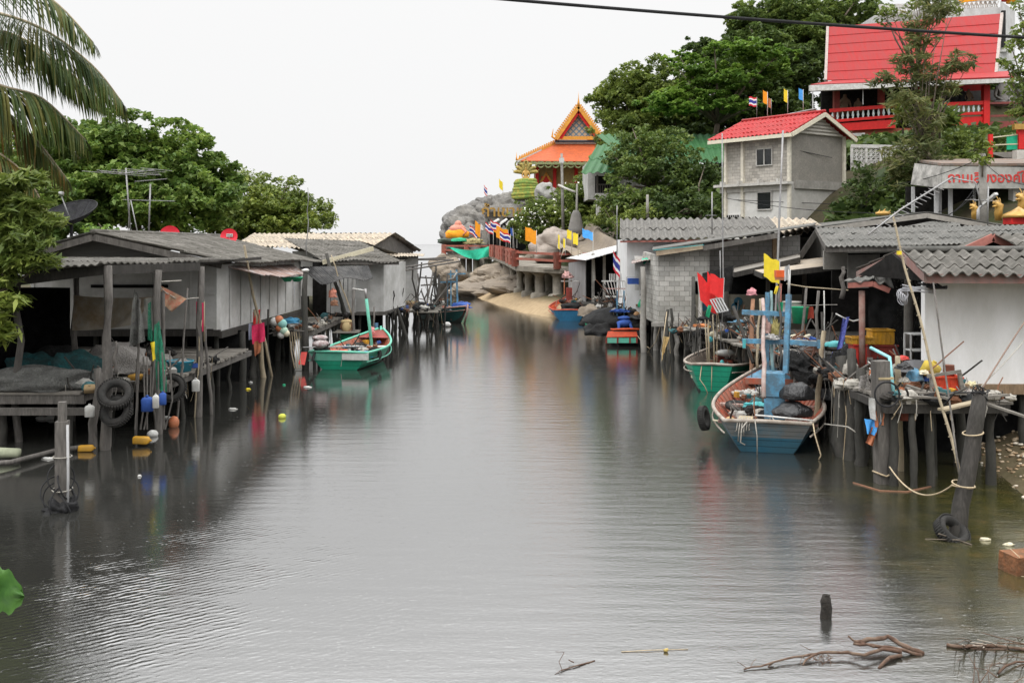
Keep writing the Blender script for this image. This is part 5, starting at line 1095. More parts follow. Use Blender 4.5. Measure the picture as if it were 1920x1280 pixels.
# front square post with wheel ring
fp = thing('mooring_post', 'thick grey square post at the near pier with a black hoop', 'mooring post', G(1656, 905))
g = G(1656, 905); MB().box(g + V((-.02, 0, .85)), (.27, .25, 2.9), .1, 0, R(-1.5)).build('shaft', WOODG, fp)
MB().torus(W(1658, 737, 18.9) + V((0, -.14, 0)), .225, .018, 32, 8, rotm(R(88))).build('hoop', BLACK, fp, True)
MB().tube([g + V((-.16, -.15, .22)), g + V((0, -.17, .16)), g + V((.16, -.15, .24)), g + V((.1, .15, .2)), g + V((-.16, .1, .2)), g + V((-.16, -.15, .22))], .018, 6).build('rope_turn', ROPE, fp, True)
MB().box(g + V((0, 0, 1.98)), (.3, .27, .04), .1).build('cap_board', mt('straw board', (.42, .34, .2)), fp)
pole('pole', G(1690, 880) + V((0, 0, -.5)), W(1683, 668, 20), .07, BAMB, 'yellowish bamboo pole behind the square post with the hoop', crook=.02)
# leaning post with tyre
lp = thing('mooring_post', 'leaning black timber post with a tyre round its foot in the shallows', 'mooring post', G(1790, 1005))
g = G(1788, 1005); t_ = W(1838, 738, 16.2)
post(MB(), g + V((-.02, 0, -.4)), t_, .13, .015, 12, .9).build('shaft', WOODD, lp, True)
g2 = g.lerp(t_, .36); MB().torus(g2, .165, .012, 22, 6, rotm(R(8), R(6))).torus(g2 + V((0, 0, -.03)), .168, .011, 22, 6, rotm(R(-6), R(3))).build('rope_turn', ROPE, lp, True)
g3 = g.lerp(t_, .72); MB().torus(g3, .15, .012, 22, 6, rotm(R(4), R(-8))).build('rope_turn', ROPE, lp, True)
tyre(g + V((-.06, -.08, .1)), .26, 1.6, rotm(R(38), R(25), 0), 'old tyre fallen round the foot of the leaning post')
one(cable(MB(), W(1668, 875, 18.6), g2 + V((-.15, 0, 0)), .32, .014, 20, 6), 'mooring_rope', ROPE, 'slack straw rope between the square post and the leaning post', 'rope', smooth=True)
one(cable(MB(), t_ + V((0, 0, .03)), W(1925, 598, 17.5), -.02, .014, 8, 6), 'guy_rope', mt('brown rope', (.2, .14, .11)), 'taut brown rope rising from the leaning post to the right edge', 'rope', smooth=True)
one(cable(MB(), t_ + V((-.05, 0, .05)), W(1945, 610, 17.5), .03, .009, 8, 5), 'guy_rope', ROPEG, 'thin grey rope below the taut brown one', 'rope', smooth=True)
mb = MB(); mb.tube([W(1770, 760, 16.4), W(1790, 736, 16.2), W(1838, 735, 16.1), W(1852, 750, 16.1)], .014, 6)
for k in range(5): mb.torus(t_ + V((random.uniform(-.05, .05), -.02, .02 + random.uniform(0, .06))), .09, .008, 16, 5, rotm(random.uniform(0, 2), random.uniform(0, 1)))
one(mb, 'wire_coil', BLACK, 'tangle of black wire on top of the leaning post', 'wire', smooth=True)
# bamboo antenna pole with long boom
bp_ = thing('bamboo_mast', 'long bamboo mast with a tv aerial leaning before the white house', 'mast', G(1800, 890))
mb = MB(); A = W(1800, 890, 17.8); B = W(1672, 402, 19.5); n = 14
mb.tube([A.lerp(B, i / n) + V((.02 * math.sin(i), 0, 0)) for i in range(n + 1)], [lerp(.028, .02, i / n) for i in range(n + 1)], 8)
for i in range(1, 22):
    q = A.lerp(B, i / 22); mb.torus(q, .027, .006, 10, 4, rotm(0, R(-15)))
mb.build('pole', BAMB, bp_, True)
mb = MB(); C_ = W(1786, 332, 20.5); D_ = W(1628, 440, 19); mb.tube([C_, W(1690, 392, 19.5), D_], .017, 6)
for k in range(16):
    q = C_.lerp(D_, .18 + k * .052); q = q + V((0, 0, -.02)); mb.tube([q + V((-.04, .16, .05)), q + V((.04, -.16, -.05))], .007, 4)
mb.tube([W(1785, 334, 20.5), W(1828, 341, 20.3), W(1840, 385, 20.3)], .015, 5); mb.build('array', STEEL, bp_, True)
MB().box(W(1686, 474, 19.1), (.07, .07, .07)).build('joint_tape', YELF, bp_)
pole('pole', W(1800, 900, 17.2), W(1750, 530, 19.3), .016, WOODG, 'thin grey pole crossing the white wall left of the ropes', crook=.005, taper=.9)
pole('pole', W(1738, 700, 19.7), W(1807, 640, 20.2), .014, mt('dark cane', (.18, .09, .06)), 'thin brown stick leaning on the white wall', crook=.004, taper=.9)
# crate, basins, rags...
zd = 1.6
crate(onz(1776, 19.6, zd + .02), (.42, .36, .33), mt('orange red plastic', (.62, .07, .03), rough=.5), 'orange red crate inside a grey wooden frame', -.03)
wf = thing('wooden_frame', 'grey wooden frame standing round the orange red crate', 'frame', onz(1776, 19.5, zd))
mb = MB(); mb.bar(onz(1748, 19.35, zd), onz(1746, 19.35, zd + .44), .06); mb.bar(onz(1806, 19.35, zd), onz(1799, 19.35, zd + .46), .07); mb.bar(onz(1738, 19.32, zd + .4), onz(1802, 19.3, zd + .5), .035, .06); mb.bar(onz(1744, 19.32, zd + .01), onz(1812, 19.3, zd + .03), .04); mb.build('bars', PLANK, wf)
rt = thing('paint_tin', 'rusty round tin on top of the wooden frame', 'tin', onz(1780, 19.9, zd + .5)); MB().lathe([(.1, 0), (.11, .01), (.1, .17), (.11, .18), (.09, .17), (.001, .16)], onz(1779, 19.8, zd + .36) + V((0, 0, .02)), 18).build('body', mt('rusty tin can', (.22, .1, .07)), rt, True)
can(onz(1745, 20.3, zd + .42), (.34, .22, .3), mt('yellow can', (.6, .45, .06), dirt=(.4, .3, .1)), 'tilted yellow jerrycan behind the wooden frame', .2, .3, .4)
heap('cloth_bundle', onz(1716, 19.8, zd + .28), (.16, .15, .2), BLUEP, 'bundle wrapped in pale blue cloth left of the orange crate', 'bundle', .15)
rt = thing('basin', 'wide grey basin turned over at the back of the near pier', 'basin', onz(1712, 20.8, zd + .3)); MB().lathe([(.001, .26), (.2, .25), (.32, .06), (.36, .05), (.36, .03)], onz(1714, 20.8, zd + .28), 22).build('bowl', mt('dark grey plastic', (.1, .1, .105), rough=.5), rt, True)
MB().lathe([(.24, 0), (.24, .3)], onz(1714, 20.8, zd), 18, None, False).build('stand', BLACK, rt, True)
heap('red_bag', onz(1693, 20.9, zd + .55), (.13, .12, .07), REDP, 'small dull red bag left of the grey basin', 'bag', .15)
rt = thing('small_cabinet', 'old white glass-fronted cabinet against the white wall corner', 'cabinet', onz(1718, 22, zd))
mb = MB(); c = onz(1719, 22.2, zd)
for dx in (-.2, .2):
    for dy in (-.18, .18): mb.bar(c + V((dx, dy, 0)), c + V((dx, dy, .95)), .03)
for z in (.3, .6, .95):
    for dy in (-.18, .18): mb.bar(c + V((-.2, dy, z)), c + V((.2, dy, z)), .03)
    mb.box(c + V((0, 0, z)), (.4, .36, .015))
mb.build('frame', mt('greyed white wood', (.45, .45, .44)), rt)
lf = thing('angled_frame', 'light blue angled pipe frame behind the square post', 'frame', onz(1660, 20, zd))
MB().tube([W(1633, 652, 20.6), W(1668, 670, 19.8), W(1676, 740, 19.6)], .035, 8).build('rail', mt('aqua paint', (.28, .62, .66), rough=.5), lf, True)
mb = MB()
for k in range(4): mb.tube([W(1628 + k * 2, 678 + k * 12, 20), W(1650, 694 + k * 13, 19.4)], .012, 5)
mb.build('rung', WHITE, lf, True)
heap('cloth_bundle', W(1640, 702, 20.2), (.1, .08, .12), ORAP, 'orange cloth stuffed behind the square post', 'cloth', .2)
cloth('net_bag', (W(1612, 705, 20.6), W(1632, 700, 20.4), W(1632, 735, 20.4), W(1616, 730, 20.6)), NETP, 'pale net bag tied left of the square post', 'net bag', 8, 8, .12)
for i, (Q, m, l) in enumerate((((1628, 745, 1648, 748, 1650, 790, 1634, 785), WHITE, 'white towel hanging beside the square post'), ((1640, 770, 1656, 768, 1655, 795, 1640, 800), ORAP, 'coral cloth hanging below the white towel'), ((1622, 785, 1650, 788, 1640, 815, 1624, 812), BLUEF, 'blue patterned cloth under the coral one'), ((1632, 800, 1652, 802, 1636, 836, 1624, 830), ORAP, 'coral tail of cloth lowest on the rope'), ((1676, 745, 1688, 742, 1684, 772, 1672, 775), mt('salmon rag', (.6, .25, .2)), 'salmon rag tied right of the square post'))):
    D = 19.2; cloth('towel' if i == 0 else 'cloth', (W(Q[0], Q[1], D), W(Q[2], Q[3], D), W(Q[4], Q[5], D), W(Q[6], Q[7], D)), m, l, 'cloth', 8, 8, .07)
one(MB().box(W(1702, 781, 19.3), (.28, .08, .14)), 'board_scrap', mt('brick red board', (.32, .1, .07)), 'brick red board scrap nailed under the near pier', 'board')
for i, (px, py, m, s) in enumerate(((1695, 715, ROPEG, .1), (1702, 728, WHITE, .05), (1690, 730, ORAP, .06), (1732, 700, CREAM, .09), (1735, 735, ROPE, .06), (1755, 742, WOODG, .07), (1816, 735, WHITE, .09), (1822, 722, mt('pale yellow bag', (.6, .55, .35)), .1), (1695, 690, BLACKP, .14))):
    heap('gear', W(px, py, 19.7), (s, s, s * .7), m, ('coil of grey rope on the near pier left end', 'scrap of white plastic on the near pier', 'small coral float on the near pier', 'cream rag beside the yellow jerrycan', 'coil of straw rope before the blue bundle', 'block of grey wood at the pier edge', 'white plastic bag right of the orange crate', 'pale yellow bag right of the orange crate', 'black plastic bag below the grey basin')[i], 'gear', .3, 3, seed=i + 20)
mb = MB()
for k in range(7):
    q = W(1725, 535 + random.uniform(0, 12), 20.2); mb.tube([q + V((-.35, 0, random.uniform(-.08, .1))), q + V((.05, -.1, random.uniform(-.02, .02))), q + V((.3, .1, random.uniform(-.06, .06)))], .012, 5)
for k in range(6): mb.torus(W(1692, 552, 20.2) + V((0, 0, -.02 * k)), .11, .01, 18, 5, rotm(R(80), 0, R(k * 25)))
one(mb, 'cable_hank', mt('pale grey cable', (.4, .4, .42)), 'tangled hank of pale cable hanging from the corner of the white house', 'cable', smooth=True)
mb = MB()
for k in range(5): mb.tube([W(1722 + k * 8, 530, 20.2), W(1745 + k * 6, 540, 20.1), W(1775, 545 + random.uniform(-10, 5), 20.3)], .02, 5)
one(mb, 'black_hose', BLACK, 'black hoses bunched under the eave of the white house', 'hose', smooth=True)
# beach of shells and rubble
mb = MB()
for k in range(900):
    y = random.uniform(15.5, 22.5); x = pl(y, XR) + random.uniform(-.6, 2.0); z = ground_h(x, y)
    if z < -.02: continue
    s = random.uniform(.015, .05); mb.blob((x, y, z + s * .3), (s * 1.3, s, s * .6), 6, 4, .3, 2, k)
shm, t__, p__ = nodes('shell rubble'); g__ = t__.nodes.new('ShaderNodeNewGeometry'); lk(t__, ramp(t__, g__.outputs['Random Per Island'], [(0, (.2, .13, .07)), (.4, (.4, .28, .16)), (.8, (.5, .4, .28)), (1, (.7, .65, .55))]), p__.inputs['Base Color']); p__.inputs['Roughness'].default_value = .7
one(mb, 'shell_beach', shm, 'bank of broken shells and stones at the right edge by the water', 'shells', kind='stuff', smooth=True)
cb = thing('brick_block', 'rust brown block with straw string lying in the shallows at the right edge', 'block', G(1905, 1072))
c = G(1915, 1070) + V((0, 0, .12)); MB().box(c, (.46, .34, .26), .3, .05, .02).build('block', mt('rust brown block', (.24, .1, .045), var=.4, scale=14, dirt=(.09, .06, .035), dirtamt=.45, dscale=5, bmp=1, bdist=.03), cb)
MB().tube([c + V((-.13, -.2, -.14)), c + V((-.12, -.19, .13)), c + V((-.08, .15, .14))], .007, 5).tube([c + V((-.13, -.2, -.13)), c + V((-.02, -.28, -.1)), c + V((.15, -.3, -.11))], .007, 5).build('string', ROPE, cb, True)
for i, (px, py) in enumerate(((1847, 1012), (1892, 1022))): one(MB().blob(G(px, py) + V((0, 0, .01)), (.09, .05, .03), 10, 6, .3, 3, i), 'floating_litter', CREAM, ('larger pale scrap floating right of the tyre foot', 'smaller pale scrap floating above the rust brown block')[i], 'litter', smooth=True)
one(MB().tube([W(1760, 1000, 15.4), G(1790, 1012) + V((0, 0, .02)), G(1822, 1022) + V((0, 0, .01))], .012, 5).tube([G(1735, 1010), G(1800, 1018) + V((0, 0, .05))], .008, 4), 'twigs', BARK, 'thin twigs caught against the foot of the leaning post', 'twigs')
one(MB().tube([G(1600, 905), G(1650, 920), G(1700, 922), G(1745, 912)], .02, 6), 'floating_branch', mt('wet brown stick', (.2, .1, .06)), 'thin brown branch floating in front of the square post', 'branch', smooth=True)
# ================================================================== BOATS
GUN = mt('worn gunwale paint', (.42, .38, .33), var=.2, scale=5, dirt=(.2, .15, .11), dirtamt=.4, dscale=3)
HB = mt('blue hull paint', (.025, .11, .17), rough=.55, var=.2, scale=3, dirt=(.035, .08, .1), dirtamt=.4, dscale=1.2, stretch=(1, 1, 2))
HB2 = mt('bleached blue hull band', (.10, .16, .19), rough=.6, var=.2, dirt=(.14, .12, .1), dirtamt=.45, dscale=3)
HG = mt('green hull paint', (.02, .33, .2), rough=.5, var=.15, scale=3, dirt=(.02, .18, .11), dirtamt=.3)
HGL = mt('sea green trim', (.12, .5, .36), rough=.5, var=.12, dirt=(.25, .4, .33), dirtamt=.25)
seams(HG, .16, .5)
HGD = mt('dark green hull', (.02, .09, .085), rough=.5, var=.2, dirt=(.03, .05, .05), dirtamt=.3)
seams(HB); seams(HB2, .1)
INR = mt('orange red boat interior', (.42, .09, .045), rough=.7, var=.3, scale=4, dirt=(.24, .17, .13), dirtamt=.4, dscale=3)
ING = mt('grey boat timber', (.24, .2, .16), rough=.8, var=.3, scale=6, dirt=(.1, .08, .07), dirtamt=.4, dscale=3)
FLR = mt('pink worn deck boards', (.42, .2, .17), rough=.8, var=.25, scale=5, dirt=(.3, .24, .2), dirtamt=.45, dscale=2.5, stretch=(1, 4, 1))
seams(FLR, .14, .3, 'Y')
ANTI = mt('slimy hull bottom', (.03, .035, .03), rough=.6, var=.3)
def boat(name, label, stern, head, L, B, tf, z0, zs, zb, hull, band, inner, gun, floor, ribs=16, bow_deck=None, draft=.3, pw=2.2, tr_mat=None, rake=.0, smid=.0, group=None, bowfull=.1, fl=.2):
    """open wooden boat; x runs from the transom (0) to the stem (L) in its own frame, heading 'head' radians"""
    rt = thing(name, label, 'boat', stern, head, group)
    N = 26; K = 9
    def half(t):
        w = tf + (1 - tf) * math.sin(min(1, t / .38) * math.pi / 2) if t < .38 else 1 - (1 - bowfull) * ((t - .38) / .62) ** pw
        return B / 2 * w
    def sheer(t): return z0 + (zs - z0) * max(0, (.35 - t) / .35) ** 2 + (zb - z0) * max(0, (t - .35) / .65) ** 2
    def sec(t, ins=0.0):
        x = L * t; b = half(t) - ins; zt = sheer(t) - (0.0 if ins == 0 else .01); out = []
        kb = -draft + .35 * max(0, t - .75) / .25 * (zt) ; kb = -draft + (zt + draft) * .55 * max(0, (t - .8) / .2) ** 2
        if ins: kb += .06
        for j in range(K + 1):
            q = j / K; prof = (q ** .33) if t < .75 else q ** lerp(.33, .7, (t - .75) / .25)
            xx = x + (zt - lerp(kb, zt, q)) * -rake * (1 if t < .1 else 0) - (1 - q) * .5 * max(0, (t - .7) / .3) + (-(1 - q) * -.25 if t < .02 else 0)
            out.append((xx, b * prof * lerp(.86, 1, q), lerp(kb, zt, q)))
        return out
    def shell(ins, mats, nm, smooth=True):
        mb = MB(); vs = []
        for i in range(N + 1):
            s_ = sec(i / N, ins); row = [V((x, -y, z)) for x, y, z in reversed(s_)] + [V(p) for p in s_[1:]]; vs += row
        W_ = 2 * K + 1; fs = []; ms = []
        for i in range(N):
            for j in range(W_ - 1):
                fs.append((i * W_ + j, i * W_ + j + 1, (i + 1) * W_ + j + 1, (i + 1) * W_ + j)); q = abs(j + .5 - K) / K
                ms.append(1 if (q > .78 and len(mats) > 1) else (2 if (q < .38 and len(mats) > 2) else 0))
        mb.v = vs; mb.f = fs; mb.m = ms; return mb.build(nm, mats, rt, smooth, world=False)
    shell(0, [hull, band, ANTI], 'hull'); shell(.05, [inner], 'lining')
    s0 = [(x, y, z) for x, y, z in sec(0)]; pts = [V((x, -y, z)) for x, y, z in reversed(s0)] + [V(p) for p in s0[1:]]
    mb = MB()
    for j in range(K):
        a, b = s0[j], s0[j + 1]; mb.mat(0 if j < K * .62 else 1)
        mb.add([V((a[0], -a[1], a[2])), V((a[0], a[1], a[2])), V((b[0], b[1], b[2])), V((b[0], -b[1], b[2])), V((a[0] + .06, -a[1], a[2])), V((a[0] + .06, a[1], a[2])), V((b[0] + .06, b[1], b[2])), V((b[0] + .06, -b[1], b[2]))], [(0, 1, 2, 3), (7, 6, 5, 4)])
    mb.build('transom', [hull, tr_mat or band], rt, world=False)
    for s_ in (-1, 1):
        mb = MB(); mb.tube([V((L * i / N + .02, s_ * (half(i / N) - .01), sheer(i / N) + .02)) for i in range(N + 1)], [.045] * N + [.05], 8); mb.build('gunwale', gun, rt, True, world=False)
        mb = MB(); mb.tube([V((L * i / N, s_ * (half(i / N) * .995 + .008), sheer(i / N) - fl)) for i in range(N + 1)], .022, 6); mb.build('rub_rail', gun, rt, True, world=False)
    MB().tube([V((.03, -half(0), zs + .02)), V((-.02, 0, zs + .05)), V((.03, half(0), zs + .02))], .045, 8).build('stern_rail', gun, rt, True, world=False)
    MB().tube([V((L - .35, 0, -.1)), V((L + .02, 0, zb * .6)), V((L + .08, 0, zb + .12))], [.06, .06, .045], 8).build('stem_post', gun, rt, True, world=False)
    for i in range(ribs):
        t = .06 + .84 * i / (ribs - 1)
        s_ = sec(t, .06)[3:]
        for sd in (-1, 1): MB().tube([V((x, sd * (y - .0), z)) for x, y, z in s_], .022, 5).build('rib', inner, rt, True, world=False)
    mb = MB(); zf = .2
    for i in range(1, N - 5):
        t = (i + .5) / N; x = L * t; w = half(t) * .6
        mb.box((x, 0, zf), (L / N - .02, 2 * w, .03))
    mb.build('floor', floor, rt, world=False)
    if bow_deck:
        mb = MB(); i0 = int(N * .84); vs = []
        for i in range(i0, N + 1): t = i / N; vs += [V((L * t, -half(t) + .05, sheer(t) - .03)), V((L * t, half(t) - .05, sheer(t) - .03))]
        n = N - i0; mb.add(vs, [(2 * i, 2 * i + 1, 2 * i + 3, 2 * i + 2) for i in range(n)]); mb.build('bow_deck', bow_deck, rt, world=False)
    rt['_'] = 0; del rt['_']
    return rt, half, sheer
def inboat(rt):
    return rt.matrix_world
def addto(rt, mb, name, m, smooth=False):
    """part given in world coordinates on a turned boat"""
    M = Matrix.Translation(rt.location) @ Matrix.Rotation(rt.rotation_euler.z, 4, 'Z'); Mi = M.inverted()
    mb.v = [Mi @ V(q) for q in mb.v]; return mb.build(name, m, rt, smooth, world=False)

# ---- big blue boat
S = V((5.45, 21.9, 0)); hd = math.atan2(8.2, 2.15)
bb, half_, sheer_ = boat('fishing_boat', 'wide blue wooden boat with orange red inside and blue masts, nearest on the right', S, hd, 7.9, 2.62, .68, .62, .66, 1.02, HB, HB2, INR, GUN, FLR, 20, BLUEP, pw=2.0, fl=.24)
def bw(x, y, z): 
    M = Matrix.Translation(bb.location) @ Matrix.Rotation(hd, 4, 'Z'); return M @ V((x, y, z - .2 if z > .58 else z))
def loc_box(mb, c, s, rz=0): return mb.box(bw(*c), s, hd + rz)
mb = MB(); loc_box(mb, (1.75, -.15, 1.0), (.62, .46, 1.5)); addto(bb, mb, 'engine_box', BLUEP)
mb = MB(); loc_box(mb, (1.43, -.15, 1.22), (.01, .47, .012)); loc_box(mb, (1.43, -.15, .72), (.01, .47, .012)); addto(bb, mb, 'box_seam', DARKW)
for x, y, w in ((.9, 0, 2.3), (3.4, 0, 2.5), (5.6, 0, 1.8)):
    mb = MB(); loc_box(mb, (x, y, .52), (.26, w - .15, .05)); addto(bb, mb, 'thwart', FLR)
mb = MB(); loc_box(mb, (6.2, 0, .95), (.06, 1.3, .16)); addto(bb, mb, 'bow_bulkhead', INR)
for (a, b, w, nm, m) in (((1438, 720, 24.3), (1439, 548, 24.5), .10, 'mast', BLUEP), ((1473, 700, 23.4), (1479, 552, 23.6), .11, 'mast', BLUEP)):
    mb = MB(); mb.bar(W(*a), W(*b), w); addto(bb, mb, nm, m)
mb = MB(); mb.tube([W(1479, 552, 23.6), W(1480, 505, 23.6)], .032, 8); addto(bb, mb, 'mast_top', WHITE, True)
for (a, b, nm) in (((1391, 585, 24.0), (1478, 589, 23.8), 'cross_spar'), ((1392, 639, 24.0), (1476, 641, 23.6), 'cross_spar'), ((1478, 641, 23.5), (1536, 645, 23.3), 'cross_spar')):
    mb = MB(); mb.bar(W(*a), W(*b), .07, .11); addto(bb, mb, nm, BLUEP)
mb = MB(); mb.bar(W(1535, 637, 23.25), W(1535, 653, 23.25), .06); addto(bb, mb, 'spar_end', BLUEP)
mb = MB(); mb.bar(W(1396, 636, 23.9), W(1395, 652, 23.9), .06); addto(bb, mb, 'spar_end', CYAN)
for k, (a, b, r, m) in enumerate((((1432, 745, 22.6), (1430, 560, 24.2), .055, mt('peeling pole', (.42, .36, .33), var=.3, dirt=(.3, .12, .1), dirtamt=.3, dscale=4)), ((1450, 700, 23.8), (1446, 545, 24), .04, mt('aqua grey pole', (.25, .36, .36))), ((1463, 690, 23.6), (1462, 540, 23.8), .035, WOODG), ((1420, 690, 25), (1425, 560, 25.4), .035, BAMB))):
    mb = MB(); post(mb, W(*a), W(*b), r, .03, 8); addto(bb, mb, 'pole', m, True)
# net gear on the masts
heap('net_bundle', W(1437, 622, 23.9), (.1, .1, .25), mt('pinkish rag', (.4, .25, .22), var=.3), 'pinkish rag bundle tied between the blue masts', 'rag', .3, 3)
heap('net_bundle', W(1455, 625, 23.9), (.12, .1, .3), mt('straw bundle', (.3, .26, .1), var=.4, scale=14), 'straw yellow rope bundle hanging between the blue masts', 'rope', .35, 4)
heap('winch', W(1448, 635, 23.7), (.16, .14, .1), mt('grey winch', (.35, .34, .33)), 'grey winch head fixed below the upper spar', 'winch', .3, 4)
heap('fish_trap', W(1500, 690, 24.6), (.38, .4, .3), NETHD, 'black heap of wet net behind the blue box', 'fishing net', .35, 3, seed=12)
rt = thing('work_lamp', 'orange lamp box hung high between the masts of the blue boat', 'lamp', W(1464, 520, 24)); MB().box(W(1464, 513, 24), (.26, .2, .16)).build('housing', mt('orange red lamp', (.7, .12, .03), rough=.4), rt); MB().box(W(1464, 522, 24), (.24, .18, .07)).build('base', ORAP, rt)
cloth('bag', (W(1472, 500, 23.6), W(1480, 496, 23.6), W(1479, 524, 23.6), W(1470, 527, 23.6)), GREYP, 'grey plastic bag tied to the white mast top', 'bag', 4, 6, .05)
flag('yellow flag with a small emblem on the tall thin mast above the blue boat', W(1462, 560, 27.5), 1.05, -.42, .62, [YELF], .015, 1, droop=.5, rm=STEEL)
cloth('rag', (W(1455, 536, 24.6), W(1460, 536, 24.6), W(1455, 552, 24.6), W(1451, 550, 24.6)), YELF, 'small yellow rag between the masts of the blue boat', 'cloth', 3, 4, .02)
cloth('rag', (W(1461, 530, 24), W(1467, 532, 24), W(1465, 575, 24), W(1459, 572, 24)), mt('salmon rag', (.6, .25, .2)), 'salmon rag hanging under the orange lamp box', 'cloth', 4, 6, .04)
cloth('rag', (W(1458, 566, 23.9), W(1468, 566, 23.9), W(1466, 585, 23.9), W(1459, 582, 23.9)), GREENP, 'small green cloth beside the right blue mast', 'cloth', 4, 6, .04)
# black bags
heap('rubbish_bag', W(1496, 744, 22.9), (.38, .34, .33), BLACKP, 'upper black plastic bundle on the stern of the blue boat', 'bundle', .1, 2.2, seed=31)
heap('rubbish_bag', W(1486, 776, 22.7), (.44, .36, .28), BLACKP, 'lower black plastic bundle on the stern of the blue boat', 'bundle', .1, 2.2, seed=33)
heap('net_bag', bw(3.6, -1.35, .95), (.42, .38, .26), BLACKP, 'black sheeted bundle on the right gunwale of the blue boat', 'bundle', .15, 2, seed=35)
one(MB().torus(bw(.85, -.6, .76), .5, .012, 28, 5, rotm(R(8), R(10))), 'lashing', ROPEG, 'pale cord round the black bundles', 'rope', smooth=True)
heap('fish_float', bw(1.15, .78, .36), (.15, .15, .14), ORAP, 'larger orange float in the left of the blue boat', 'float', .04)
heap('fish_float', bw(1.8, .85, .36), (.13, .12, .12), mt('tan float', (.5, .33, .16)), 'tan float in the left of the blue boat', 'float', .04)
one(MB().tube([bw(.95, 1.2, .72), bw(1.0, .1, .62)], .022, 7), 'pole', CREAM, 'pale pole laid across the stern of the blue boat', 'pole', smooth=True)
one(MB().tube([bw(.3, .25, .98), bw(.2, -.95, .93)], .022, 7), 'pole', WHITE, 'white pipe lying along the stern edge under the black bundles', 'pipe', smooth=True)
heap('cloth_bundle', bw(3.0, .3, .55), (.3, .26, .1), CYAN, 'teal cloth folded in the middle of the blue boat', 'cloth', .25, 3)
crate(bw(4.3, .25, .3), (.5, .3, .16), BLUEP, 'pale blue fish box in the middle of the blue boat', hd)
tyre(bw(3.3, .75, .5), .28, .8, rotm(R(14)), 'tyre lying flat inside the blue boat')
tyre(bw(1.3, 1.42, .5), .27, 1.3, rotm(R(80), R(10), R(60)), 'tyre fender hanging on the left side of the blue boat')
one(MB().box(bw(.45, .45, .8), (.38, .3, .2), hd), 'hatch_box', mt('straw box', (.4, .32, .2), var=.3), 'small straw coloured box at the stern of the blue boat', 'box')
heap('cloth_bundle', bw(5.0, .55, .5), (.32, .25, .16), RAGC, 'grey rag bundle forward in the blue boat', 'cloth', .3, 3)
mb = MB()
for k in range(6): mb.tube([bw(.06, .35 + k * .05, .98), bw(-.08, .38 + k * .05, .7), bw(-.06, .36 + k * .06, .35 + random.uniform(-.1, .25))], .014, 5)
mb.tube([bw(-.02, .4, .9), bw(-.12, .52, .55), bw(-.1, .55, .25), bw(-.1, .45, .2)], .016, 6); mb.tube([bw(-.05, .25, .95), bw(-.1, .2, .4), bw(-.1, .2, -.05)], .014, 5)
one(mb, 'stern_ropes', ROPEG, 'ropes looped over the stern of the blue boat', 'rope', smooth=True)
one(MB().tube([bw(.02, -.95, .9), bw(-.15, -.98, .5), bw(-.3, -1.1, .1), G(1535, 862) + V((0, 0, .01))], .016, 6), 'stern_line', ROPE, 'pale line hanging into the water from the right stern quarter', 'rope', smooth=True)
one(MB().tube([bw(.3, -1.2, .85), W(1590, 800, 21), W(1605, 810, 20.8)], .016, 6), 'mooring_chain', ROPEG, 'grey chain from the blue boat to the black piles', 'chain', smooth=True)
one(MB().tube([bw(7.9, 0, 1.15), W(1540, 690, 25), W(1572, 700, 23.3)], .014, 5), 'bow_line', ROPEG, 'line from the bow of the blue boat to the piles', 'rope', smooth=True)

# ---- green boat behind it
S2 = V((6.05, 31.0, 0)); h2 = math.atan2(5.6, 1.75)
gb2, _, _ = boat('fishing_boat', 'green wooden boat with bare grey ribs, moored behind the blue boat', S2, h2, 5.9, 2.2, .55, .72, .82, .95, HG, HG, ING, GUN, ING, 16, None, pw=2.0)
def gw(x, y, z): return Matrix.Translation(gb2.location) @ Matrix.Rotation(h2, 4, 'Z') @ V((x, y, z))
for x in (1.2, 2.6, 4.2):
    mb = MB(); mb.box(gw(x, 0, .5), (.25, 1.8, .05), h2); addto(gb2, mb, 'thwart', ING)
rt = thing('boat_engine', 'orange engine with a white cover in the green boat', 'engine', gw(3.2, -.1, .15))
MB().box(gw(3.2, -.1, .45), (.4, .5, .4), h2).blob(gw(3.2, .12, .7), (.18, .16, .14), 10, 7, .3).build('block', mt('oily orange engine', (.4, .07, .03), var=.4, dirt=(.04, .03, .03), dirtamt=.5, dscale=5), rt)
MB().blob(gw(3.2, -.1, .88), (.34, .24, .12), 14, 8, .1).build('cover', WHITE, rt, True)
heap('basket', gw(.8, .45, .35), (.26, .22, .16), CREAM, 'cream basket in the left of the green boat', 'basket', .2)
one(MB().lathe([(.07, 0), (.07, .22), (.03, .27), (.001, .27)], gw(2.0, -.1, .5), 10), 'bottle', CYAN, 'small turquoise bottle standing in the green boat', 'bottle', smooth=True)
for i in range(6):
    a = gw(1.2 + (i % 3) * .12, .25 - (i // 3) * .14 - i * .02, .3)
    mb = MB(); mb.tube([a, a + V((random.uniform(-.1, .1), 0, random.uniform(1.6, 2.0)))], .016, 6)
    one(mb, 'flag_pole', BAMB, 'rust brown bamboo flag pole upright in the green boat', 'pole', 'bamboo flag poles bundled in the green boat', True)
one(MB().tube([gw(.02, .3, .85), gw(-.1, .35, .4), gw(-.12, .2, .2), gw(-.15, .1, -.02)], .014, 5).tube([gw(.02, 0, .85), gw(-.12, 0, .1)], .012, 5), 'stern_line', ROPE, 'straw line hanging over the near end of the green boat', 'rope', smooth=True)
flag('lowest of the three red flags over the green boat', W(1352, 640, 32.3), 1.75, -.55, .9, [RED], .014, 1, droop=.9, rm=BAMB, lean=(-.2, 0))
flag('middle red flag over the green boat, with a blue rag on its tip', W(1344, 640, 32.3), 1.9, -.3, .85, [RED], .014, 1, droop=1.2, rm=BAMB, lean=(.0, 0))
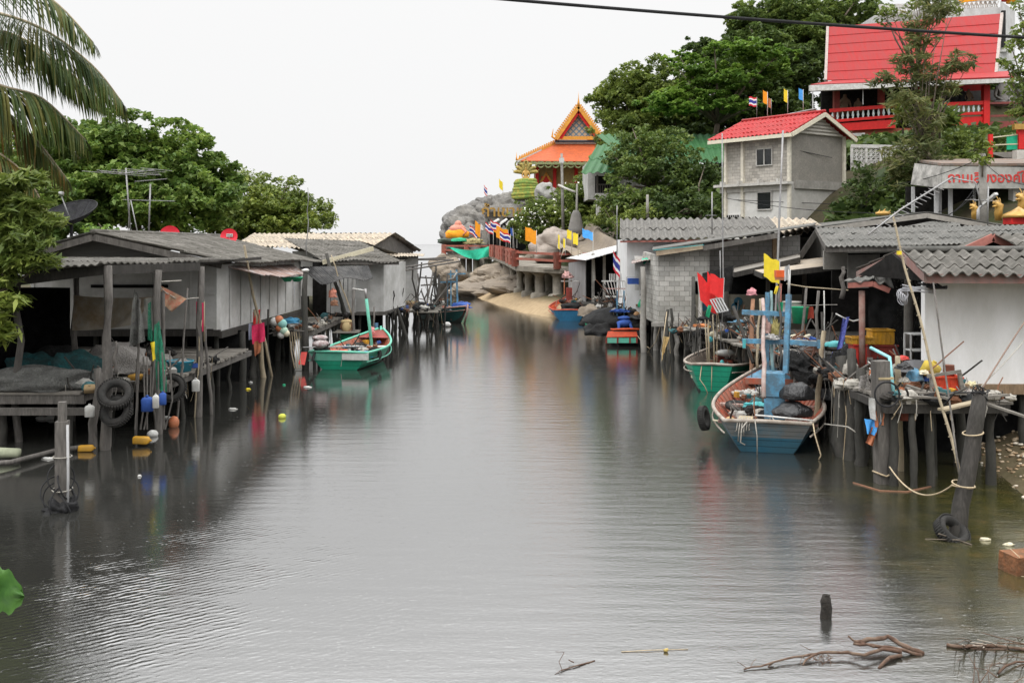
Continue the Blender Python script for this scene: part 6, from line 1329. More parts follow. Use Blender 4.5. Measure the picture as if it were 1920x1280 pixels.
flag('tallest and broadest of the three red flags over the green boat', W(1352, 640, 32.0), 2.0, -.42, .62, [RED], .014, 1, droop=.45, rm=STEEL, lean=(.1, 0))
cloth('rag', (W(1336, 522, 32.3), W(1341, 521, 32.3), W(1340, 540, 32.3), W(1335, 538, 32.3)), BLUEP, 'blue rag wrapped on a flag pole tip over the green boat', 'cloth', 3, 5, .02)
cloth('rag', (W(1342, 538, 32.1), W(1349, 536, 32.1), W(1347, 550, 32.1), W(1341, 548, 32.1)), BLUED, 'small blue cloth between the red flags', 'cloth', 4, 4, .02)
cloth('rag', (W(1328, 572, 32.1), W(1334, 572, 32.1), W(1330, 596, 32.1), W(1322, 592, 32.1)), GREENP, 'small dark green cloth under the red flags', 'cloth', 3, 5, .04)
rk = thing('slatted_rack', 'tilted white slatted rack under the red flags', 'rack', W(1350, 590, 32))
mb = MB(); A, B, C, D = W(1332, 562, 32), W(1352, 558, 32), W(1365, 582, 31.8), W(1345, 586, 31.8)
for k in range(5): mb.bar(A.lerp(B, k / 4), D.lerp(C, k / 4), .05, .02)
mb.bar(A, B, .03).bar(D, C, .03); mb.build('slats', GREYP, rk)
heap('net_heap', W(1345, 600, 33), (.5, .35, .28), NETHD, 'dark gear heap hung below the slatted rack', 'fishing net', .4, 3, seed=13)
heap('net_heap', W(1373, 640, 34), (.3, .3, .45), NETHD, 'dark gear heap on the walkway behind the green boat', 'fishing net', .35, 3, seed=14)
heap('net_heap', W(1320, 628, 36), (.35, .3, .2), NETHD, 'low dark net roll left behind the green boat', 'fishing net', .35, 3, seed=15)
heap('cloth_bundle', W(1314, 612, 35.5), (.24, .2, .09), mt('rust orange cloth', (.42, .15, .05), var=.3), 'rust orange cloth heap on a shelf left of the red flags', 'cloth', .3)
buoy(W(1332, 636, 33.5), .09, mt('bright teal float', (.1, .5, .55)), 'bright turquoise ball float hanging left over the green boat')
buoy(W(1335, 626, 33.5), .08, CREAM, 'cream float just above the bright turquoise ball')
heap('basin', W(1380, 603, 36), (.3, .25, .09), BLUEP, 'pale blue basin on the shelf below the board wall', 'basin', .1)
for i, (px, py, s, m) in enumerate(((1397, 605, .12, BLACK), (1414, 604, .15, BLACK), (1402, 612, .1, STEEL), (1418, 612, .13, WHITE))): heap('cooking_pot', W(px, py, 36), (s, s, s * .6), m, ('left black pot on the shelf below the board wall', 'right black pot on the shelf below the board wall', 'small steel bowl on the shelf below the board wall', 'white bowl on the shelf below the board wall')[i], 'pot', .05)
heap('cloth_bundle', W(1410, 552, 30.6), (.14, .12, .17), mt('dusty pink cloth', (.5, .22, .24), var=.15), 'dusty pink cloth on top of the orange-brown post', 'cloth', .25, 2)
one(MB().tube([W(1375, 575, 31), W(1388, 610, 30.5), W(1412, 680, 29.5)], .05, 8, .08), 'leaning_log', WOODD, 'dark log leaning down to the bow of the blue boat', 'log', smooth=True)
mb = MB()
for k in range(16):
    x = random.uniform(1290, 1400); mb.tube([W(x, 600 + random.uniform(0, 20), 34.5), W(x + random.uniform(-5, 5), 640 + random.uniform(0, 30), 34)], .018, 5)
one(mb, 'hanging_gear', WOODD, 'dark sticks and cords hanging along the walkway behind the green boat', 'sticks', kind='stuff')

tangle('small gear and rags lying in the green boat behind the blue one', [gw(.6, 0, .4), gw(5, 0, .4)], 50, .5, .25, 21)
tangle('floats, cords and scraps lying in the big blue boat', [bw(.6, .3, .45), bw(6.5, .2, .5)], 75, .6, .3, 22)
# ---- netted boat
S3 = V((5.15, 44.9, 0)); h3 = R(88)
nb, _, _ = boat('fishing_boat', 'boat under a black net heap with an orange and green stern', S3, h3, 7.0, 1.75, .82, .62, .72, 1.0, mt('tar black hull', (.03, .03, .03)), mt('dark band', (.05, .05, .05)), ING, mt('orange red trim', (.55, .09, .03), rough=.6), ING, 6, None, pw=2.2)
MB().box(W(1164, 634, 44.75), (1.42, .06, .34)).build('stern_board', mt('orange red stern', (.52, .07, .025), rough=.6, dirt=(.3, .06, .03), dirtamt=.3), nb) if 0 else addto(nb, MB().prism([W(1137, 632, 44.7), W(1196, 631, 44.7), W(1193, 619, 44.95), W(1140, 621, 44.95)], (0, .05, 0)), 'stern_board', mt('orange red stern', (.52, .07, .025), rough=.6, dirt=(.3, .06, .03), dirtamt=.3))
addto(nb, MB().box(W(1165, 638, 44.75), (1.36, .06, .22)), 'stern_panel', HGL)
for x in (1158, 1181, 1137, 1194): addto(nb, MB().box(W(x, 638, 44.7), (.07, .05, .24)), 'stern_stile', REDD)
heap('net_heap', W(1150, 606, 47.2), (1.5, 1.6, .78), NETHD, 'great black net heap covering the orange-sterned boat', seed=21, amp=.12)
heap('net_heap', W(1128, 625, 46), (.75, .8, .5), NETHD, 'black net spilling to the water left of the orange-sterned boat', seed=22)
heap('net_heap', W(1198, 620, 46.2), (.6, .7, .4), NETHD, 'black net spilling right of the orange-sterned boat', seed=23)
rt = thing('plastic_chair', 'royal blue cloth draped chair on the net heap', 'chair', W(1170, 622, 45.4))
MB().blob(W(1170, 596, 45.5), (.28, .2, .1), 16, 9, .08).blob(W(1171, 606, 45.4), (.34, .2, .17), 16, 9, .12).build('seat', BLUED, rt, True)
for x0, x1 in ((1161, 1160), (1181, 1187)): MB().tube([W(x0, 606, 45.3), W(x1, 622, 45.2)], .07, 8, .1).build('leg', BLUED, rt, True)
rr_ = thing('white_railing', 'double white slatted rail standing on the netted boat', 'railing', W(1158, 565, 47))
mb = MB()
for (y, x0, x1, r) in ((527, 1128, 1178, .035), (556, 1135, 1192, .05)): mb.bar(W(x0, y, 47), W(x1, y, 47), r * 1.6)
mb.build('rail', WHITE, rr_); mb = MB(); mb.bar(W(1134, 541, 47), W(1180, 541, 47), .05); mb.build('middle_rail', mt('pinkish rail', (.45, .25, .22)), rr_)
for k in range(4): MB().bar(W(1133 + k * 6, 528, 47), W(1141 + k * 5, 553, 47), .09, .03).build('slat', WHITE, rr_)
for k in range(5): MB().bar(W(1158 + k * 4.7, 528, 47), W(1160 + k * 4.6, 553, 47), .09, .03).build('slat', WHITE, rr_)
for k in range(8): MB().bar(W(1143 + k * 3.1, 513, 47.1), W(1143.5 + k * 3.1, 528, 47.1), .035).build('picket', WHITE, rr_)
for x, r_ in ((1157, .07), (1170, .055)): addto(nb, MB().bar(W(x, 600, 46), W(x, 545, 46), r_), 'blue_post', BLUEP)
heap('cloth_bundle', W(1163, 584, 46), (.42, .25, .1), BLUED, 'blue cloth at the foot of the posts on the netted boat', 'cloth', .35, 4)
thai = [(0, .167, 0), (.167, .333, 1), (.333, .667, 2), (.667, .833, 1), (.833, 1, 0)]
TR, TW, TB = mt('flag red', (.6, .03, .05)), mt('flag white', (.8, .8, .8)), mt('flag blue', (.04, .05, .28))
flag('striped red white and blue flag on the netted boat', W(1163, 540, 46.6), 1.35, -.32, .85, [TR, TW, TB], .02, 1, thai, droop=1.3, rm=WHITE)
for i, (px, py, D, s) in enumerate(((1103, 612, 46.5, (.16, .16, .27)), (1203, 574, 44.5, (.16, .14, .26)))): heap('net_bag', W(px, py, D), s, GREENP, ('green net bag hanging over the water left of the netted boat', 'green net bag hanging by the grey column')[i], 'net bag', .2, 4)
heap('sack', W(1194, 590, 45), (.14, .13, .14), mt('tan brown pot', (.35, .2, .1)), 'tan pot hanging right of the netted boat', 'pot', .05)
heap('sack', W(1204, 588, 44.6), (.11, .1, .2), CREAM, 'cream canister beside the tan pot', 'canister', .05)
cloth('rag', (W(1207, 538, 44.2), W(1211, 536, 44.2), W(1211, 552, 44.2), W(1206, 550, 44.2)), ORAP, 'orange rag tied to the grey column', 'cloth', 3, 4, .03)
for i, (a, b, c) in enumerate((((1196, 630, 44.5), (1206, 645, 44), (1218, 653, 43.5)), ((1238, 612, 41), (1230, 640, 42), (1217, 656, 43)), ((1250, 585, 38.5), (1245, 625, 38), (1240, 660, 38)))): one(MB().tube([W(*a), W(*b), W(*c)], .018, 5), 'mooring_rope', ROPE, ('mooring rope from the right stern corner of the netted boat', 'mooring rope down from the block shed corner', 'pale rope on the pile in front of the block shed')[i], 'rope', smooth=True)
cloth('net_bundle', (W(1243, 630, 38.2), W(1255, 632, 38.2), W(1247, 655, 38), W(1240, 678, 38)), mt('straw bag', (.4, .28, .12), var=.3), 'straw yellow sack hanging from the pile before the block shed', 'sack', 5, 7, .08)

tangle('poles and cords bristling over the netted boat', [W(1140, 590, 46.5), W(1190, 588, 46.5)], 60, .5, 1.0, 23, .3)
# ---- blue and red boat
S4 = V((3.35, 59.6, 0)); h4 = R(86)
rb4, _, _ = boat('fishing_boat', 'small blue boat with red inside at the foot of the red bridge', S4, h4, 7.0, 2.6, .72, .66, .62, 1.1, mt('sky blue hull', (.04, .2, .38), rough=.5, dirt=(.03, .12, .2), dirtamt=.3), mt('sky blue hull', (.04, .2, .38)), mt('clean orange red', (.62, .1, .04), dirt=(.4, .08, .05), dirtamt=.3), mt('brick red trim', (.42, .1, .07)), mt('clean orange red', (.6, .1, .04)), 14, BLUEP)
addto(rb4, MB().box(W(1067, 553, 62), (.36, .3, .9)), 'cabin_box', REDD)
addto(rb4, MB().bar(W(1052, 527, 62), W(1086, 527, 62), .06), 'cross_spar', WHITE)
for x in (1058, 1071): addto(rb4, MB().bar(W(x, 575, 62), W(x, 512, 62), .06), 'mast', WHITE if x > 1060 else ORAP)
heap('cloth_bundle', W(1064, 520, 62), (.3, .2, .3), mt('pink white gear', (.5, .3, .28), var=.5, scale=9), 'pink and white gear tied on the masts of the small blue boat', 'gear', .4, 4)
heap('net_heap', W(1072, 578, 60.8), (.62, .7, .35), NETHD, 'dark net heap in the stern of the small blue boat', seed=41)
one(MB().tube([W(1080, 560, 60), W(1040, 573, 64), W(1005, 585, 68)], .015, 5), 'mooring_rope', ROPE, 'line from the small blue boat to the sand bar', 'rope', smooth=True)
heap('boulder', W(1108, 590, 58.5), (.7, .7, .55), ROCKB, 'brown boulder under the tin-roofed shed', 'rock', .2)

# ---- dark green boat on the left
S5 = V((-5.6, 62.5, 0)); h5 = math.atan2(-5.2, 3.1)
db, _, _ = boat('fishing_boat', 'dark green boat with pale blue masts at the end of the left jetties', S5, h5, 6.0, 2.0, .6, .72, .75, 1.0, HGD, mt('dark teal band', (.03, .12, .12)), INR, mt('pink grey gunwale', (.4, .26, .22)), INR, 10, None)
for (a, b, w) in (((839, 585, 59), (839, 520, 59), .08), ((846, 590, 58.5), (845, 507, 58.5), .08), ((858, 575, 58.5), (856, 505, 58.5), .1)): addto(db, MB().bar(W(*a), W(*b), w), 'mast', BLUEP)
for (a, b, w) in (((838, 514, 58.8), (873, 513, 58.4), .08), ((824, 529, 59), (857, 528, 58.5), .08)): addto(db, MB().bar(W(*a), W(*b), w), 'cross_spar', BLUEP)
one(MB().tube([W(840, 525, 58.4), W(850, 522, 58.3), W(857, 510, 58.3)], .05, 6, .2), 'furled_cloth', RAGC, 'grey cloth furled across the pale blue masts', 'cloth', smooth=True)
heap('tarpaulin', W(866, 576, 58.3), (.55, .5, .3), BLUED, 'blue tarpaulin heap in the dark green boat', 'tarpaulin', .2)
heap('tarpaulin', W(850, 580, 58.2), (.4, .3, .14), mt('pale blue white sheet', (.6, .68, .75)), 'pale sheet beside the blue tarpaulin', 'tarpaulin', .3)
heap('net_heap', W(835, 570, 59.5), (.55, .5, .3), mt('olive dark net', (.05, .055, .04), var=.4), 'dark olive net heap at the stern of the dark green boat', seed=44)

# ---- bright green boat on the left
S6 = V((-6.2, 36.45, 0)); h6 = math.atan2(4.9, .85)
lg, _, _ = boat('fishing_boat', 'bright green boat with a white stern patch and bundled engine on the left bank', S6, h6, 5.1, 2.25, .96, .6, .62, 1.05, HG, HG, INR, HGL, mt('orange cream floor', (.5, .25, .12), dirt=(.5, .42, .3), dirtamt=.4), 12, REDD, draft=.25, tr_mat=HGL, pw=2.3, fl=.3)
addto(lg, MB().box(W(666, 668, 36.35), (.98, .03, .26), h6 - R(90)), 'stern_patch', mt('white hull patch', (.55, .55, .52), dirt=(.4, .42, .4), dirtamt=.3))
def lw_(x, y, z): return Matrix.Translation(lg.location) @ Matrix.Rotation(h6, 4, 'Z') @ V((x, y, z))
addto(lg, MB().box(lw_(1.6, 0, .45), (.3, 2.0, .05), h6), 'thwart', CREAM); addto(lg, MB().box(lw_(3.1, 0, .55), (.3, 1.7, .05), h6), 'thwart', WHITE)
addto(lg, MB().tube([lw_(3.3, -.25, .2), W(687, 560, 39.4)], .06, 8), 'mast', HGL, True); addto(lg, MB().tube([W(687, 560, 39.4), W(685, 541, 39.4)], .05, 8), 'mast_top', STEEL, True)
addto(lg, MB().tube([W(685, 545, 39.4), W(675, 543, 39.3), W(661, 541, 39.2)], .03, 6), 'lamp_arm', WHITE, True)
en = thing('boat_engine', 'engine wrapped in white and maroon cloth on the bright green boat', 'engine', W(601, 655, 36.8))
MB().box(W(604, 652, 36.8), (.5, .4, .3)).tube([W(590, 660, 36.6), W(586, 676, 36.4)], .05, 7).build('block', BLACK, en)
MB().blob(W(600, 633, 36.8), (.28, .24, .1), 14, 8, .06).blob(W(601, 645, 36.7), (.3, .26, .16), 14, 8, .1).build('cover', mt('white and maroon wrap', (.6, .58, .57), var=.1, dirt=(.14, .03, .03), dirtamt=.42, dscale=7), en, True)
MB().tube([W(568, 651, 36.4), W(602, 650, 36.6), W(680, 649, 37)], .022, 6).build('shaft', GREYP, en, True)
MB().prism([W(559, 683, 36.2), W(571, 684, 36.2), W(576, 660, 36.5), W(565, 660, 36.5)], (0, .05, 0)).build('rudder_blade', REDP, en)
heap('cloth_bundle', lw_(.6, .35, .5), (.6, .25, .14), RED, 'red cloth heap along the stern inside the bright green boat', 'cloth', .3)
heap('cloth_bundle', lw_(.75, -.55, .42), (.4, .35, .16), mt('blue patterned cloth', (.05, .22, .42), var=.5, scale=12), 'blue patterned cloth in the right stern of the bright green boat', 'cloth', .35)
heap('cloth_bundle', W(697, 622, 40.8), (.12, .12, .18), mt('red white rag', (.6, .25, .25), var=.3), 'red and white rag on the bow of the bright green boat', 'cloth', .25)
cloth('cloth', (W(702, 605, 41.5), W(709, 605, 41.5), W(708, 628, 41.5), W(703, 625, 41.5)), mt('slate blue cloth', (.08, .16, .26)), 'slate blue cloth hanging behind the bright green bow', 'cloth', 4, 5, .05)
tyre(W(702, 664, 37.5), .26, 1.3, rotm(R(80), 0, R(30)), 'tyre fender at the right quarter of the bright green boat')
one(MB().tube([W(566, 690, 36.6), W(555, 692, 36.5), W(548, 668, 36.3), W(545, 640, 36.2)], .02, 5), 'mooring_rope', ROPEG, 'grey line from the stern of the bright green boat to the walkway', 'rope', smooth=True)

tangle('nets, rags and cords lying in the bright green boat', [lw_(.5, 0, .45), lw_(4.2, 0, .5)], 70, .5, .25, 24)
tangle('gear heaped in the small blue boat', [W(1055, 570, 61.5), W(1085, 570, 62)], 40, .5, .7, 25)
# ================================================================== HEADLAND, BRIDGE, TEMPLE, HILL
def rock(mb, c, r, seed):
    """broken granite: facets and clefts cut into a lump"""
    from mathutils import noise as mn
    c = V(c); r = V(r); nu, nv = 44, 28; vs = []; o = V((seed * 5.1, seed * 2.7, seed * 1.3))
    for j in range(nv + 1):
        th = math.pi * j / nv
        for k in range(nu):
            ph = 2 * math.pi * k / nu; d = V((math.sin(th) * math.cos(ph), math.sin(th) * math.sin(ph), math.cos(th)))
            w = V((d.x * r.x, d.y * r.y, d.z * r.z)); f = mn.voronoi(w * .42 + o)[0]
            q = 1 + .22 * mn.noise(d * 1.5 + o) - .16 * (1 - min(1, (f[1] - f[0]) * 3.5)) + .07 * mn.noise(w * 1.3 + o) + .03 * mn.noise(w * 4 + o)
            vs.append(c + w * q)
    return mb.add(vs, [(j * nu + k, (j + 1) * nu + k, (j + 1) * nu + (k + 1) % nu, j * nu + (k + 1) % nu) for j in range(nv) for k in range(nu)])
def boulders(name, label, items, m, cat='rock'):
    mb = MB()
    for i, (px, py, D, rx, ry, rz) in enumerate(items): rock(mb, W(px, py, D), (rx, ry, rz), i + px % 7)
    return one(mb, name, m, label, cat, None, False)
boulders('rock_outcrop', 'tall grey granite headland carrying the serpent shrine', [(850, 448, 119, 1.5, 3, 2.0), (868, 425, 119, 2.6, 3, 2.4), (890, 415, 120, 2.4, 3, 2.3), (905, 425, 119, 2.2, 3, 3.2), (930, 410, 120, 3.6, 3, 3.0), (960, 405, 121, 3.2, 3, 2.9), (985, 395, 122, 3.4, 3, 2.4), (1010, 388, 122, 2.9, 3, 2.6), (1024, 372, 123, 1.9, 2, 1.4), (880, 450, 117, 3.0, 3, 2.0), (915, 445, 118, 2, 2, 2.0), (1000, 425, 123, 4, 3, 3.5)], ROCK)
boulders('balanced_rock', 'knob of rock balanced on the headland skyline', [(916, 379, 118, .62, .6, .85), (917, 392, 118, .34, .35, .6)], ROCK)
boulders('rock_outcrop', 'small rounded boulder on the left skyline of the headland', [(900, 396, 117.5, .8, .8, .9)], ROCK)
boulders('rock_outcrop', 'pale boulder right of the serpent shrine', [(1022, 364, 116, 1.1, 1.0, 1.4)], mt('pale granite', (.36, .35, .33), var=.15, scale=1, bmp=.5, bdist=.1, dirt=(.3, .3, .28)))
boulders('sea_rock', 'rounded buff sea rock under the left end of the bridge platform', [(846, 512, 100, 1.5, 2, 1.4), (828, 500, 104, 1.3, 1.6, 1.3)], ROCKB)
boulders('rock_ledge', 'sloping rock ledge running down to the sand under the bridge', [(930, 545, 90, 4, 5, 1.5), (965, 528, 92, 4, 5, 1.9), (905, 545, 97, 3.4, 4, .7), (990, 540, 84, 3.5, 5, 1.3), (1005, 525, 90, 3.2, 5, 2.2)], ROCKB)
boulders('boulder', 'big pale boulder rising behind the red railing', [(1040, 458, 77, 1.6, 1.4, 1.3), (1024, 470, 77, 1.3, 1.4, 1.1), (1036, 442, 77.5, .95, 1, .7)], mt('pink grey boulder', (.34, .29, .25), var=.25, scale=1.2, dirt=(.28, .24, .21), dirtamt=.4, dscale=.6, bmp=.7, bdist=.1))
one(MB().grid(lambda u, v: W(1050 + 125 * u + 6 * math.sin(v * 9), lerp(486, lerp(455, 404, u), v), lerp(66, 82, v)) + V((0, 0, .5 * math.sin(u * 9 + v * 4) + .25 * math.sin(u * 23 + v * 11))), 40, 24), 'rock_slope', ROCKB, 'bare brown slope of rock above the tin shed', 'rock', None, True)

# ---- red-railed concrete bridge
br = thing('bridge', 'concrete footbridge with red railings curving round the headland', 'bridge', (3, 75, 0))
CONP = mt('tide marked concrete', (.33, .30, .25), var=.25, scale=3, dirt=(.15, .135, .11), dirtamt=.45, dscale=.8, bmp=.5)
path = [W(1120, 503, 67), W(1045, 503, 69), W(966, 498, 72), W(948, 489, 82), W(930, 482, 95), W(918, 479, 103), W(832, 478, 106)]
def offp(p, q, w):
    d = (q - p).normalized(); return V((-d.y, d.x, 0)) * w
mb = MB()
for a, b in zip(path, path[1:]):
    o = offp(a, b, -3.2) if a.y < 105 else offp(a, b, -3.0)
    mb.prism([a, b, b + o, a + o], (0, 0, -.35))
mb.build('deck', CONP, br)
RAIL = mt('faded terracotta rail', (.38, .10, .07), var=.2, scale=4, dirt=(.3, .17, .13), dirtamt=.4)
for a, b in zip(path, path[1:]):
    n = max(1, round((b - a).length / 3.0))
    for z in (.95, .5): MB().bar(a + V((0, 0, z)), b + V((0, 0, z)), .2, .16).build('rail', RAIL, br)
    for i in range(n + 1):
        p = a.lerp(b, i / n); MB().box(p + V((0, 0, .52)), (.42, .42, 1.15), .3).build('railing_post', RAIL, br)
for (px, py, D, r, cap) in ((1046, 562, 70.2, .36, 1), (1012, 562, 72, .34, 1), (992, 556, 75, .3, 1), (1078, 570, 68.4, .34, 1), (975, 548, 79, .26, 0), (962, 545, 84, .26, 0), (950, 540, 90, .26, 0), (940, 535, 95, .26, 0), (1030, 556, 73, .3, 0)):
    b = W(px, py, D); b.z = -.3; MB().lathe([(r * 1.9, 0), (r * 1.9, 1.25), (r * 1.7, 1.35), (r, 1.4), (r, 2.5), (r * 1.1, 2.6), (r * (3 if cap else 1.6), 3.05)], b, 16).build('pier', CONP, br, True)
for k, (px, D, r) in enumerate(((833, 105, .3), (868, 106, .3), (880, 106, .3), (893, 105, .35), (915, 104, .4), (903, 108, .3), (850, 108, .3))):
    b = W(px, 500, D); b.z = -.5; MB().lathe([(r, 0), (r, 3.6)], b, 12).lathe([(r * 2.2, 0), (r * 2.2, 1.9), (r * 1.5, 2.1)], b, 12).build('pier', CONP, br, True)
mb = MB(); mb.prism([W(834, 476, 106.2), W(922, 476, 103), W(922, 484, 103), W(834, 484, 106.2)], (0, .4, 0)); mb.build('edge_beam', CONP, br)
cloth('green_sheet', (W(836, 461, 104.3), W(921, 461, 101.2), W(919, 479, 101), W(868, 479, 103)), GREENN, 'green net sheet draped over the railing of the platform', 'sheet', 30, 8, .22, .4)
MB_ = thing('cave_mouth', 'dark cave entrance with white canopies below the gold lettering', 'cave', W(960, 465, 112))
MB().prism([W(912, 470, 112), W(918, 438, 112), W(940, 416, 112), W(985, 412, 112), W(1015, 420, 112), W(1015, 470, 112)], (0, .3, 0)).build('opening', DARK, MB_)  # flat dark slab standing in for the shade inside the cave
for (x0, y0, x1, y1) in ((916, 423, 935, 411), (936, 420, 950, 411), (948, 421, 962, 411), (966, 438, 980, 428)): MB().slab(W(x0, y0, 110), W(x1, y1, 111.5), W(x1 + 2, y1 + 1, 108), W(x0 + 2, y0 + 2, 107), .12).build('canopy', WHITE, MB_)
for x in (917, 937, 949, 962, 969): MB().bar(W(x, 465, 109), W(x, 416, 109), .14).build('canopy_post', STEEL, MB_)
MB().prism([W(902, 458, 110), W(914, 458, 110), W(914, 425, 110), W(905, 428, 110)], (0, .3, 0)).build('side_wall', CONC, MB_)
# gold lettering on the rock
gl = thing('gold_lettering', 'gold Thai letters mounted on the headland rock', 'lettering', W(965, 404, 116.5))
txt('ถ้ำเขาหมาก', 1.75, GOLD, gl, rotm(R(90)), W(966, 397, 116.5), 'letters', .12, .03)
MB().prism([W(944, 408, 117), W(988, 406, 117), W(988, 402, 117), W(944, 404, 117)], (0, 1.5, 0)).build('ledge', CONCL, gl)

# ---- serpent shrine
ns = thing('serpent_statue', 'gilded seated figure on green and gold coils under a fan of serpent heads', 'statue', W(986, 374, 120))
COIL = mt('green gold coils', (.36, .30, .06), var=.4, scale=5, dirt=(.1, .25, .06), dirtamt=.45, dscale=2)
c0 = W(986, 372, 120)
for k in range(7): MB().torus(c0 + V((.0, 0, .2 + .3 * k)), (1.5 - .07 * k) + .06 * (k % 2), .26, 34, 10, rotm(R(random.uniform(-5, 5)), R(random.uniform(-5, 5)))).build('coil', COIL, ns, True)
MB().tube([c0 + V((1.2, -1, .2)), c0 + V((1.9, -1.3, .0)), c0 + V((2.4, -1, -.5))], [.28, .25, .2], 10).build('tail', COIL, ns, True)
sj = [(0, 0, .1), (0, 0, .45), (0, 0, .85), (0, 0, 1.1), (0, -.02, 1.3), (.28, 0, .82), (.4, -.08, .42), (.12, -.3, .2), (-.28, 0, .82), (-.4, -.08, .42), (-.12, -.3, .2), (.5, -.15, .08), (.05, -.42, .06), (-.5, -.15, .08), (-.05, -.42, .1)]
st_o = figure('seated', 'x', sj, [(0, 1), (1, 2), (2, 3), (3, 4), (2, 5), (5, 6), (6, 7), (2, 8), (8, 9), (9, 10), (0, 11), (11, 12), (0, 13), (13, 14)], [.22, .2, .24, .08, .15, .1, .07, .05, .1, .07, .05, .14, .1, .14, .1], GOLD, None, (0, 0, 0))
STM = st_o.data; bpy.data.objects.remove(st_o)
def seated(parent, c, k, m, name='figure'):
    me = STM.copy(); me.transform(Matrix.Translation(V(c) - ORG[parent]) @ Matrix.Diagonal((k, k, k, 1))); me.materials.clear(); me.materials.append(m)
    o = bpy.data.objects.new(name, me); COL.objects.link(o); o.parent = parent; ORG[o] = ORG[parent]; return o
seated(ns, c0 + V((0, -.1, 2.1)), 1.15, GOLD)
MB().lathe([(.12, 0), (.05, .12), (.001, .3)], c0 + V((0, -.12, 3.75)), 10).build('topknot', GOLD, ns, True)
for k, a in enumerate((-78, -52, -26, 0, 26, 52, 78)):
    d = V((math.sin(R(a)), 0, math.cos(R(a)))); p0 = c0 + V((0, .45, 2.9)); L_ = 1.25 if a else 1.5
    mb = MB(); q = [p0, p0 + d * L_ * .5 + V((0, 0, .1)), p0 + d * L_ + V((0, -.1, 0)), p0 + d * (L_ + .1) + V((math.copysign(.1, a) if a else 0, -.35, -.12))]
    mb.tube(q, [.24, .26, .22, .08], 8); mb.tube([q[2], q[2] + d * .4 + V((0, 0, .15))], [.08, .01], 5); mb.build('serpent_head', mt('green gold serpent', (.3, .26, .09), var=.3, dirt=(.5, .36, .1), dirtamt=.4), ns, True)

# ---- small temple
tp = thing('temple', 'small temple with a steep gilded gable and orange tiled roof on the headland', 'temple', W(1070, 372, 130))
TILE = mt('orange roof tiles', (.50, .11, .035), rough=.6, var=.25, scale=3, stretch=(1, 1, 3), dirt=(.32, .08, .04), dirtamt=.3); OCH = mt('gilded ochre', (.72, .34, .05), rough=.5, var=.2, scale=4, dirt=(.5, .2, .05), dirtamt=.3)
WALLG = mt('ochre patterned wall', (.48, .35, .14), var=.3, scale=4, dirt=(.3, .26, .16), dirtamt=.3)
MB().prism([W(1004, 372, 130), W(1150, 372, 130), W(1150, 308, 130), W(1004, 308, 130)], (0, 9, 0)).build('wall', WALLG, tp)
for x in (1007, 1040, 1080): MB().box(W(x, 341, 129.7), (.42, .42, 4.6)).build('column', REDB, tp)
MB().box(W(1023, 350, 129.8), (1.1, .3, 2.6)).build('door', REDB, tp)
MB().prism([W(1012, 342, 129.6), W(1024, 322, 129.6), W(1036, 342, 129.6), W(1032, 342, 129.6), W(1024, 329, 129.6), W(1016, 342, 129.6)], (0, .2, 0)).build('door_arch', OCH, tp)
mb = MB(); A, B, C, D = W(1041, 271, 131), W(1135, 271, 131), W(1175, 306, 127), W(970, 304, 127); mb.slab(A, B, C, D, .2); mb.slab(A, A + V((0, 8, 0)), D + V((0, 16, 0)), D, .2); mb.build('lower_roof', TILE, tp)
mb = MB(); mb.bar(A + V((0, -.2, .15)), D + V((0, -.2, .2)), .25, .3)
for k in range(17): q = A.lerp(D, k / 17); mb.box(q + V((0, -.2, .45)), (.2, .15, .4), 0, 0, .3)
mb.build('ridge_crest', OCH, tp)
mb = MB(); mb.bar(A + V((-.1, -.35, .05)), D + V((0, -.35, .02)), .1, .25).box(W(1088, 268, 130.8), (6.6, .3, .3)); mb.build('white_trim', WHITE, tp)
MB().box(W(1088, 265, 130.7), (6.4, .3, .22)).build('blue_trim', mt('slate blue trim', (.08, .16, .28)), tp)
mb = MB()
for k in range(13): p = W(972 + k * 14, 308 + .1 * k, 127); mb.torus(p, .38, .1, 14, 6, rotm(R(90)))
mb.bar(D + V((0, -.1, -.15)), C + V((0, -.1, -.15)), .15, .25); mb.build('scalloped_eave', mt('green gold eave', (.25, .27, .13), var=.4, scale=6), tp)
ap = W(1084, 204, 130.5); l_ = W(1042, 262, 130.5); r_ = W(1128, 262, 130.5)
gm, t, p = nodes('lattice gable'); tcx = t.nodes.new('ShaderNodeTexCoord'); mpx = t.nodes.new('ShaderNodeMapping'); lk(t, tcx.outputs['Object'], mpx.inputs[0]); mpx.inputs['Rotation'].default_value = (R(90), 0, 0)
mp2 = t.nodes.new('ShaderNodeMapping'); lk(t, mpx.outputs[0], mp2.inputs[0]); mp2.inputs['Rotation'].default_value = (0, 0, R(45)); mp2.inputs['Scale'].default_value = (1.9, 1.9, .01)
vo = t.nodes.new('ShaderNodeTexBrick'); vo.offset = 0; vo.inputs['Scale'].default_value = 1; vo.inputs['Brick Width'].default_value = 1; vo.inputs['Row Height'].default_value = 1; vo.inputs['Mortar Size'].default_value = .16; vo.inputs['Color1'].default_value = (.55, .40, .26, 1); vo.inputs['Color2'].default_value = (.6, .45, .3, 1); vo.inputs['Mortar'].default_value = (.13, .22, .3, 1); lk(t, mp2.outputs[0], vo.inputs['Vector']); lk(t, vo.outputs[0], p.inputs['Base Color'])
MB().prism([l_ + V((.4, .1, .2)), r_ + V((-.4, .1, .2)), ap + V((0, .1, -.6))], (0, .2, 0)).build('gable', gm, tp)
mb = MB()
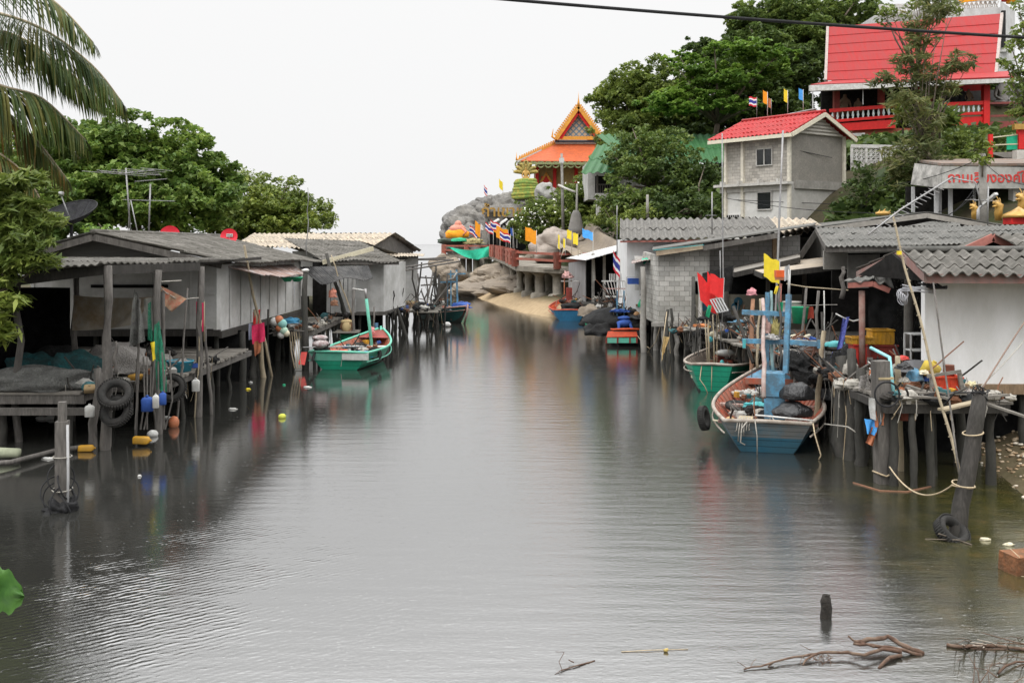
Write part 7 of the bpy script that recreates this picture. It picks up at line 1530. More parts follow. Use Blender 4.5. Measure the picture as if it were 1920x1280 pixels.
mb.slab(ap + V((0, -.5, .1)), ap + V((0, 13, .1)), l_ + V((-.15, 13, -.1)), l_ + V((-.15, -.5, -.1)), .15); mb.slab(ap + V((0, -.5, .1)), ap + V((0, 13, .1)), r_ + V((.15, 13, -.1)), r_ + V((.15, -.5, -.1)), .15); mb.build('upper_roof', mt('deep red tiles', (.34, .085, .06), rough=.6, var=.2, scale=3), tp)
for q in (l_, r_):
    mb = MB(); mb.bar(ap + V((0, -.75, .15)), q + V((0, -.75, 0)), .3, .5)
    for k in range(16): w = ap.lerp(q, k / 16); mb.box(w + V((math.copysign(.28, q.x - ap.x), -.75, .3)), (.22, .14, .3), 0, 0, math.copysign(.9, q.x - ap.x))
    mb.tube([q + V((0, -.75, 0)), q + V((math.copysign(.5, q.x - ap.x), -.75, .3)), q + V((math.copysign(.35, q.x - ap.x), -.75, 1.3))], [.2, .15, .02], 6); mb.build('barge_board', OCH, tp)
    MB().bar(ap + V((0, -.55, -.5)), q + V((math.copysign(.6, ap.x - q.x), -.55, .1)), .2, .35).build('red_soffit', REDB, tp)
MB().box((l_ + r_) / 2 + V((0, -.4, .15)), (5.2, .4, .45)).build('gable_sill', OCH, tp)
MB().lathe([(.22, 0), (.14, .5), (.05, 1.0), (.001, 1.9)], ap + V((0, -.75, .2)), 8).build('finial', OCH, tp, True)
MB().lathe([(.12, 0), (.05, .5), (.001, 1.1)], D + V((-.1, 0, .2)), 6).build('eave_finial', OCH, tp, True)
MB().prism([W(1000, 372, 129), W(1150, 372, 129), W(1150, 384, 129), W(1000, 384, 129)], (0, 11, 0)).build('plinth', CONC, tp)
# robed statue and small ones on the platform
rs = thing('robed_statue', 'big seated statue with pink shoulders in orange robes at the platform end', 'statue', W(858, 455, 107))
MB().blob(W(858, 440, 107), (1.25, .9, .75), 22, 14, .1, 2).build('robe', ORA, rs, True)
MB().blob(W(858, 430, 107), (.85, .7, .55), 18, 12, .05).blob(W(859, 421, 107), (.38, .38, .42), 16, 12, .03).tube([W(864, 428, 106.6), W(874, 434, 106.4), W(868, 442, 106.2)], [.2, .16, .1], 8).build('body', mt('pink skin paint', (.62, .24, .17), rough=.5), rs, True)
MB().blob(W(857, 452, 107), (2.0, 1.3, .45), 20, 10, .15).build('base', mt('dark base', (.06, .08, .06)), rs, True)
for i, (px, py, k, l) in enumerate(((876, 442, .5, 'white seated statuette left of the orange flag'), (884, 432, .45, 'white standing statuette on the rock ledge of the headland'), (902, 428, .45, 'white statuette by the cave wall'), (944, 440, .8, 'white seated statue between the orange flags'))):
    o = thing('statuette', l, 'statue', W(px, py + 4, 108)); seated(o, W(px, py + 4, 108), k * 1.2, WHITE)
heap('planter', W(888, 456, 105.5), (1.1, .6, .5), mt('mixed pot flowers', (.3, .26, .12), var=.7, scale=7), 'round planter of mixed flowers behind the green sheet', 'planter', .2)
heap('planter', W(862, 452, 105.6), (.9, .5, .35), GREENP, 'green tub behind the green sheet', 'tub', .1)
# flags of the headland
flag('tiny striped flag on the headland skyline', W(914, 378, 118), 1.5, -.4, .9, [TR, TW, TB], .03, 1, thai, droop=1.2, rm=WHITE)
flag('yellow flag flying highest on the headland rock', W(943, 372, 119), 1.9, -.45, 1.0, [YELF], .03, 1, droop=1.0, rm=WHITE)
flag('narrow orange flag nearest the round planter', W(901, 462, 103), 2.2, -.55, 1.3, [ORA], .03, 1, droop=.9, rm=STEEL)
flag('striped flag at the left end near the robed statue', W(880, 450, 106), 1.6, .8, .8, [TR, TW, TB], .03, 1, thai, droop=.9, rm=STEEL)
flag('striped flag flying left of the cave mouth', W(925, 468, 97), 2.2, -.75, .75, [TR, TW, TB], .03, 1, thai, droop=.6, rm=WHITE)
flag('striped flag flying directly before the cave mouth', W(938, 468, 94), 2.4, -.9, .8, [TR, TW, TB], .03, 1, thai, droop=.45, rm=WHITE)
flag('orange flag standing behind the striped pair', W(932, 460, 100), 2.2, -.7, .9, [ORA], .03, 1, droop=.2, rm=STEEL)
flag('large orange flag just left of the leaning blue flag', W(953, 478, 85), 2.1, -1.0, 1.0, [ORA], .03, 1, droop=.4, rm=STEEL)
flag('lowest striped flag on the bend of the railing', W(957, 478, 83), 1.7, -.85, .7, [TR, TW, TB], .03, 1, thai, droop=.4, rm=WHITE)
flag('furled blue flag on a leaning pole at the bend', W(965, 478, 80), 2.1, -.2, .6, [BLUED], .04, 1, droop=.6, rm=STEEL, lean=(-.15, 0))
flag('large orange flag on the straight railing', W(1006, 475, 68), 1.55, -.75, .9, [ORA], .025, 1, droop=.4, rm=WHITE)
flag('slim yellow orange pennant right of the large orange flag', W(1050, 478, 66), 1.3, -.12, .9, [YELF], .02, 1, droop=.8, rm=WHITE)
flag('second slim yellow pennant beside the boulder', W(1060, 478, 66), 1.05, -.14, .6, [YELF], .02, 1, droop=.8, rm=WHITE)
flag('higher of the two yellow flags above the tin shed', W(1072, 480, 64), 1.6, -.3, .55, [YELF], .02, 1, droop=.4, rm=BAMB)
flag('broader yellow flag above the tin shed', W(1084, 482, 64), 1.5, -.32, .7, [YELF], .02, 1, droop=.3, rm=BAMB)
flag('sky blue flag above the tin shed', W(1112, 480, 62), 1.5, -.65, .5, [BLUEF], .02, 1, droop=.35, rm=WHITE)
flag('faint striped flag above the red-roofed grey house', W(1419, 222, 68), 1.4, -.5, .6, [TR, TW, TB], .025, 1, thai, droop=.2, rm=STEEL)
flag('orange flag above the red-roofed grey house', W(1439, 218, 67), 1.6, -.3, .8, [ORA], .025, 1, droop=.5, rm=WHITE)
flag('small dull orange flag behind the orange one on the hill rail', W(1446, 216, 68), 1.1, -.2, .6, [ORAP], .025, 1, droop=.5, rm=STEEL)
flag('yellow flag above the red-roofed grey house', W(1477, 212, 67), 1.5, -.25, .8, [YELF], .025, 1, droop=.5, rm=WHITE)
flag('sky blue flag above the red-roofed grey house', W(1506, 208, 67), 1.4, -.3, .7, [BLUEF], .025, 1, droop=.5, rm=WHITE)

# ---- green-roofed house in the trees
GR = mt('green ribbed roof', (.035, .125, .04), rough=.6, var=.2, scale=4, dirt=(.05, .13, .06), dirtamt=.35)
gh = thing('house', 'white-footed house with green ribbed roofs among the trees', 'house', W(1200, 400, 82))
mb = MB(); corr(mb, W(1115, 252, 90), W(1380, 252, 90), W(1385, 306, 80), W(1180, 306, 80), .5, .07, 2); corr(mb, W(1120, 272, 84), W(1172, 268, 84), W(1150, 324, 77), W(1090, 325, 77), .5, .07, 2); mb.build('roof', GR, gh)
MB().box((10.0, 84, 9.5), (8, 6, 3)).build('wall', CEM, gh)
MB().prism([W(1116, 330, 79), W(1160, 330, 79), W(1160, 362, 79), W(1116, 362, 79)], (0, .2, 0)).build('balcony_back', DARKW, gh)
for k in range(8): MB().bar(W(1121 + k * 4.5, 362, 78.6), W(1121 + k * 4.5, 346, 78.6), .06).build('baluster', WOODG, gh)
MB().bar(W(1118, 346, 78.6), W(1160, 346, 78.6), .1).build('handrail', WOODG, gh); MB().bar(W(1120, 362, 78.5), W(1120, 328, 78.5), .14).build('post', WOODG, gh)
MB().box(W(1138, 367, 78.6), (1.7, .5, .35)).build('beam', WHITE, gh); MB().box(W(1122, 386, 78.6), (.35, .4, 1.5)).build('column', WHITE, gh)

# ---- grey two-storey house with the red roof
c1, cl_, cr = V((16.34, 60)), V((13.3, 63.9)), V((20.4, 62.9)); cb_ = cl_ + cr - c1
gy = thing('house', 'unfinished two-storey grey house with a bright red gabled roof', 'house', (c1.x, c1.y, 4.5))
zb_, zm, zt_ = 4.5, 8.15, 11.05
aL = math.atan2((cl_ - c1).y, (cl_ - c1).x); aR = math.atan2((cr - c1).y, (cr - c1).x)
BLKH = blocks('pale concrete blocks', (.6, .56, .5), (.4, .375, .34), (.27, .26, .24), .38, .19, aL)
def P3(p, z): return V((p.x, p.y, z))
def facade(a, b, z0, z1, m, nm, off=0.0, th=.15):
    d = (b - a).normalized(); n = V((-d.y, d.x)); a2, b2 = a - n * off, b - n * off
    n3 = V((n.x, n.y, 0)) * th
    return MB().prism([P3(a2, z0), P3(b2, z0), P3(b2, z1), P3(a2, z1)], n3).build(nm, m, gy)
facade(cl_, c1, zm, zt_, BLKH, 'upper_wall'); facade(cl_, c1, zb_, zm, mt('pale render', (.66, .65, .62), var=.08, dirt=(.46, .45, .42), dirtamt=.3), 'lower_wall')
facade(c1, cr, zm, zt_, mt('dark cement render', (.27, .25, .22), var=.25, scale=12, dirt=(.19, .18, .16), dirtamt=.4), 'gable_wall'); facade(c1, cr, zb_, zm, mt('mid render', (.46, .445, .42), var=.12, dirt=(.34, .33, .3), dirtamt=.4), 'gable_lower_wall')
def onwall(a, b, u, z): p = a.lerp(b, u); return V((p.x, p.y, z))
for i, u in enumerate((0.02, .29, .985)): MB().box(onwall(cl_, c1, u, (zb_ + zt_) / 2) + V((-.05, -.06, 0)), (.18, .18, zt_ - zb_), aL).build('column', mt('cream column', (.6, .56, .47)), gy)
MB().box(onwall(c1, cr, .985, (zb_ + zt_) / 2), (.2, .25, zt_ - zb_), aR).build('column', mt('cream column', (.6, .56, .47)), gy)
n_l = V(((cl_ - c1).y, -(cl_ - c1).x)).normalized() * -1
dl = (cl_ - c1).normalized(); nl = V((dl.y, -dl.x, 0)); nl = -nl if nl.y > 0 else nl
dr = (cr - c1).normalized(); nr = V((dr.y, -dr.x, 0)); nr = -nr if nr.y > 0 else nr
MB().box(onwall(cl_, c1, .46, zm - .08) + nl * .25, (5.6, .5, .16), aL).box(onwall(cl_, c1, .46, zm - .32) + nl * .05, (5.2, .14, .35), aL).build('ledge', CONCL, gy)
for u in (.02, .29, .6, .88): MB().box(onwall(cl_, c1, u, zm + .02) + nl * .3, (.16, .45, .34), aL).build('bracket', CONCL, gy)
MB().box(onwall(c1, cr, .5, zm - .15) + nr * .05, (4.4, .14, .5), aR).build('ledge', CONC, gy)
def window(u, z0, z1, w):
    c = onwall(cl_, c1, u, (z0 + z1) / 2) + nl * .02
    wn = MB().box(c, (w, .06, z1 - z0), aL).build('window', mt('dark glass', (.015, .016, .018), rough=.15, spec=.6), gy)
    mb = MB()
    for s_ in (-1, 0, 1):
        if s_ == 0 and z0 < 8: continue
        q = c + V((dl.x, dl.y, 0)) * s_ * w / 2 + nl * .05; mb.box(q, (.06, .06, z1 - z0 + .06), aL)
    for s_ in (-1, 1): mb.box(c + V((0, 0, s_ * (z1 - z0) / 2)) + nl * .05, (w, .06, .06), aL)
    mb.build('frame', CONCL, wn)
window(.62, 9.2, 10.2, 1.15); window(.62, 6.55, 7.6, 1.05)
vb = MB().box(onwall(cl_, c1, .14, 6.1) + nl * .03, (1.1, .08, .42), aL).build('vent_block', WHITE, gy)
mb = MB()
for i in range(6):
    for j in range(2): mb.box(onwall(cl_, c1, .05 + .034 * i, 6.0 + j * .2) + nl * .08, (.1, .02, .13), aL)
mb.build('vent_hole', DARK, vb)
RT = mt('bright red roof', (.4, .015, .016), rough=.5, var=.15, scale=4, dirt=(.28, .035, .03), dirtamt=.35, dscale=1.5)
mid = (c1 + cr) / 2; midb = (cl_ + cb_) / 2; ext = V(((c1 - cl_).x, (c1 - cl_).y, 0)).normalized() * .5; out = V(((cr - c1).x, (cr - c1).y, 0)).normalized() * .55
zr = 12.35; ze = 10.95
Af = P3(mid, zr) + ext; Ab = P3(midb, zr) - ext * 1.6; Lf = P3(c1, ze) + ext - out; Lb = P3(cl_, ze) - ext * 1.6 - out * 1.2; Rf = P3(cr, ze) + ext + out; Rb = P3(cb_, ze) - ext + out
mb = MB(); corr(mb, Ab, Af, Lf, Lb, .3, .05, 4, .03, 0, .03); mb.build('roof', RT, gy); mb = MB(); corr(mb, Ab, Af, Rf, Rb, .3, .05, 4, .03, 0, .03); mb.build('roof', RT, gy)
CR = mt('cream board', (.68, .63, .5), var=.08)
MB().bar(Af - V((0, 0, .14)), Lf - V((0, 0, .14)), .08, .24).bar(Af - V((0, 0, .14)), Rf - V((0, 0, .14)), .08, .24).build('barge_board', CR, gy); MB().bar(Lf - V((0, 0, .14)), Lb - V((0, 0, .14)), .08, .22).build('fascia', CR, gy)
mb = MB(); a_, b_, t3 = P3(c1, 11.0), P3(cr, 11.0), P3(mid, 12.15)
mb.prism([a_ - nr * .05, b_ - nr * .05, t3 - nr * .05], nr * .1)
for k in range(5): z = 11.08 + k * .2; u0 = k * .09; mb.box(onwall(c1, cr, .5, z) + nr * .12, (4.5 * (1 - u0 * 2) - .2, .06, .1), aR)
mb.build('gable', mt('pale gable boards', (.55, .52, .47), var=.1, dirt=(.42, .4, .36), dirtamt=.3), gy)
MB().tube([Af + V((0, 0, .06)), Ab + V((0, 0, .06))], .1, 8).build('ridge_cap', RT, gy, True)
mb = MB(); mb.tube([W(1500, 283, 60.5), W(1560, 296, 62)], .02, 5).tube([W(1380, 375, 60), W(1590, 384, 61)], .02, 5); mb.build('pipe', BLACK, gy)

# ---- red hall
hl = thing('temple_hall', 'large open temple hall with a tall red roof and red balustrade', 'temple hall', (28, 78, 13))
HR = mt('tall red sheet roof', (.36, .014, .014), rough=.6, var=.12, scale=3, stretch=(5, 1, .4), dirt=(.27, .035, .035), dirtamt=.4, dscale=.8)
A, B = W(1552, 52, 80), W(1875, 27, 77); C_, D_ = W(1864, 138, 73), W(1548, 152, 76.5)
for r in range(6):
    t0, t1 = r / 6, (r + 1.04) / 6
    mb = MB(); dz = V((0, -.05 * r, 0)); mb.slab(A.lerp(D_, t0) + V((0, -.02, 0)), B.lerp(C_, t0) + V((0, -.02, 0)), B.lerp(C_, min(1, t1)) + V((0, -.07, 0)), A.lerp(D_, min(1, t1)) + V((0, -.07, 0)), .05); mb.build('roof_course', HR, hl)
MB().bar(A, D_, .2, .3).build('verge', mt('pinkish grey verge', (.42, .36, .33)), hl); MB().bar(B + V((.15, 0, 0)), C_ + V((.15, 0, 0)), .2, .3).build('verge', mt('pinkish grey verge', (.42, .36, .33)), hl)
MB().slab(A, B, B + V((0, 3, -6)), A + V((1.8, 3, -6)), .1).build('rear_slope', HR, hl)
mb = MB(); mb.slab(W(1562, 154, 76), W(1890, 136, 73), W(1902, 146, 70.5), W(1520, 161, 74), .1); mb.build('eave_roof', HR, hl)
mb = MB(); mb.prism([W(1518, 160, 74), W(1904, 144, 70.5), W(1904, 154, 70.5), W(1518, 171, 74)], (0, .2, 0)); mb.build('fascia', WHITE, hl)
mb = MB(); mb.slab(W(1518, 170, 74.3), W(1904, 153, 70.8), W(1870, 150, 77), W(1540, 160, 80), .1); mb.build('soffit', mt('grey soffit', (.2, .2, .2)), hl)
MB().prism([W(1540, 165, 80), W(1720, 160, 79), W(1720, 240, 79), W(1540, 240, 80)], (0, .2, 0)).build('back_wall', DARKW, hl)
MB().prism([W(1720, 175, 79), W(1960, 165, 77), W(1960, 188, 77), W(1720, 188, 79)], (0, .2, 0)).build('lintel', mt('hall grey', (.14, .14, .14)), hl)
for (x, D, w) in ((1568, 76, .4), (1748, 75, .45), (1848, 74, .45), (1652, 76, .4)): MB().bar(W(x, 240, D), W(x, 160, D), w).build('column', REDD if x != 1848 else REDB, hl)
for (a, b) in (((1555, 75), (1680, 74)), ((1745, 73), (1848, 72))):
    xa, Da = a; xb, Db = b; ya = 213 - (xa - 1555) * .053; yb = 213 - (xb - 1555) * .053
    ya = 211 if xa < 1600 else 200; yb = 202 if xb < 1700 else 196
    MB().bar(W(xa, ya - 3, Da), W(xb, yb - 3, Db), .25, .25).build('top_rail', REDB, hl); MB().bar(W(xa, ya + 17, Da), W(xb, yb + 16, Db), .25, .2).build('bottom_rail', REDB, hl)
    n = 13 if xa < 1600 else 11
    for k in range(n):
        u = (k + .6) / n; x = lerp(xa, xb, u); D = lerp(Da, Db, u); y = lerp(ya, yb, u); b0 = W(x, y + 16, D)
        MB().lathe([(.08, 0), (.08, .08), (.05, .14), (.1, .3), (.06, .48), (.05, .6), (.09, .7)], b0, 8).build('baluster', mt('pale blue white baluster', (.55, .62, .62)), hl, True)
    MB().prism([W(xa, ya + 22, Da), W(xb, yb + 22, Db), W(xb, yb + 38, Db), W(xa, ya + 36, Da)], (0, .3, 0)).build('floor_beam', REDB, hl)
MB().bar(W(1848, 240, 72), W(1848, 190, 72), .4).build('corner_post', REDB, hl); MB().bar(W(1850, 194, 72.3), W(1930, 192, 76), .15).bar(W(1850, 218, 72.3), W(1930, 216, 76), .15).bar(W(1850, 236, 72.3), W(1930, 232, 76), .5, .5).build('side_rail', REDD, hl)
MB().prism([W(1600, 243, 75), W(1860, 236, 73), W(1860, 330, 73), W(1600, 330, 75)], (0, .3, 0)).build('base_wall', mt('orange red brick', (.36, .1, .06), var=.2, dirt=(.22, .08, .06), dirtamt=.3), hl)
MB().prism([W(1598, 250, 74.6), W(1622, 249, 74.6), W(1622, 280, 74.6), W(1598, 280, 74.6)], (0, .1, 0)).build('grey_panel', CEM, hl)
MB().bar(W(1524, 172, 73.9), W(1524, 205, 73.9), .08).bar(W(1618, 165, 73.6), W(1618, 196, 73.6), .05).build('pipe', GREYP, hl)
for i, (px, py, D, k, m, l) in enumerate(((1584, 212, 77, 1.1, mt('tan stone', (.2, .15, .1)), 'tan statue behind the left balustrade of the red hall'), (1609, 210, 77, .8, mt('tan stone', (.2, .15, .1)), 'smaller tan statue right of the tan one in the red hall'), (1763, 196, 74.5, 1.1, BLACK, 'tiered dark figure silhouetted at the right of the red hall'), (1781, 198, 74.5, .7, BLACK, 'small dark figure second from the left in the lit bay of the red hall'), (1792, 196, 74.5, .85, BLACK, 'slim dark figure in the middle of the lit bay'), (1803, 196, 74.5, .95, BLACK, 'dark seated figure right of the slim one in the lit bay'), (1816, 194, 74.5, .8, mt('tan stone', (.2, .15, .1)), 'brown figure at the right of the lit bay'), (1880, 198, 76, 1.6, ROCK, 'grey rounded stone image at the right end of the red hall'))):
    o = thing('statue', l, 'statue', W(px, py, D)); seated(o, W(px, py, D), k, m)
# lattice fence
lt = thing('lattice_fence', 'white openwork block fence behind the grey house', 'fence', W(1630, 330, 66))
MB().prism([W(1596, 304, 66), W(1720, 306, 66), W(1720, 350, 66), W(1596, 350, 66)], (0, .15, 0)).build('base_wall', CONCL, lt)
MB().bar(W(1596, 274, 66), W(1720, 276, 66), .16, .22).build('cap_rail', WHITE, lt)
mb = MB()
for i in range(14):
    x = 1597 + i * 9; mb.bar(W(x, 306, 66), W(x, 275, 66), .06 if i % 3 else .14)
for j in range(4): mb.bar(W(1597, 275 + j * 8, 66), W(1720, 277 + j * 8, 66), .05)
for i in range(13):
    for j in range(4): x = 1597 + i * 9; y = 275 + j * 8; mb.tube([W(x, y, 66), W(x + 9, y + 8, 66)], .03, 4); mb.tube([W(x + 9, y, 66), W(x, y + 8, 66)], .03, 4)
mb.build('lattice', WHITE, lt)
# ---- white upper building
ub = thing('building', 'white terraced building with lattice parapet above the red roof', 'building', W(1780, 60, 92))
WB = mt('aged white wall', (.62, .62, .62), var=.1, dirt=(.4, .39, .37), dirtamt=.35)
MB().prism([W(1648, 24, 92), W(1876, 14, 90), W(1876, 60, 90), W(1648, 60, 92)], (0, 8, 0)).build('wall', WB, ub)
MB().prism([W(1876, 2, 89), W(1902, 20, 96), W(1902, 175, 96), W(1868, 175, 89)], (.2, .3, 0)).build('side_wall', WB, ub)
for (x0, x1, y0, y1) in ((1648, 1760, 16, 4), (1800, 1870, 5, 0)):
    MB().bar(W(x0, y0 - 4, 91), W(x1, y0 - 6, 90.6), .2, .3).build('parapet_rail', WHITE, ub)
mb = MB()
for i in range(26): x = 1650 + i * 8.6; y = 25 - i * .42; mb.bar(W(x, y + 6, 90.8), W(x, y - 14, 90.8), .09); mb.tube([W(x, y + 5, 90.8), W(x + 8, y - 13, 90.8)], .05, 4); mb.tube([W(x + 8, y + 5, 90.8), W(x, y - 13, 90.8)], .05, 4)
mb.build('parapet_lattice', WHITE, ub)
MB().bar(W(1798, 3, 90.5), W(1876, -8, 90), .2, .3).build('coping', ORA, ub)
MB().box(W(1881, 55, 89.4), (.3, .3, 3.2)).build('window', BLACK, ub)
for i, (x, y, c_) in enumerate(((1888, 2, 'left'), (1897, 6, 'middle'), (1904, 4, 'right'))):
    MB().lathe([(.5, 0), (.5, .5), (.3, .9), (.12, 1.3), (.001, 2)], W(x, y, 97), 12).build('turret', (REDB, ORA, WHITE)[i], ub, True)
MB().prism([W(1868, 82, 88.5), W(1900, 80, 92), W(1900, 96, 92), W(1868, 98, 88.5)], (0, .2, 0)).build('balcony', WHITE, ub)
# ---- painted concrete canopy with the red Thai sign
cn = thing('concrete_canopy', 'long stained concrete canopy lettered in red Thai script', 'canopy', W(1820, 400, 50))
CW = mt('stained white concrete', (.5, .49, .46), var=.12, scale=5, dirt=(.22, .22, .2), dirtamt=.45, dscale=.8)
a, b, c, d = W(1715, 306, 52), W(1768, 312, 49), W(1766, 353, 49), W(1708, 346, 52)
MB().prism([a, b, c, d], (.1, .3, 0)).build('end_face', mt('mildewed concrete', (.5, .48, .45), var=.2, dirt=(.1, .1, .09), dirtamt=.4, dscale=2), cn)
sg = MB().prism([b, W(2000, 314, 49), W(2000, 354, 49), c], (0, .3, 0)).build('front_face', CW, cn)
MB().slab(W(1712, 303, 56), W(2000, 300, 56), W(2000, 311, 49), W(1766, 311, 49), .12).build('roof_slab', mt('rusty gutter edge', (.2, .18, .16), var=.3, dirt=(.25, .14, .09)), cn)
txt('ถานเสียงองค์ใหญ่ ค', .66, mt('faded red lettering', (.6, .06, .05), var=.1), sg, rotm(R(90)), W(1880, 334, 48.97), 'lettering', .004, .012)
for (x, D, w) in ((1755, 50, .14), (1762, 51, .14), (1782, 50, .16), (1905, 49.6, .5), (1712, 51.8, .14), (1827, 51, .1)): MB().bar(W(x, 440, D), W(x, 350, D), w).build('column', CONCL if w > .4 else GREYP, cn)
MB().prism([W(1700, 350, 52.5), W(2010, 355, 51.5), W(2010, 435, 51.5), W(1700, 435, 52.5)], (0, .2, 0)).build('rear_shade_sheet', DARKW, cn)  # added dark sheet that paints the shade beneath the canopy
pv = thing('pavilion_gate', 'raised platform with red posts and a green panel at the right edge', 'platform', W(1890, 330, 56))
MB().bar(W(1857, 295, 56), W(1857, 252, 56), .2).build('post', REDB, pv); MB().bar(W(1913, 280, 56), W(1913, 235, 56), .3).build('post', REDB, pv)
MB().prism([W(1888, 255, 56), W(1911, 253, 56), W(1911, 280, 56), W(1888, 281, 56)], (0, .06, 0)).build('green_panel', mt('teal green panel', (.02, .36, .2)), pv)
MB().bar(W(1860, 258, 56), W(1912, 252, 56), .06).bar(W(1860, 272, 56), W(1912, 270, 56), .06).build('rail', CREAM, pv)
MB().box(W(1912, 238, 55.8), (.7, .3, .3)).build('gold_cap', GOLD, pv); MB().prism([W(1852, 286, 57), W(1930, 284, 57), W(1930, 296, 57), W(1884, 296, 57)], (0, 2, 0)).build('deck', CONC, pv)
MB().bar(W(1911, 310, 55), W(1911, 282, 55), .5).build('leg', CONCL, pv)
# gilded dragon-head ornaments
def dragon(px, py, D, k, label):
    o = thing('dragon_ornament', label, 'ornament', W(px, py, D)); c = W(px, py, D); mb = MB()
    mb.tube([c, c + V((0, 0, .5)) * k, c + V((.05, 0, .9)) * k, c + V((-.25, -.1, 1.15)) * k], [.2 * k, .24 * k, .26 * k, .12 * k], 10); mb.build('neck', GOLD, o, True)
    mb = MB()
    for a, l in ((-60, .4), (-15, .5), (15, .35), (35, .22)): d = V((math.sin(R(a)), 0, math.cos(R(a)))) * k; mb.tube([c + V((.02, 0, .95)) * k, c + V((.06, 0, 1.0)) * k + d * l * .6, c + V((-.02, 0, 1.05)) * k + d * l], [.08 * k, .035 * k, .006], 6)
    mb.blob(c + V((-.12, -.05, 1.08)) * k, (.26 * k, .16 * k, .14 * k), 12, 8, .15)
    mb.build('horns', GOLD, o, True); MB().tube([c + V((-.1, -.1, .9)) * k, c + V((-.42, -.15, .85)) * k], [.1 * k, .04 * k], 8).build('jaw', GOLD, o, True); return o
dragon(1827, 412, 47, .6, 'gilded dragon head left of the lamp post behind the roofs'); dragon(1872, 414, 46, .75, 'gilded dragon head right of the lamp post behind the roofs'); dragon(1916, 403, 46, .8, 'gilded dragon at the right edge above the red altar')
one(MB().blob(W(1656, 400, 46), (.35, .12, .1), 12, 8, .2).tube([W(1645, 403, 46), W(1650, 393, 46)], [.08, .01], 5).tube([W(1655, 400, 46), W(1660, 391, 46)], [.08, .01], 5).tube([W(1662, 402, 46), W(1670, 394, 46)], [.08, .01], 5), 'dragon_ornament', GOLD, 'low gilded crest peeping over the grey gable roof', 'ornament', smooth=True)
al = thing('altar', 'red fronted altar with a gilded lid at the right edge behind the roofs', 'altar', W(1910, 425, 45)); MB().box(W(1912, 413, 45), (1.1, .8, .35)).build('front', REDB, al); MB().lathe([(.7, 0), (.62, .15), (.3, .3), (.001, .5)], W(1910, 408, 45), 14).build('lid', GOLD, al, True)

# ---- utility poles, masts, lamp
def upole(label, base, top, r, m=CONC):
    o = thing('utility_pole', label, 'utility pole', base); MB().tube([base, top], [r, r * .7], 10).build('shaft', m, o, True); return o
u1 = upole('tall concrete pole with a lamp arm in front of the headland bushes', W(1056, 436, 84), W(1053, 288, 84), .14)
MB().tube([W(1047, 347, 84), W(1062, 354, 83.5), W(1078, 360, 83)], .1, 6).build('lamp_arm', CONCL, u1, True); MB().box(W(1053, 301, 83.6), (.4, .3, .4)).build('box', WHITE, u1)
upole('shorter concrete pole right of the one with the lamp arm', W(1081, 430, 82), W(1082, 345, 82), .11)
one(MB().lathe([(.75, 0), (.6, .5), (.36, 1.6), (.2, 1.9)], W(1080, 440, 80), 12), 'stone_cone', ROCK, 'blunt grey stone cone at the foot of the shorter pole', 'stone', smooth=True)
u2 = upole('dark concrete utility pole before the red lettered canopy', W(1843, 430, 44), W(1842, 288, 44), .2, CONC)
upole('thin tree-like grey pole in the dark trees', W(1214, 410, 70), W(1214, 365, 70), .12, CONC)
sl = thing('street_lamp', 'bent white street lamp rising from the grey roof', 'street lamp', W(1834, 440, 41))
MB().tube([W(1834, 412, 41), W(1834, 394, 41), W(1838, 388, 41), W(1867, 364, 40)], [.07, .06, .05, .06], 8).build('arm', GREYP, sl, True); MB().bar(W(1846, 382, 40.6), W(1868, 363, 40), .16, .1).build('lamp_head', WHITE, sl)
aerial('aerial mast with crossed rods right of the street lamp', W(1852, 424, 40), W(1853, 350, 40), [(W(1845, 376, 40), (1, .2, -.05), 3, .6, .4)])
aerial('small red and white aerial above the ribbed grey roof', W(1335, 445, 46), W(1335, 360, 46), [(W(1334, 404, 46), (1, .2, 0), 4, .4, .1)])
mb = MB()
for i, (a, b, s) in enumerate((((1842, 300, 44), (2000, 330, 30), .6), ((1842, 330, 44), (1690, 385, 44), 1.2), ((1842, 345, 44), (1690, 392, 44), .9), ((1363, 372, 59.5), (1790, 395, 50), .4), ((1842, 296, 44), (1500, 300, 75), 1.5))): one(cable(MB(), W(*a), W(*b), s, .018), 'overhead_wire', BLACK, ('wire from the dark utility pole to the right edge', 'upper wire sagging left from the dark utility pole', 'lower wire sagging left from the dark utility pole', 'wire crossing the lower walls of the grey house', 'long wire from the dark utility pole into the hall trees')[i], 'wire')
one(MB().tube([W(1490, 212, 66), W(1530, 204, 66), W(1530, 216, 66)], .05, 6).tube([W(1430, 225, 70), W(1490, 212, 66)], .05, 6), 'handrail', STEEL, 'steel handrail on the hill above the red-roofed grey house', 'railing', smooth=True)
one(MB().tube([W(800, 300, 200), W(600, 360, 190)], .01, 4), 'distant_wire', STEEL, 'faint wire crossing the sky at left of the headland', 'wire') if 0 else None

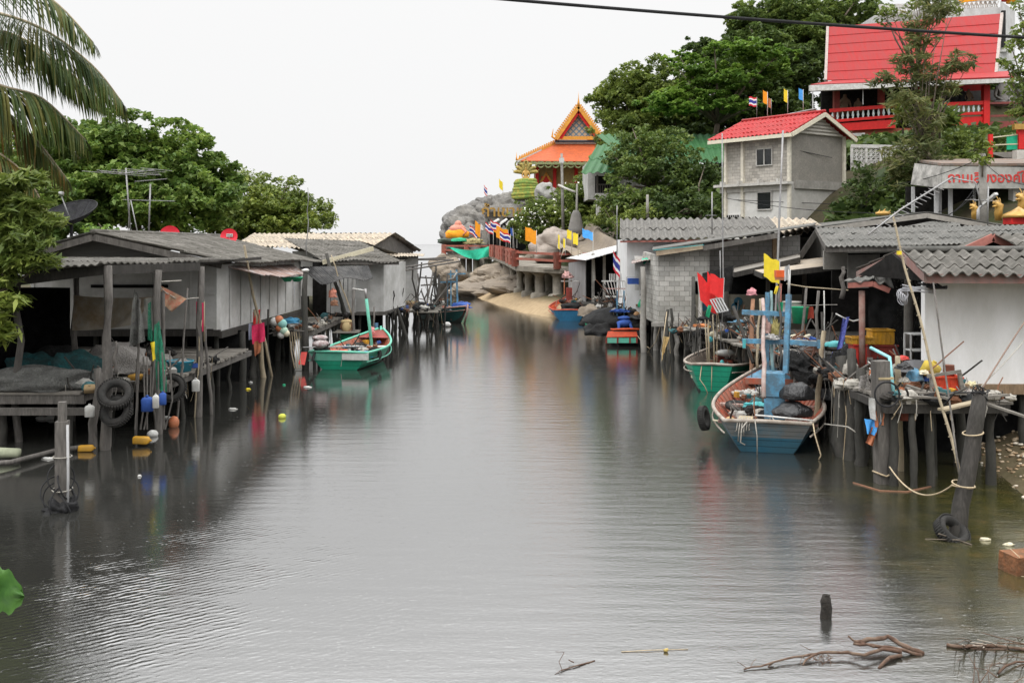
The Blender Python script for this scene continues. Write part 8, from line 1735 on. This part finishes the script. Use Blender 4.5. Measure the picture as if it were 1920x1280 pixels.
# ================================================================== TREES
def T(name, label, base, blobs, leafm, D=None, **k):
    bl = [(W(x, y, d), r) for x, y, d, r in blobs]
    return tree(name, label, W(*base), bl, leafm, **k)
T('rain_tree', 'broad green tamarind-leaved tree behind the left houses', (260, 480, 62), [(150, 330, 62, (3.4, 3, 3.2)), (220, 290, 62, (3.2, 3, 2.3)), (290, 300, 63, (3.4, 3, 2.4)), (350, 320, 63, (2.8, 3, 2.2)), (250, 370, 60, (5.2, 3, 2.2)), (350, 380, 60, (3.2, 2.5, 1.8)), (400, 350, 63, (1.9, 2, 1.4)), (180, 260, 64, (2.0, 2, .9)), (90, 400, 58, (3, 2.5, 2))], LT, dens=150, size=.34, sub=.3, trunk_r=.4, limbs=16, shell=.35)
mb_tips = []
T('rain_tree', 'upper left branch mass of feathery green leaves behind the palm', (60, 470, 60), [(60, 300, 60, (2.6, 2, 2.2)), (20, 360, 58, (2.4, 2, 2.4)), (140, 245, 64, (1.6, 1.6, .8))], LT, dens=130, size=.34, sub=.3, trunk_r=.3)
T('round_tree', 'rounded yellow-green tree at the right end of the left wood', (500, 470, 78), [(470, 400, 76, (3.4, 3, 2.2)), (520, 385, 77, (3.0, 3, 1.9)), (440, 410, 75, (2.6, 3, 1.8)), (560, 405, 78, (2.7, 3, 1.6)), (510, 420, 74, (3.5, 2, 1.5)), (400, 410, 76, (1.8, 2, 1.5))], LY, dens=130, size=.3, sub=.3, trunk_r=.35, limbs=12)
T('round_tree', 'airy grey-green tree above the yellow-green one', (480, 460, 84), [(480, 345, 84, (2.2, 2, 1.2)), (440, 360, 84, (2.2, 2, 1.6)), (520, 370, 85, (1.8, 2, 1.1)), (598, 410, 82, (1.3, 1.5, 1.7))], LM, dens=55, size=.24, sub=.3, trunk_r=.25)
T('shrub', 'small bright shrub beside the dish on the left roof', (190, 445, 40), [(185, 430, 40, (.5, .5, .2)), (205, 436, 40, (.4, .4, .15))], LB, dens=120, size=.18, trunk_r=.04, limbs=3, cat='shrub')
# right hill
T('hill_tree', 'big mid-green tree at the left of the hill above the headland', (1200, 400, 98), [(1170, 190, 98, (3.4, 3, 3.0)), (1220, 165, 98, (3.6, 3, 2.6)), (1162, 265, 97, (2.3, 3, 2.8)), (1200, 250, 96, (4, 3, 3)), (1260, 200, 97, (3.4, 3, 3)), (1140, 305, 95, (1.3, 2, 1.6)), (1190, 320, 94, (3.6, 3, 2.4))], LM, dens=110, size=.34, sub=.32, trunk_r=.5, limbs=16)
T('terminalia_tree', 'bright layered tree with light leaf tips in the middle of the hill', (1340, 330, 92), [(1390, 90, 90, (3.0, 2.5, .8)), (1440, 105, 90, (2.8, 2.5, .7)), (1330, 130, 90, (3.2, 2.5, .9)), (1290, 175, 89, (3.2, 2.5, .9)), (1370, 150, 89, (3.4, 2.5, .8)), (1250, 195, 89, (2.4, 2.5, .8)), (1310, 200, 88, (2.6, 2, .6)), (1450, 130, 90, (2, 2, .6)), (1390, 195, 88, (2.2, 2, .6)), (1280, 110, 91, (1.8, 2, .7))], LB, dens=70, size=.42, sub=.3, flat=.5, trunk_r=.35, limbs=14, up=1.1)
T('hill_tree', 'very dark dense tree filling the middle of the hill', (1420, 380, 98), [(1340, 190, 97, (4.2, 3, 4.4)), (1420, 200, 97, (4.6, 3, 4.4)), (1480, 160, 98, (4.4, 3, 4.4)), (1430, 110, 99, (4.4, 3, 3)), (1300, 240, 96, (3.6, 3, 3)), (1500, 240, 95, (3, 3, 3)), (1330, 100, 99, (2.4, 2, 2))], LD, dens=120, size=.4, sub=.34, trunk_r=.6, limbs=18)
T('hill_tree', 'dark tree topping the skyline left of the red hall', (1480, 300, 104), [(1400, 35, 103, (2.2, 3, 1.6)), (1450, 40, 103, (3.4, 3, 2.6)), (1510, 30, 103, (3.8, 3, 2.4)), (1570, 35, 102, (3.4, 3, 2.2)), (1620, 20, 101, (1.6, 2, 1.6)), (1530, 85, 100, (3.2, 3, 2.6)), (1490, 70, 102, (4, 3, 2.6)), (1400, 80, 103, (2.6, 3, 1.4))], LG, dens=110, size=.38, sub=.32, trunk_r=.6, limbs=18)
T('hill_tree', 'dark green tree overhanging the green-roofed house', (1240, 410, 76), [(1200, 290, 77, (2.4, 2, 1.9)), (1250, 300, 76, (2.6, 2, 2.2)), (1220, 350, 75, (3.4, 2, 2.2)), (1290, 350, 76, (2.6, 2, 2)), (1170, 300, 78, (1.6, 1.6, 1.5)), (1180, 380, 74, (2.2, 2, 1.2)), (1200, 262, 79, (2.0, 1.4, .9)), (1255, 262, 79, (1.7, 1.4, .9))], LG, dens=110, size=.27, sub=.32, trunk_r=.3, limbs=14)
T('hill_tree', 'low dark thicket left of the grey house', (1320, 420, 72), [(1290, 385, 73, (2.6, 2, 1.6)), (1330, 350, 75, (2.0, 2, 2.0)), (1250, 395, 72, (2, 2, 1)), (1340, 395, 70, (1.4, 1.6, 1.2))], LD, dens=110, size=.26, sub=.34, trunk_r=.2)
T('bush', 'flowering bush tumbling down behind the red bridge', (1020, 440, 88), [(1000, 412, 87, (1.9, 2, 1.7)), (1030, 395, 87, (2.3, 2, 1.7)), (1062, 425, 86, (2.4, 2, 1.5)), (1012, 440, 86, (1.6, 1.6, 1.3)), (1075, 372, 88, (1.9, 2, 1.5)), (1050, 410, 86, (2.6, 2, 1.5)), (1108, 345, 89, (1.4, 2, 1.4)), (1090, 390, 87, (2.2, 2, 1.8)), (985, 430, 86, (1.3, 1.2, 1.1)), (1100, 372, 86, (1.5, 1.4, 1.2)), (1115, 405, 84, (1.4, 1.4, 1))], LM, dens=110, size=.27, sub=.32, trunk_r=.15, cat='bush')
fm = mt('white petals', (.8, .8, .72), bmp=0)
V4 = leaf_arrays([tuple(W(x, y, d)) for x, y, d in ((1000, 408, 85), (1030, 395, 85.5), (1050, 415, 84.5), (1020, 420, 85), (1080, 360, 86.5), (1000, 425, 85))], [(1.8, .8, 1.2)] * 6, [40, 45, 40, 40, 25, 25], .16, .2, 1.0)
fo = fast_quads('flowers', V4, fm); tag(fo, 'white blossom scattered over the bush behind the red bridge', 'blossom', kind='stuff')
T('casuarina_tree', 'tall wispy casuarina standing in front of the red hall', (1748, 420, 55), [(1730, 60, 56, (.9, .8, 1.7)), (1712, 110, 56, (1.1, 1, 1.1)), (1745, 20, 56, (1.4, 1, 1.0)), (1718, 155, 56, (1.2, 1, 1.0)), (1760, 140, 56, (1.2, 1, .8)), (1805, 115, 56, (.9, .7, .6)), (1700, 195, 55, (1.0, 1, 1.1)), (1732, 230, 55, (1.0, 1, 1.3)), (1718, 290, 55, (1.1, 1, 1.4)), (1745, 320, 55, (1.0, 1, 1.5)), (1685, 300, 55, (1.0, .8, 1.0)), (1700, 350, 55, (1.2, 1, 1.0)), (1770, 170, 55.5, (.9, .8, .5)), (1660, 150, 56, (.8, .7, .35))], LC, dens=42, size=.17, sub=.34, aspect=6, trunk_r=.12, limbs=22, shell=.1)
T('bare_tree', 'thin bare-branched tree top over the white building', (1720, 300, 58), [(1690, 20, 58, (1.2, 1, .8)), (1665, 28, 58, (.6, .6, .4)), (1770, 5, 58, (1.1, 1, .8)), (1740, -10, 58, (1.6, 1, .6))], LM, dens=35, size=.2, sub=.3, trunk_r=.1, limbs=20, aspect=2.5)
T('bush', 'leafy bushes on the bank under the red balustrade', (1820, 330, 58), [(1800, 280, 59, (1.2, 1, 1.2)), (1830, 270, 59, (.9, 1, .9)), (1850, 290, 58, (.8, 1, .5)), (1790, 268, 59, (1.3, 1, .6)), (1770, 300, 58, (1, 1, .7))], LM, dens=130, size=.22, sub=.34, trunk_r=.08, cat='bush')
T('tree_fern', 'spiky-leaved plant hanging right of the casuarina trunk', (1762, 245, 60), [(1763, 215, 60, (.85, .7, .7))], LG, dens=160, size=.3, aspect=6, trunk_r=.06, cat='plant')
T('tree_fern', 'smaller spiky-leaved plant left of the casuarina trunk', (1693, 235, 60), [(1693, 212, 60, (.5, .5, .5))], LY, dens=140, size=.26, aspect=6, trunk_r=.05, cat='plant')
T('bush', 'dark bush against the white openwork fence', (1625, 380, 56), [(1620, 325, 56, (.7, .7, .8)), (1640, 350, 56, (1.0, .8, .8)), (1605, 360, 56, (.8, .8, .7)), (1660, 370, 55, (1.2, .8, .6))], LD, dens=130, size=.2, sub=.34, trunk_r=.06, cat='bush')
T('edge_tree', 'tree leaning in at the right edge beside the red hall', (1935, 330, 48), [(1905, 110, 48, (.7, .8, .9)), (1915, 60, 48, (.6, .8, .6)), (1925, 160, 48, (1.0, 1, 1.0)), (1915, 205, 48, (.5, .6, .5)), (1930, 10, 48, (.7, .8, .6))], LM, dens=120, size=.2, sub=.34, trunk_r=.14)
T('climber', 'leafy climber round the top of the dark utility pole', (1842, 310, 43.8), [(1842, 280, 43.8, (.6, .4, .5)), (1835, 300, 43.6, (.4, .3, .25))], LY, dens=100, size=.16, sub=.4, trunk_r=.03, limbs=3, cat='climber')
T('palm_like_shrub', 'small shrubs on the rock slope above the tin shed', (1150, 440, 72), [(1140, 400, 74, (1.3, 1, .8)), (1170, 420, 70, (1.0, 1, .8)), (1110, 415, 76, (.8, 1, .4)), (1200, 400, 71, (1.3, 1, .7))], LM, dens=120, size=.22, sub=.34, trunk_r=.06, cat='bush')
# undergrowth over the hill ground, nobody could count it
cs, rs, ns_ = [], [], []
for k in range(170):
    y = random.uniform(52, 74); x = y * random.uniform(.325, .40)
    if 58.5 < y < 67: continue
    cs.append((x, y, ground_h(x, y) + .4)); rs.append((1.2, 1.2, .7)); ns_.append(70)
for k in range(640):
    x = random.uniform(6, 60); y = random.uniform(50, 118); z = ground_h(x, y)
    if z < 1.6 or (x < 12 and y < 75) or (x < 20.8 and 57 < y < 66) or (x < 13 and y < 58) or (y < 58 and x / y > .39): continue
    if x / y * 1920 + 960 > 1990 or (.32 < x / y < .405 and 59 < y < 67) or (22 < x < 42 and 71 < y < 86): continue
    cs.append((x, y, z + .5)); rs.append((1.5, 1.5, .9)); ns_.append(60)
o = fast_quads('undergrowth', leaf_arrays(cs, rs, ns_, .42, .5, 1.7, .3), LD); tag(o, 'dark undergrowth covering the hill under the trees', 'undergrowth', kind='stuff')
# ================================================================== FOREGROUND
cb1 = one(cable(MB(), W(800, -14, 7.0), W(2050, 78, 7.6), .02, .012, 40, 7), 'overhead_cable', BLACK, 'thick black cable crossing the top of the view', 'cable', smooth=True)
# re-shape: follows a shallow sag
# ---- coconut palm at the left, trunk beyond the frame
pm_ = thing('coconut_palm', 'coconut palm reaching its fronds in from the upper left', 'palm', (-19.5, 28, .8))
MB().tube([V((-19.5, 28, -.5)), V((-19.4, 28, 4)), V((-18.6, 28, 9)), W(-266, -45, 28)], [.24, .19, .17, .15], 12, .04).build('trunk', BARK, pm_, True)
def frond(pts, ln, m, seed, hang=.75, n=90, w=.09):
    """rachis through pts, leaflets hanging off both sides"""
    rnd = random.Random(seed); P = [V(p) for p in pts]
    def at(t):
        k = (len(P) - 1); i = min(k - 1, int(t * k)); f = t * k - i
        p0 = P[max(0, i - 1)]; p1 = P[i]; p2 = P[i + 1]; p3 = P[min(k, i + 2)]
        return .5 * ((2 * p1) + (p2 - p0) * f + (2 * p0 - 5 * p1 + 4 * p2 - p3) * f * f + (3 * p1 - p0 - 3 * p2 + p3) * f ** 3)
    rach = [at(i / 20) for i in range(21)]
    MB().tube(rach, [lerp(.06, .012, i / 20) for i in range(21)], 7).build('rachis', BAMB, pm_, True)
    mb = MB()
    for k in range(n):
        t = .12 + .88 * k / n; p = at(t); d = (at(min(1, t + .02)) - at(max(0, t - .02))).normalized()
        L = 2.5 * ln * (math.sin(math.pi * (t * .78 + .16)) ** .7) * rnd.uniform(.85, 1.1) * (.75 if t > .9 else 1)
        s = d.cross(V((0, 0, 1))).normalized()
        for sd in (-1, 1):
            dirn = (s * sd * rnd.uniform(.5, .8) + d * rnd.uniform(.5, .8) + V((0, 0, .1))).normalized(); q = p.copy(); pts_ = [q.copy()]; hg = hang * rnd.uniform(.8, 1.2)
            for j in range(6):
                dirn = (dirn + V((0, 0, -hg * .32))).normalized(); q = q + dirn * L / 6; pts_.append(q.copy())
            ax = dirn.cross(d);
            if ax.length < .01: ax = V((1, 0, 0))
            vs = []
            for j, r in enumerate(pts_):
                tj = j / 6; ww = w * (.5 + tj * 1.6 if tj < .3 else 1.0 * (1 - (tj - .3) / .7) ** .6) * .5
                wd = d * ww + s * ww * .35
                vs += [r - wd, r + wd + V((0, 0, -.004))]
            mb.add(vs, [(2 * j, 2 * j + 1, 2 * j + 3, 2 * j + 2) for j in range(6)])
    mb.build('leaflets', m, pm_)
WP = lambda a, b, d: W(a, b, d * 2.15)
C0 = W(-266, -45, 28)
frond([C0, WP(-60, 10, 12.5), WP(70, 50, 12), WP(170, 120, 12), WP(228, 190, 12)], .85, LP, 1, 1.0, 150)
frond([C0, WP(-80, -30, 12), WP(40, -30, 11.6), WP(110, 10, 11.6), WP(175, 80, 11.6)], .7, LP, 2, .9, 90)
frond([C0, WP(-90, 60, 12.8), WP(10, 60, 12.6), WP(100, 110, 12.6), WP(190, 190, 12.8)], .8, LP, 7, 1.1, 140)
frond([C0, WP(-90, 120, 12.2), WP(0, 160, 12), WP(80, 185, 12), WP(160, 262, 12)], .85, LP, 3, 1.1, 140)
frond([C0, WP(-100, 160, 12.6), WP(-10, 200, 12.4), WP(60, 255, 12.4), WP(125, 335, 12.4)], .8, LPB, 4, 1.0, 140)
frond([C0, WP(-110, 220, 12.2), WP(-30, 270, 12), WP(40, 320, 12), WP(88, 395, 12)], .7, LPB, 5, 1.1, 90)
frond([C0, WP(-110, 280, 12), WP(-40, 330, 12), WP(10, 380, 12), WP(40, 450, 12)], .6, LPB, 6, 1.1, 80)
# ---- feathery acacia at the left edge
T('acacia_tree', 'feathery yellow-green branches hanging in at the left edge', (-190, 760, 22), [(-30, 400, 21.3, (1.3, 0.99, 0.71)), (20, 360, 21.3, (0.64, 0.71, 0.5)), (40, 400, 21.3, (0.6, 0.57, 0.43)), (30, 455, 20.732, (0.64, 0.57, 0.4)), (10, 510, 20.448, (0.57, 0.57, 0.35)), (-10, 580, 19.88, (0.43, 0.43, 0.35)), (-60, 480, 21.3, (1.1, 0.99, 0.85)), (70, 425, 21.3, (0.43, 0.43, 0.23)), (-5, 620, 19.88, (0.28, 0.28, 0.21)), (50, 340, 21.868, (0.5, 0.43, 0.28)), (70, 490, 20.732, (0.31, 0.28, 0.14))], LY, dens=800, size=.072, sub=.42, aspect=4.5, trunk_r=.12, limbs=20, shell=.2, flat=.45)
T('acacia_tree', 'darker feathery branches behind the yellow-green ones at the left edge', (-230, 740, 24), [(0, 440, 23.43, (0.99, 0.71, 0.85)), (40, 480, 23.43, (0.57, 0.57, 0.43)), (-20, 540, 22.72, (0.71, 0.57, 0.71)), (20, 385, 24.14, (0.85, 0.57, 0.57))], LM, dens=510, size=.085, sub=.42, aspect=4, trunk_r=.12, limbs=16, shell=.2, flat=.5)
# ---- broad leaf at the bottom left
bl = thing('broad_leaf_plant', 'bright green broad leaf poking in at the lower left edge', 'plant', W(-120, 1600, 3.2))
MB().tube([W(-120, 1500, 3.2), W(-90, 1250, 3.2), W(-40, 1080, 3.2)], .008, 6).build('stem', LM, bl, True)
def lf_(u, v):
    x = lerp(-38, 46, u); w = 46 * math.sin(math.pi * min(1, u * .93 + .07)) ** .6 * (1 + .12 * math.sin(u * 21)); y = 1095 + 22 * u + (v - .5) * w * 1.9
    return W(x, y, 3.2 + .05 * math.sin(u * 5) + .04 * abs(v - .5) + .02 * math.sin(v * 12 + u * 6))
MB().grid(lf_, 14, 8).build('leaf', LB if 0 else leafmat('broad green leaf', (.07, .17, .04), (.08, .2, .045), None, .4, 9), bl, True)
# ---- old stump in the water
sp = G(1548, 1158)
mb = MB(); mb.tube([sp - V((0, 0, .3)), sp + V((.0, 0, .02)), sp + V((.01, 0, .12)), sp + V((.0, 0, .2)), sp + V((.015, 0, .26))], [.065, .062, .06, .058, .045], 14, .14); mb.blob(sp + V((.012, 0, .265)), (.04, .04, .025), 10, 6, .5, 4)
one(mb, 'stump', mt('black waterlogged stump', (.03, .026, .022), var=.5, scale=30, bmp=1, bdist=.02), 'black rotten stump standing alone in the near water', 'stump', smooth=True)
# ---- driftwood branches
BR = mt('red brown driftwood', (.085, .048, .032), var=.4, scale=18, dirt=(.26, .2, .15), dirtamt=.25, dscale=7, bmp=.6)
dw = thing('driftwood_branch', 'large forked red-brown branch lying in the near water', 'branch', G(1560, 1240))
def limb(pts, r0, r1, parent, name='limb', m=None):
    r0 *= 1.25; r1 *= 1.25
    P_ = []
    for px, py, z in pts: g = G(px, py, z); P_.append(g)
    fine = []
    for i in range(len(P_) - 1):
        for j in range(3): fine.append(P_[i].lerp(P_[i + 1], j / 3) + V((random.uniform(-1, 1), random.uniform(-1, 1), random.uniform(-1, 1))) * r0 * .35 * (1 if j else 0))
    fine.append(P_[-1]); n = len(fine)
    mb = MB(); mb.tube(fine, [lerp(r0, r1, i / (n - 1)) * random.uniform(.88, 1.12) for i in range(n)], 8, .05)
    return mb.build(name, m or BR, parent, True)
limb([(1732, 1226, .0), (1700, 1212, .07), (1665, 1192, .12), (1640, 1198, .1), (1602, 1203, .1)], .024, .018, dw)
limb([(1728, 1228, .0), (1680, 1215, .06), (1640, 1210, .08), (1600, 1206, .09)], .018, .012, dw)
limb([(1690, 1222, .05), (1655, 1216, .08), (1620, 1228, .07), (1590, 1222, .06), (1552, 1222, .06), (1520, 1226, .05), (1475, 1234, .04), (1440, 1244, .03), (1395, 1254, .01)], .019, .006, dw)
limb([(1690, 1228, .03), (1668, 1232, .04), (1648, 1252, .0)], .018, .012, dw)
limb([(1640, 1212, .08), (1600, 1200, .1), (1590, 1192, .14)], .012, .008, dw)
limb([(1530, 1226, .05), (1512, 1236, .03), (1505, 1246, .0)], .012, .006, dw)
limb([(1450, 1240, .03), (1440, 1250, .0)], .009, .005, dw)
for k in range(16):
    x = random.uniform(1500, 1560); y = 1226 + random.uniform(-2, 4); limb([(x, y, .05), (x + random.uniform(-10, 10), y + random.uniform(4, 12), .02), (x + random.uniform(-20, 20), y + random.uniform(6, 22), .0)], .003, .0015, dw, 'rootlet')
limb([(1402, 1253, .01), (1390, 1244, .05), (1382, 1240, .06)], .003, .002, dw, 'twig'); limb([(1405, 1253, .01), (1412, 1240, .05), (1418, 1234, .07)], .003, .002, dw, 'twig'); limb([(1520, 1218, .06), (1500, 1208, .1)], .003, .002, dw, 'twig')
d2 = thing('driftwood_branch', 'broken branch with pale curved twigs at the lower right edge', 'branch', G(1850, 1215))
limb([(1775, 1208, .02), (1800, 1212, .02), (1850, 1210, .02), (1900, 1214, .02), (1960, 1220, .02)], .018, .014, d2)
limb([(1778, 1210, .0), (1830, 1216, .0), (1890, 1218, .0)], .01, .006, d2)
for (x, y, dx, dy, z) in ((1808, 1210, -4, -2, .2), (1828, 1210, -4, -2, .2), (1842, 1210, -18, 0, .26), (1845, 1212, -2, 2, .24), (1850, 1208, -30, -4, .26), (1890, 1212, -4, -6, .22), (1870, 1210, -38, -12, .34)):
    limb([(x, y, .02), (x + dx * .3, y + dy * .5, z * .6), (x + dx, y + dy, z)], .006, .0025, d2, 'twig', mt('pale twig', (.42, .36, .3)))
limb([(1950, 1214, .02), (1900, 1202, .14), (1840, 1185, .3)], .007, .003, d2, 'twig'); limb([(1940, 1210, .02), (1905, 1206, .06), (1870, 1204, .1)], .007, .004, d2, 'twig')
d3 = thing('driftwood_branch', 'thin upright twigs in the lower right corner', 'branch', G(1830, 1290))
for (a, b, c) in (((1818, 1310), (1826, 1270), (1828, 1232)), ((1822, 1300), (1850, 1262), (1862, 1240)), ((1840, 1310), (1834, 1260), (1815, 1225)), ((1852, 1310), (1855, 1280), (1850, 1245)), ((1870, 1270), (1850, 1255), (1820, 1250)), ((1875, 1300), (1900, 1280), (1930, 1262))):
    g0, g1, g2 = G(*a), G(*b), G(*c); y0 = g0.y
    MB().tube([W(a[0], a[1], 10.2), W(b[0], b[1], 10.4), W(c[0], c[1], 10.5)], [.006, .005, .002], 6).build('twig', BR, d3, True)
limb([(1872, 1262, .02), (1885, 1248, .04), (1905, 1240, .03), (1950, 1238, .0)], .01, .008, d3)
for k in range(26):
    x = random.uniform(1790, 1925); y = random.uniform(1195, 1250); dx = random.uniform(-60, 30); limb([(x, y, 0), (x + dx * .4, y - random.uniform(0, 6), random.uniform(.03, .1)), (x + dx, y - random.uniform(-6, 8), random.uniform(.02, .22))], .0035, .0015, d2, 'twig')
d4 = thing('floating_twig', 'small red-brown twig floating in the near middle', 'branch', G(1080, 1248))
limb([(1115, 1238, .0), (1085, 1246, .01), (1052, 1256, .01)], .007, .005, d4, 'stem'); limb([(1054, 1255, .01), (1048, 1240, .06), (1058, 1222, .12), (1042, 1221, .1)], .003, .002, d4, 'twig'); limb([(1052, 1256, .01), (1040, 1264, .0)], .003, .002, d4, 'twig'); limb([(1076, 1241, .02), (1066, 1236, .04)], .006, .004, d4, 'twig')
d5 = thing('floating_twig', 'long thin stem floating right of the small twig', 'branch', G(1230, 1218))
limb([(1165, 1221, .005), (1220, 1218, .01), (1290, 1216, .005)], .004, .003, d5, 'stem', ROPE); MB().blob(G(1249, 1218, .02), (.03, .02, .02), 10, 6, .3).build('leaf', mt('dead yellow leaf', (.4, .3, .1)), d5, True)
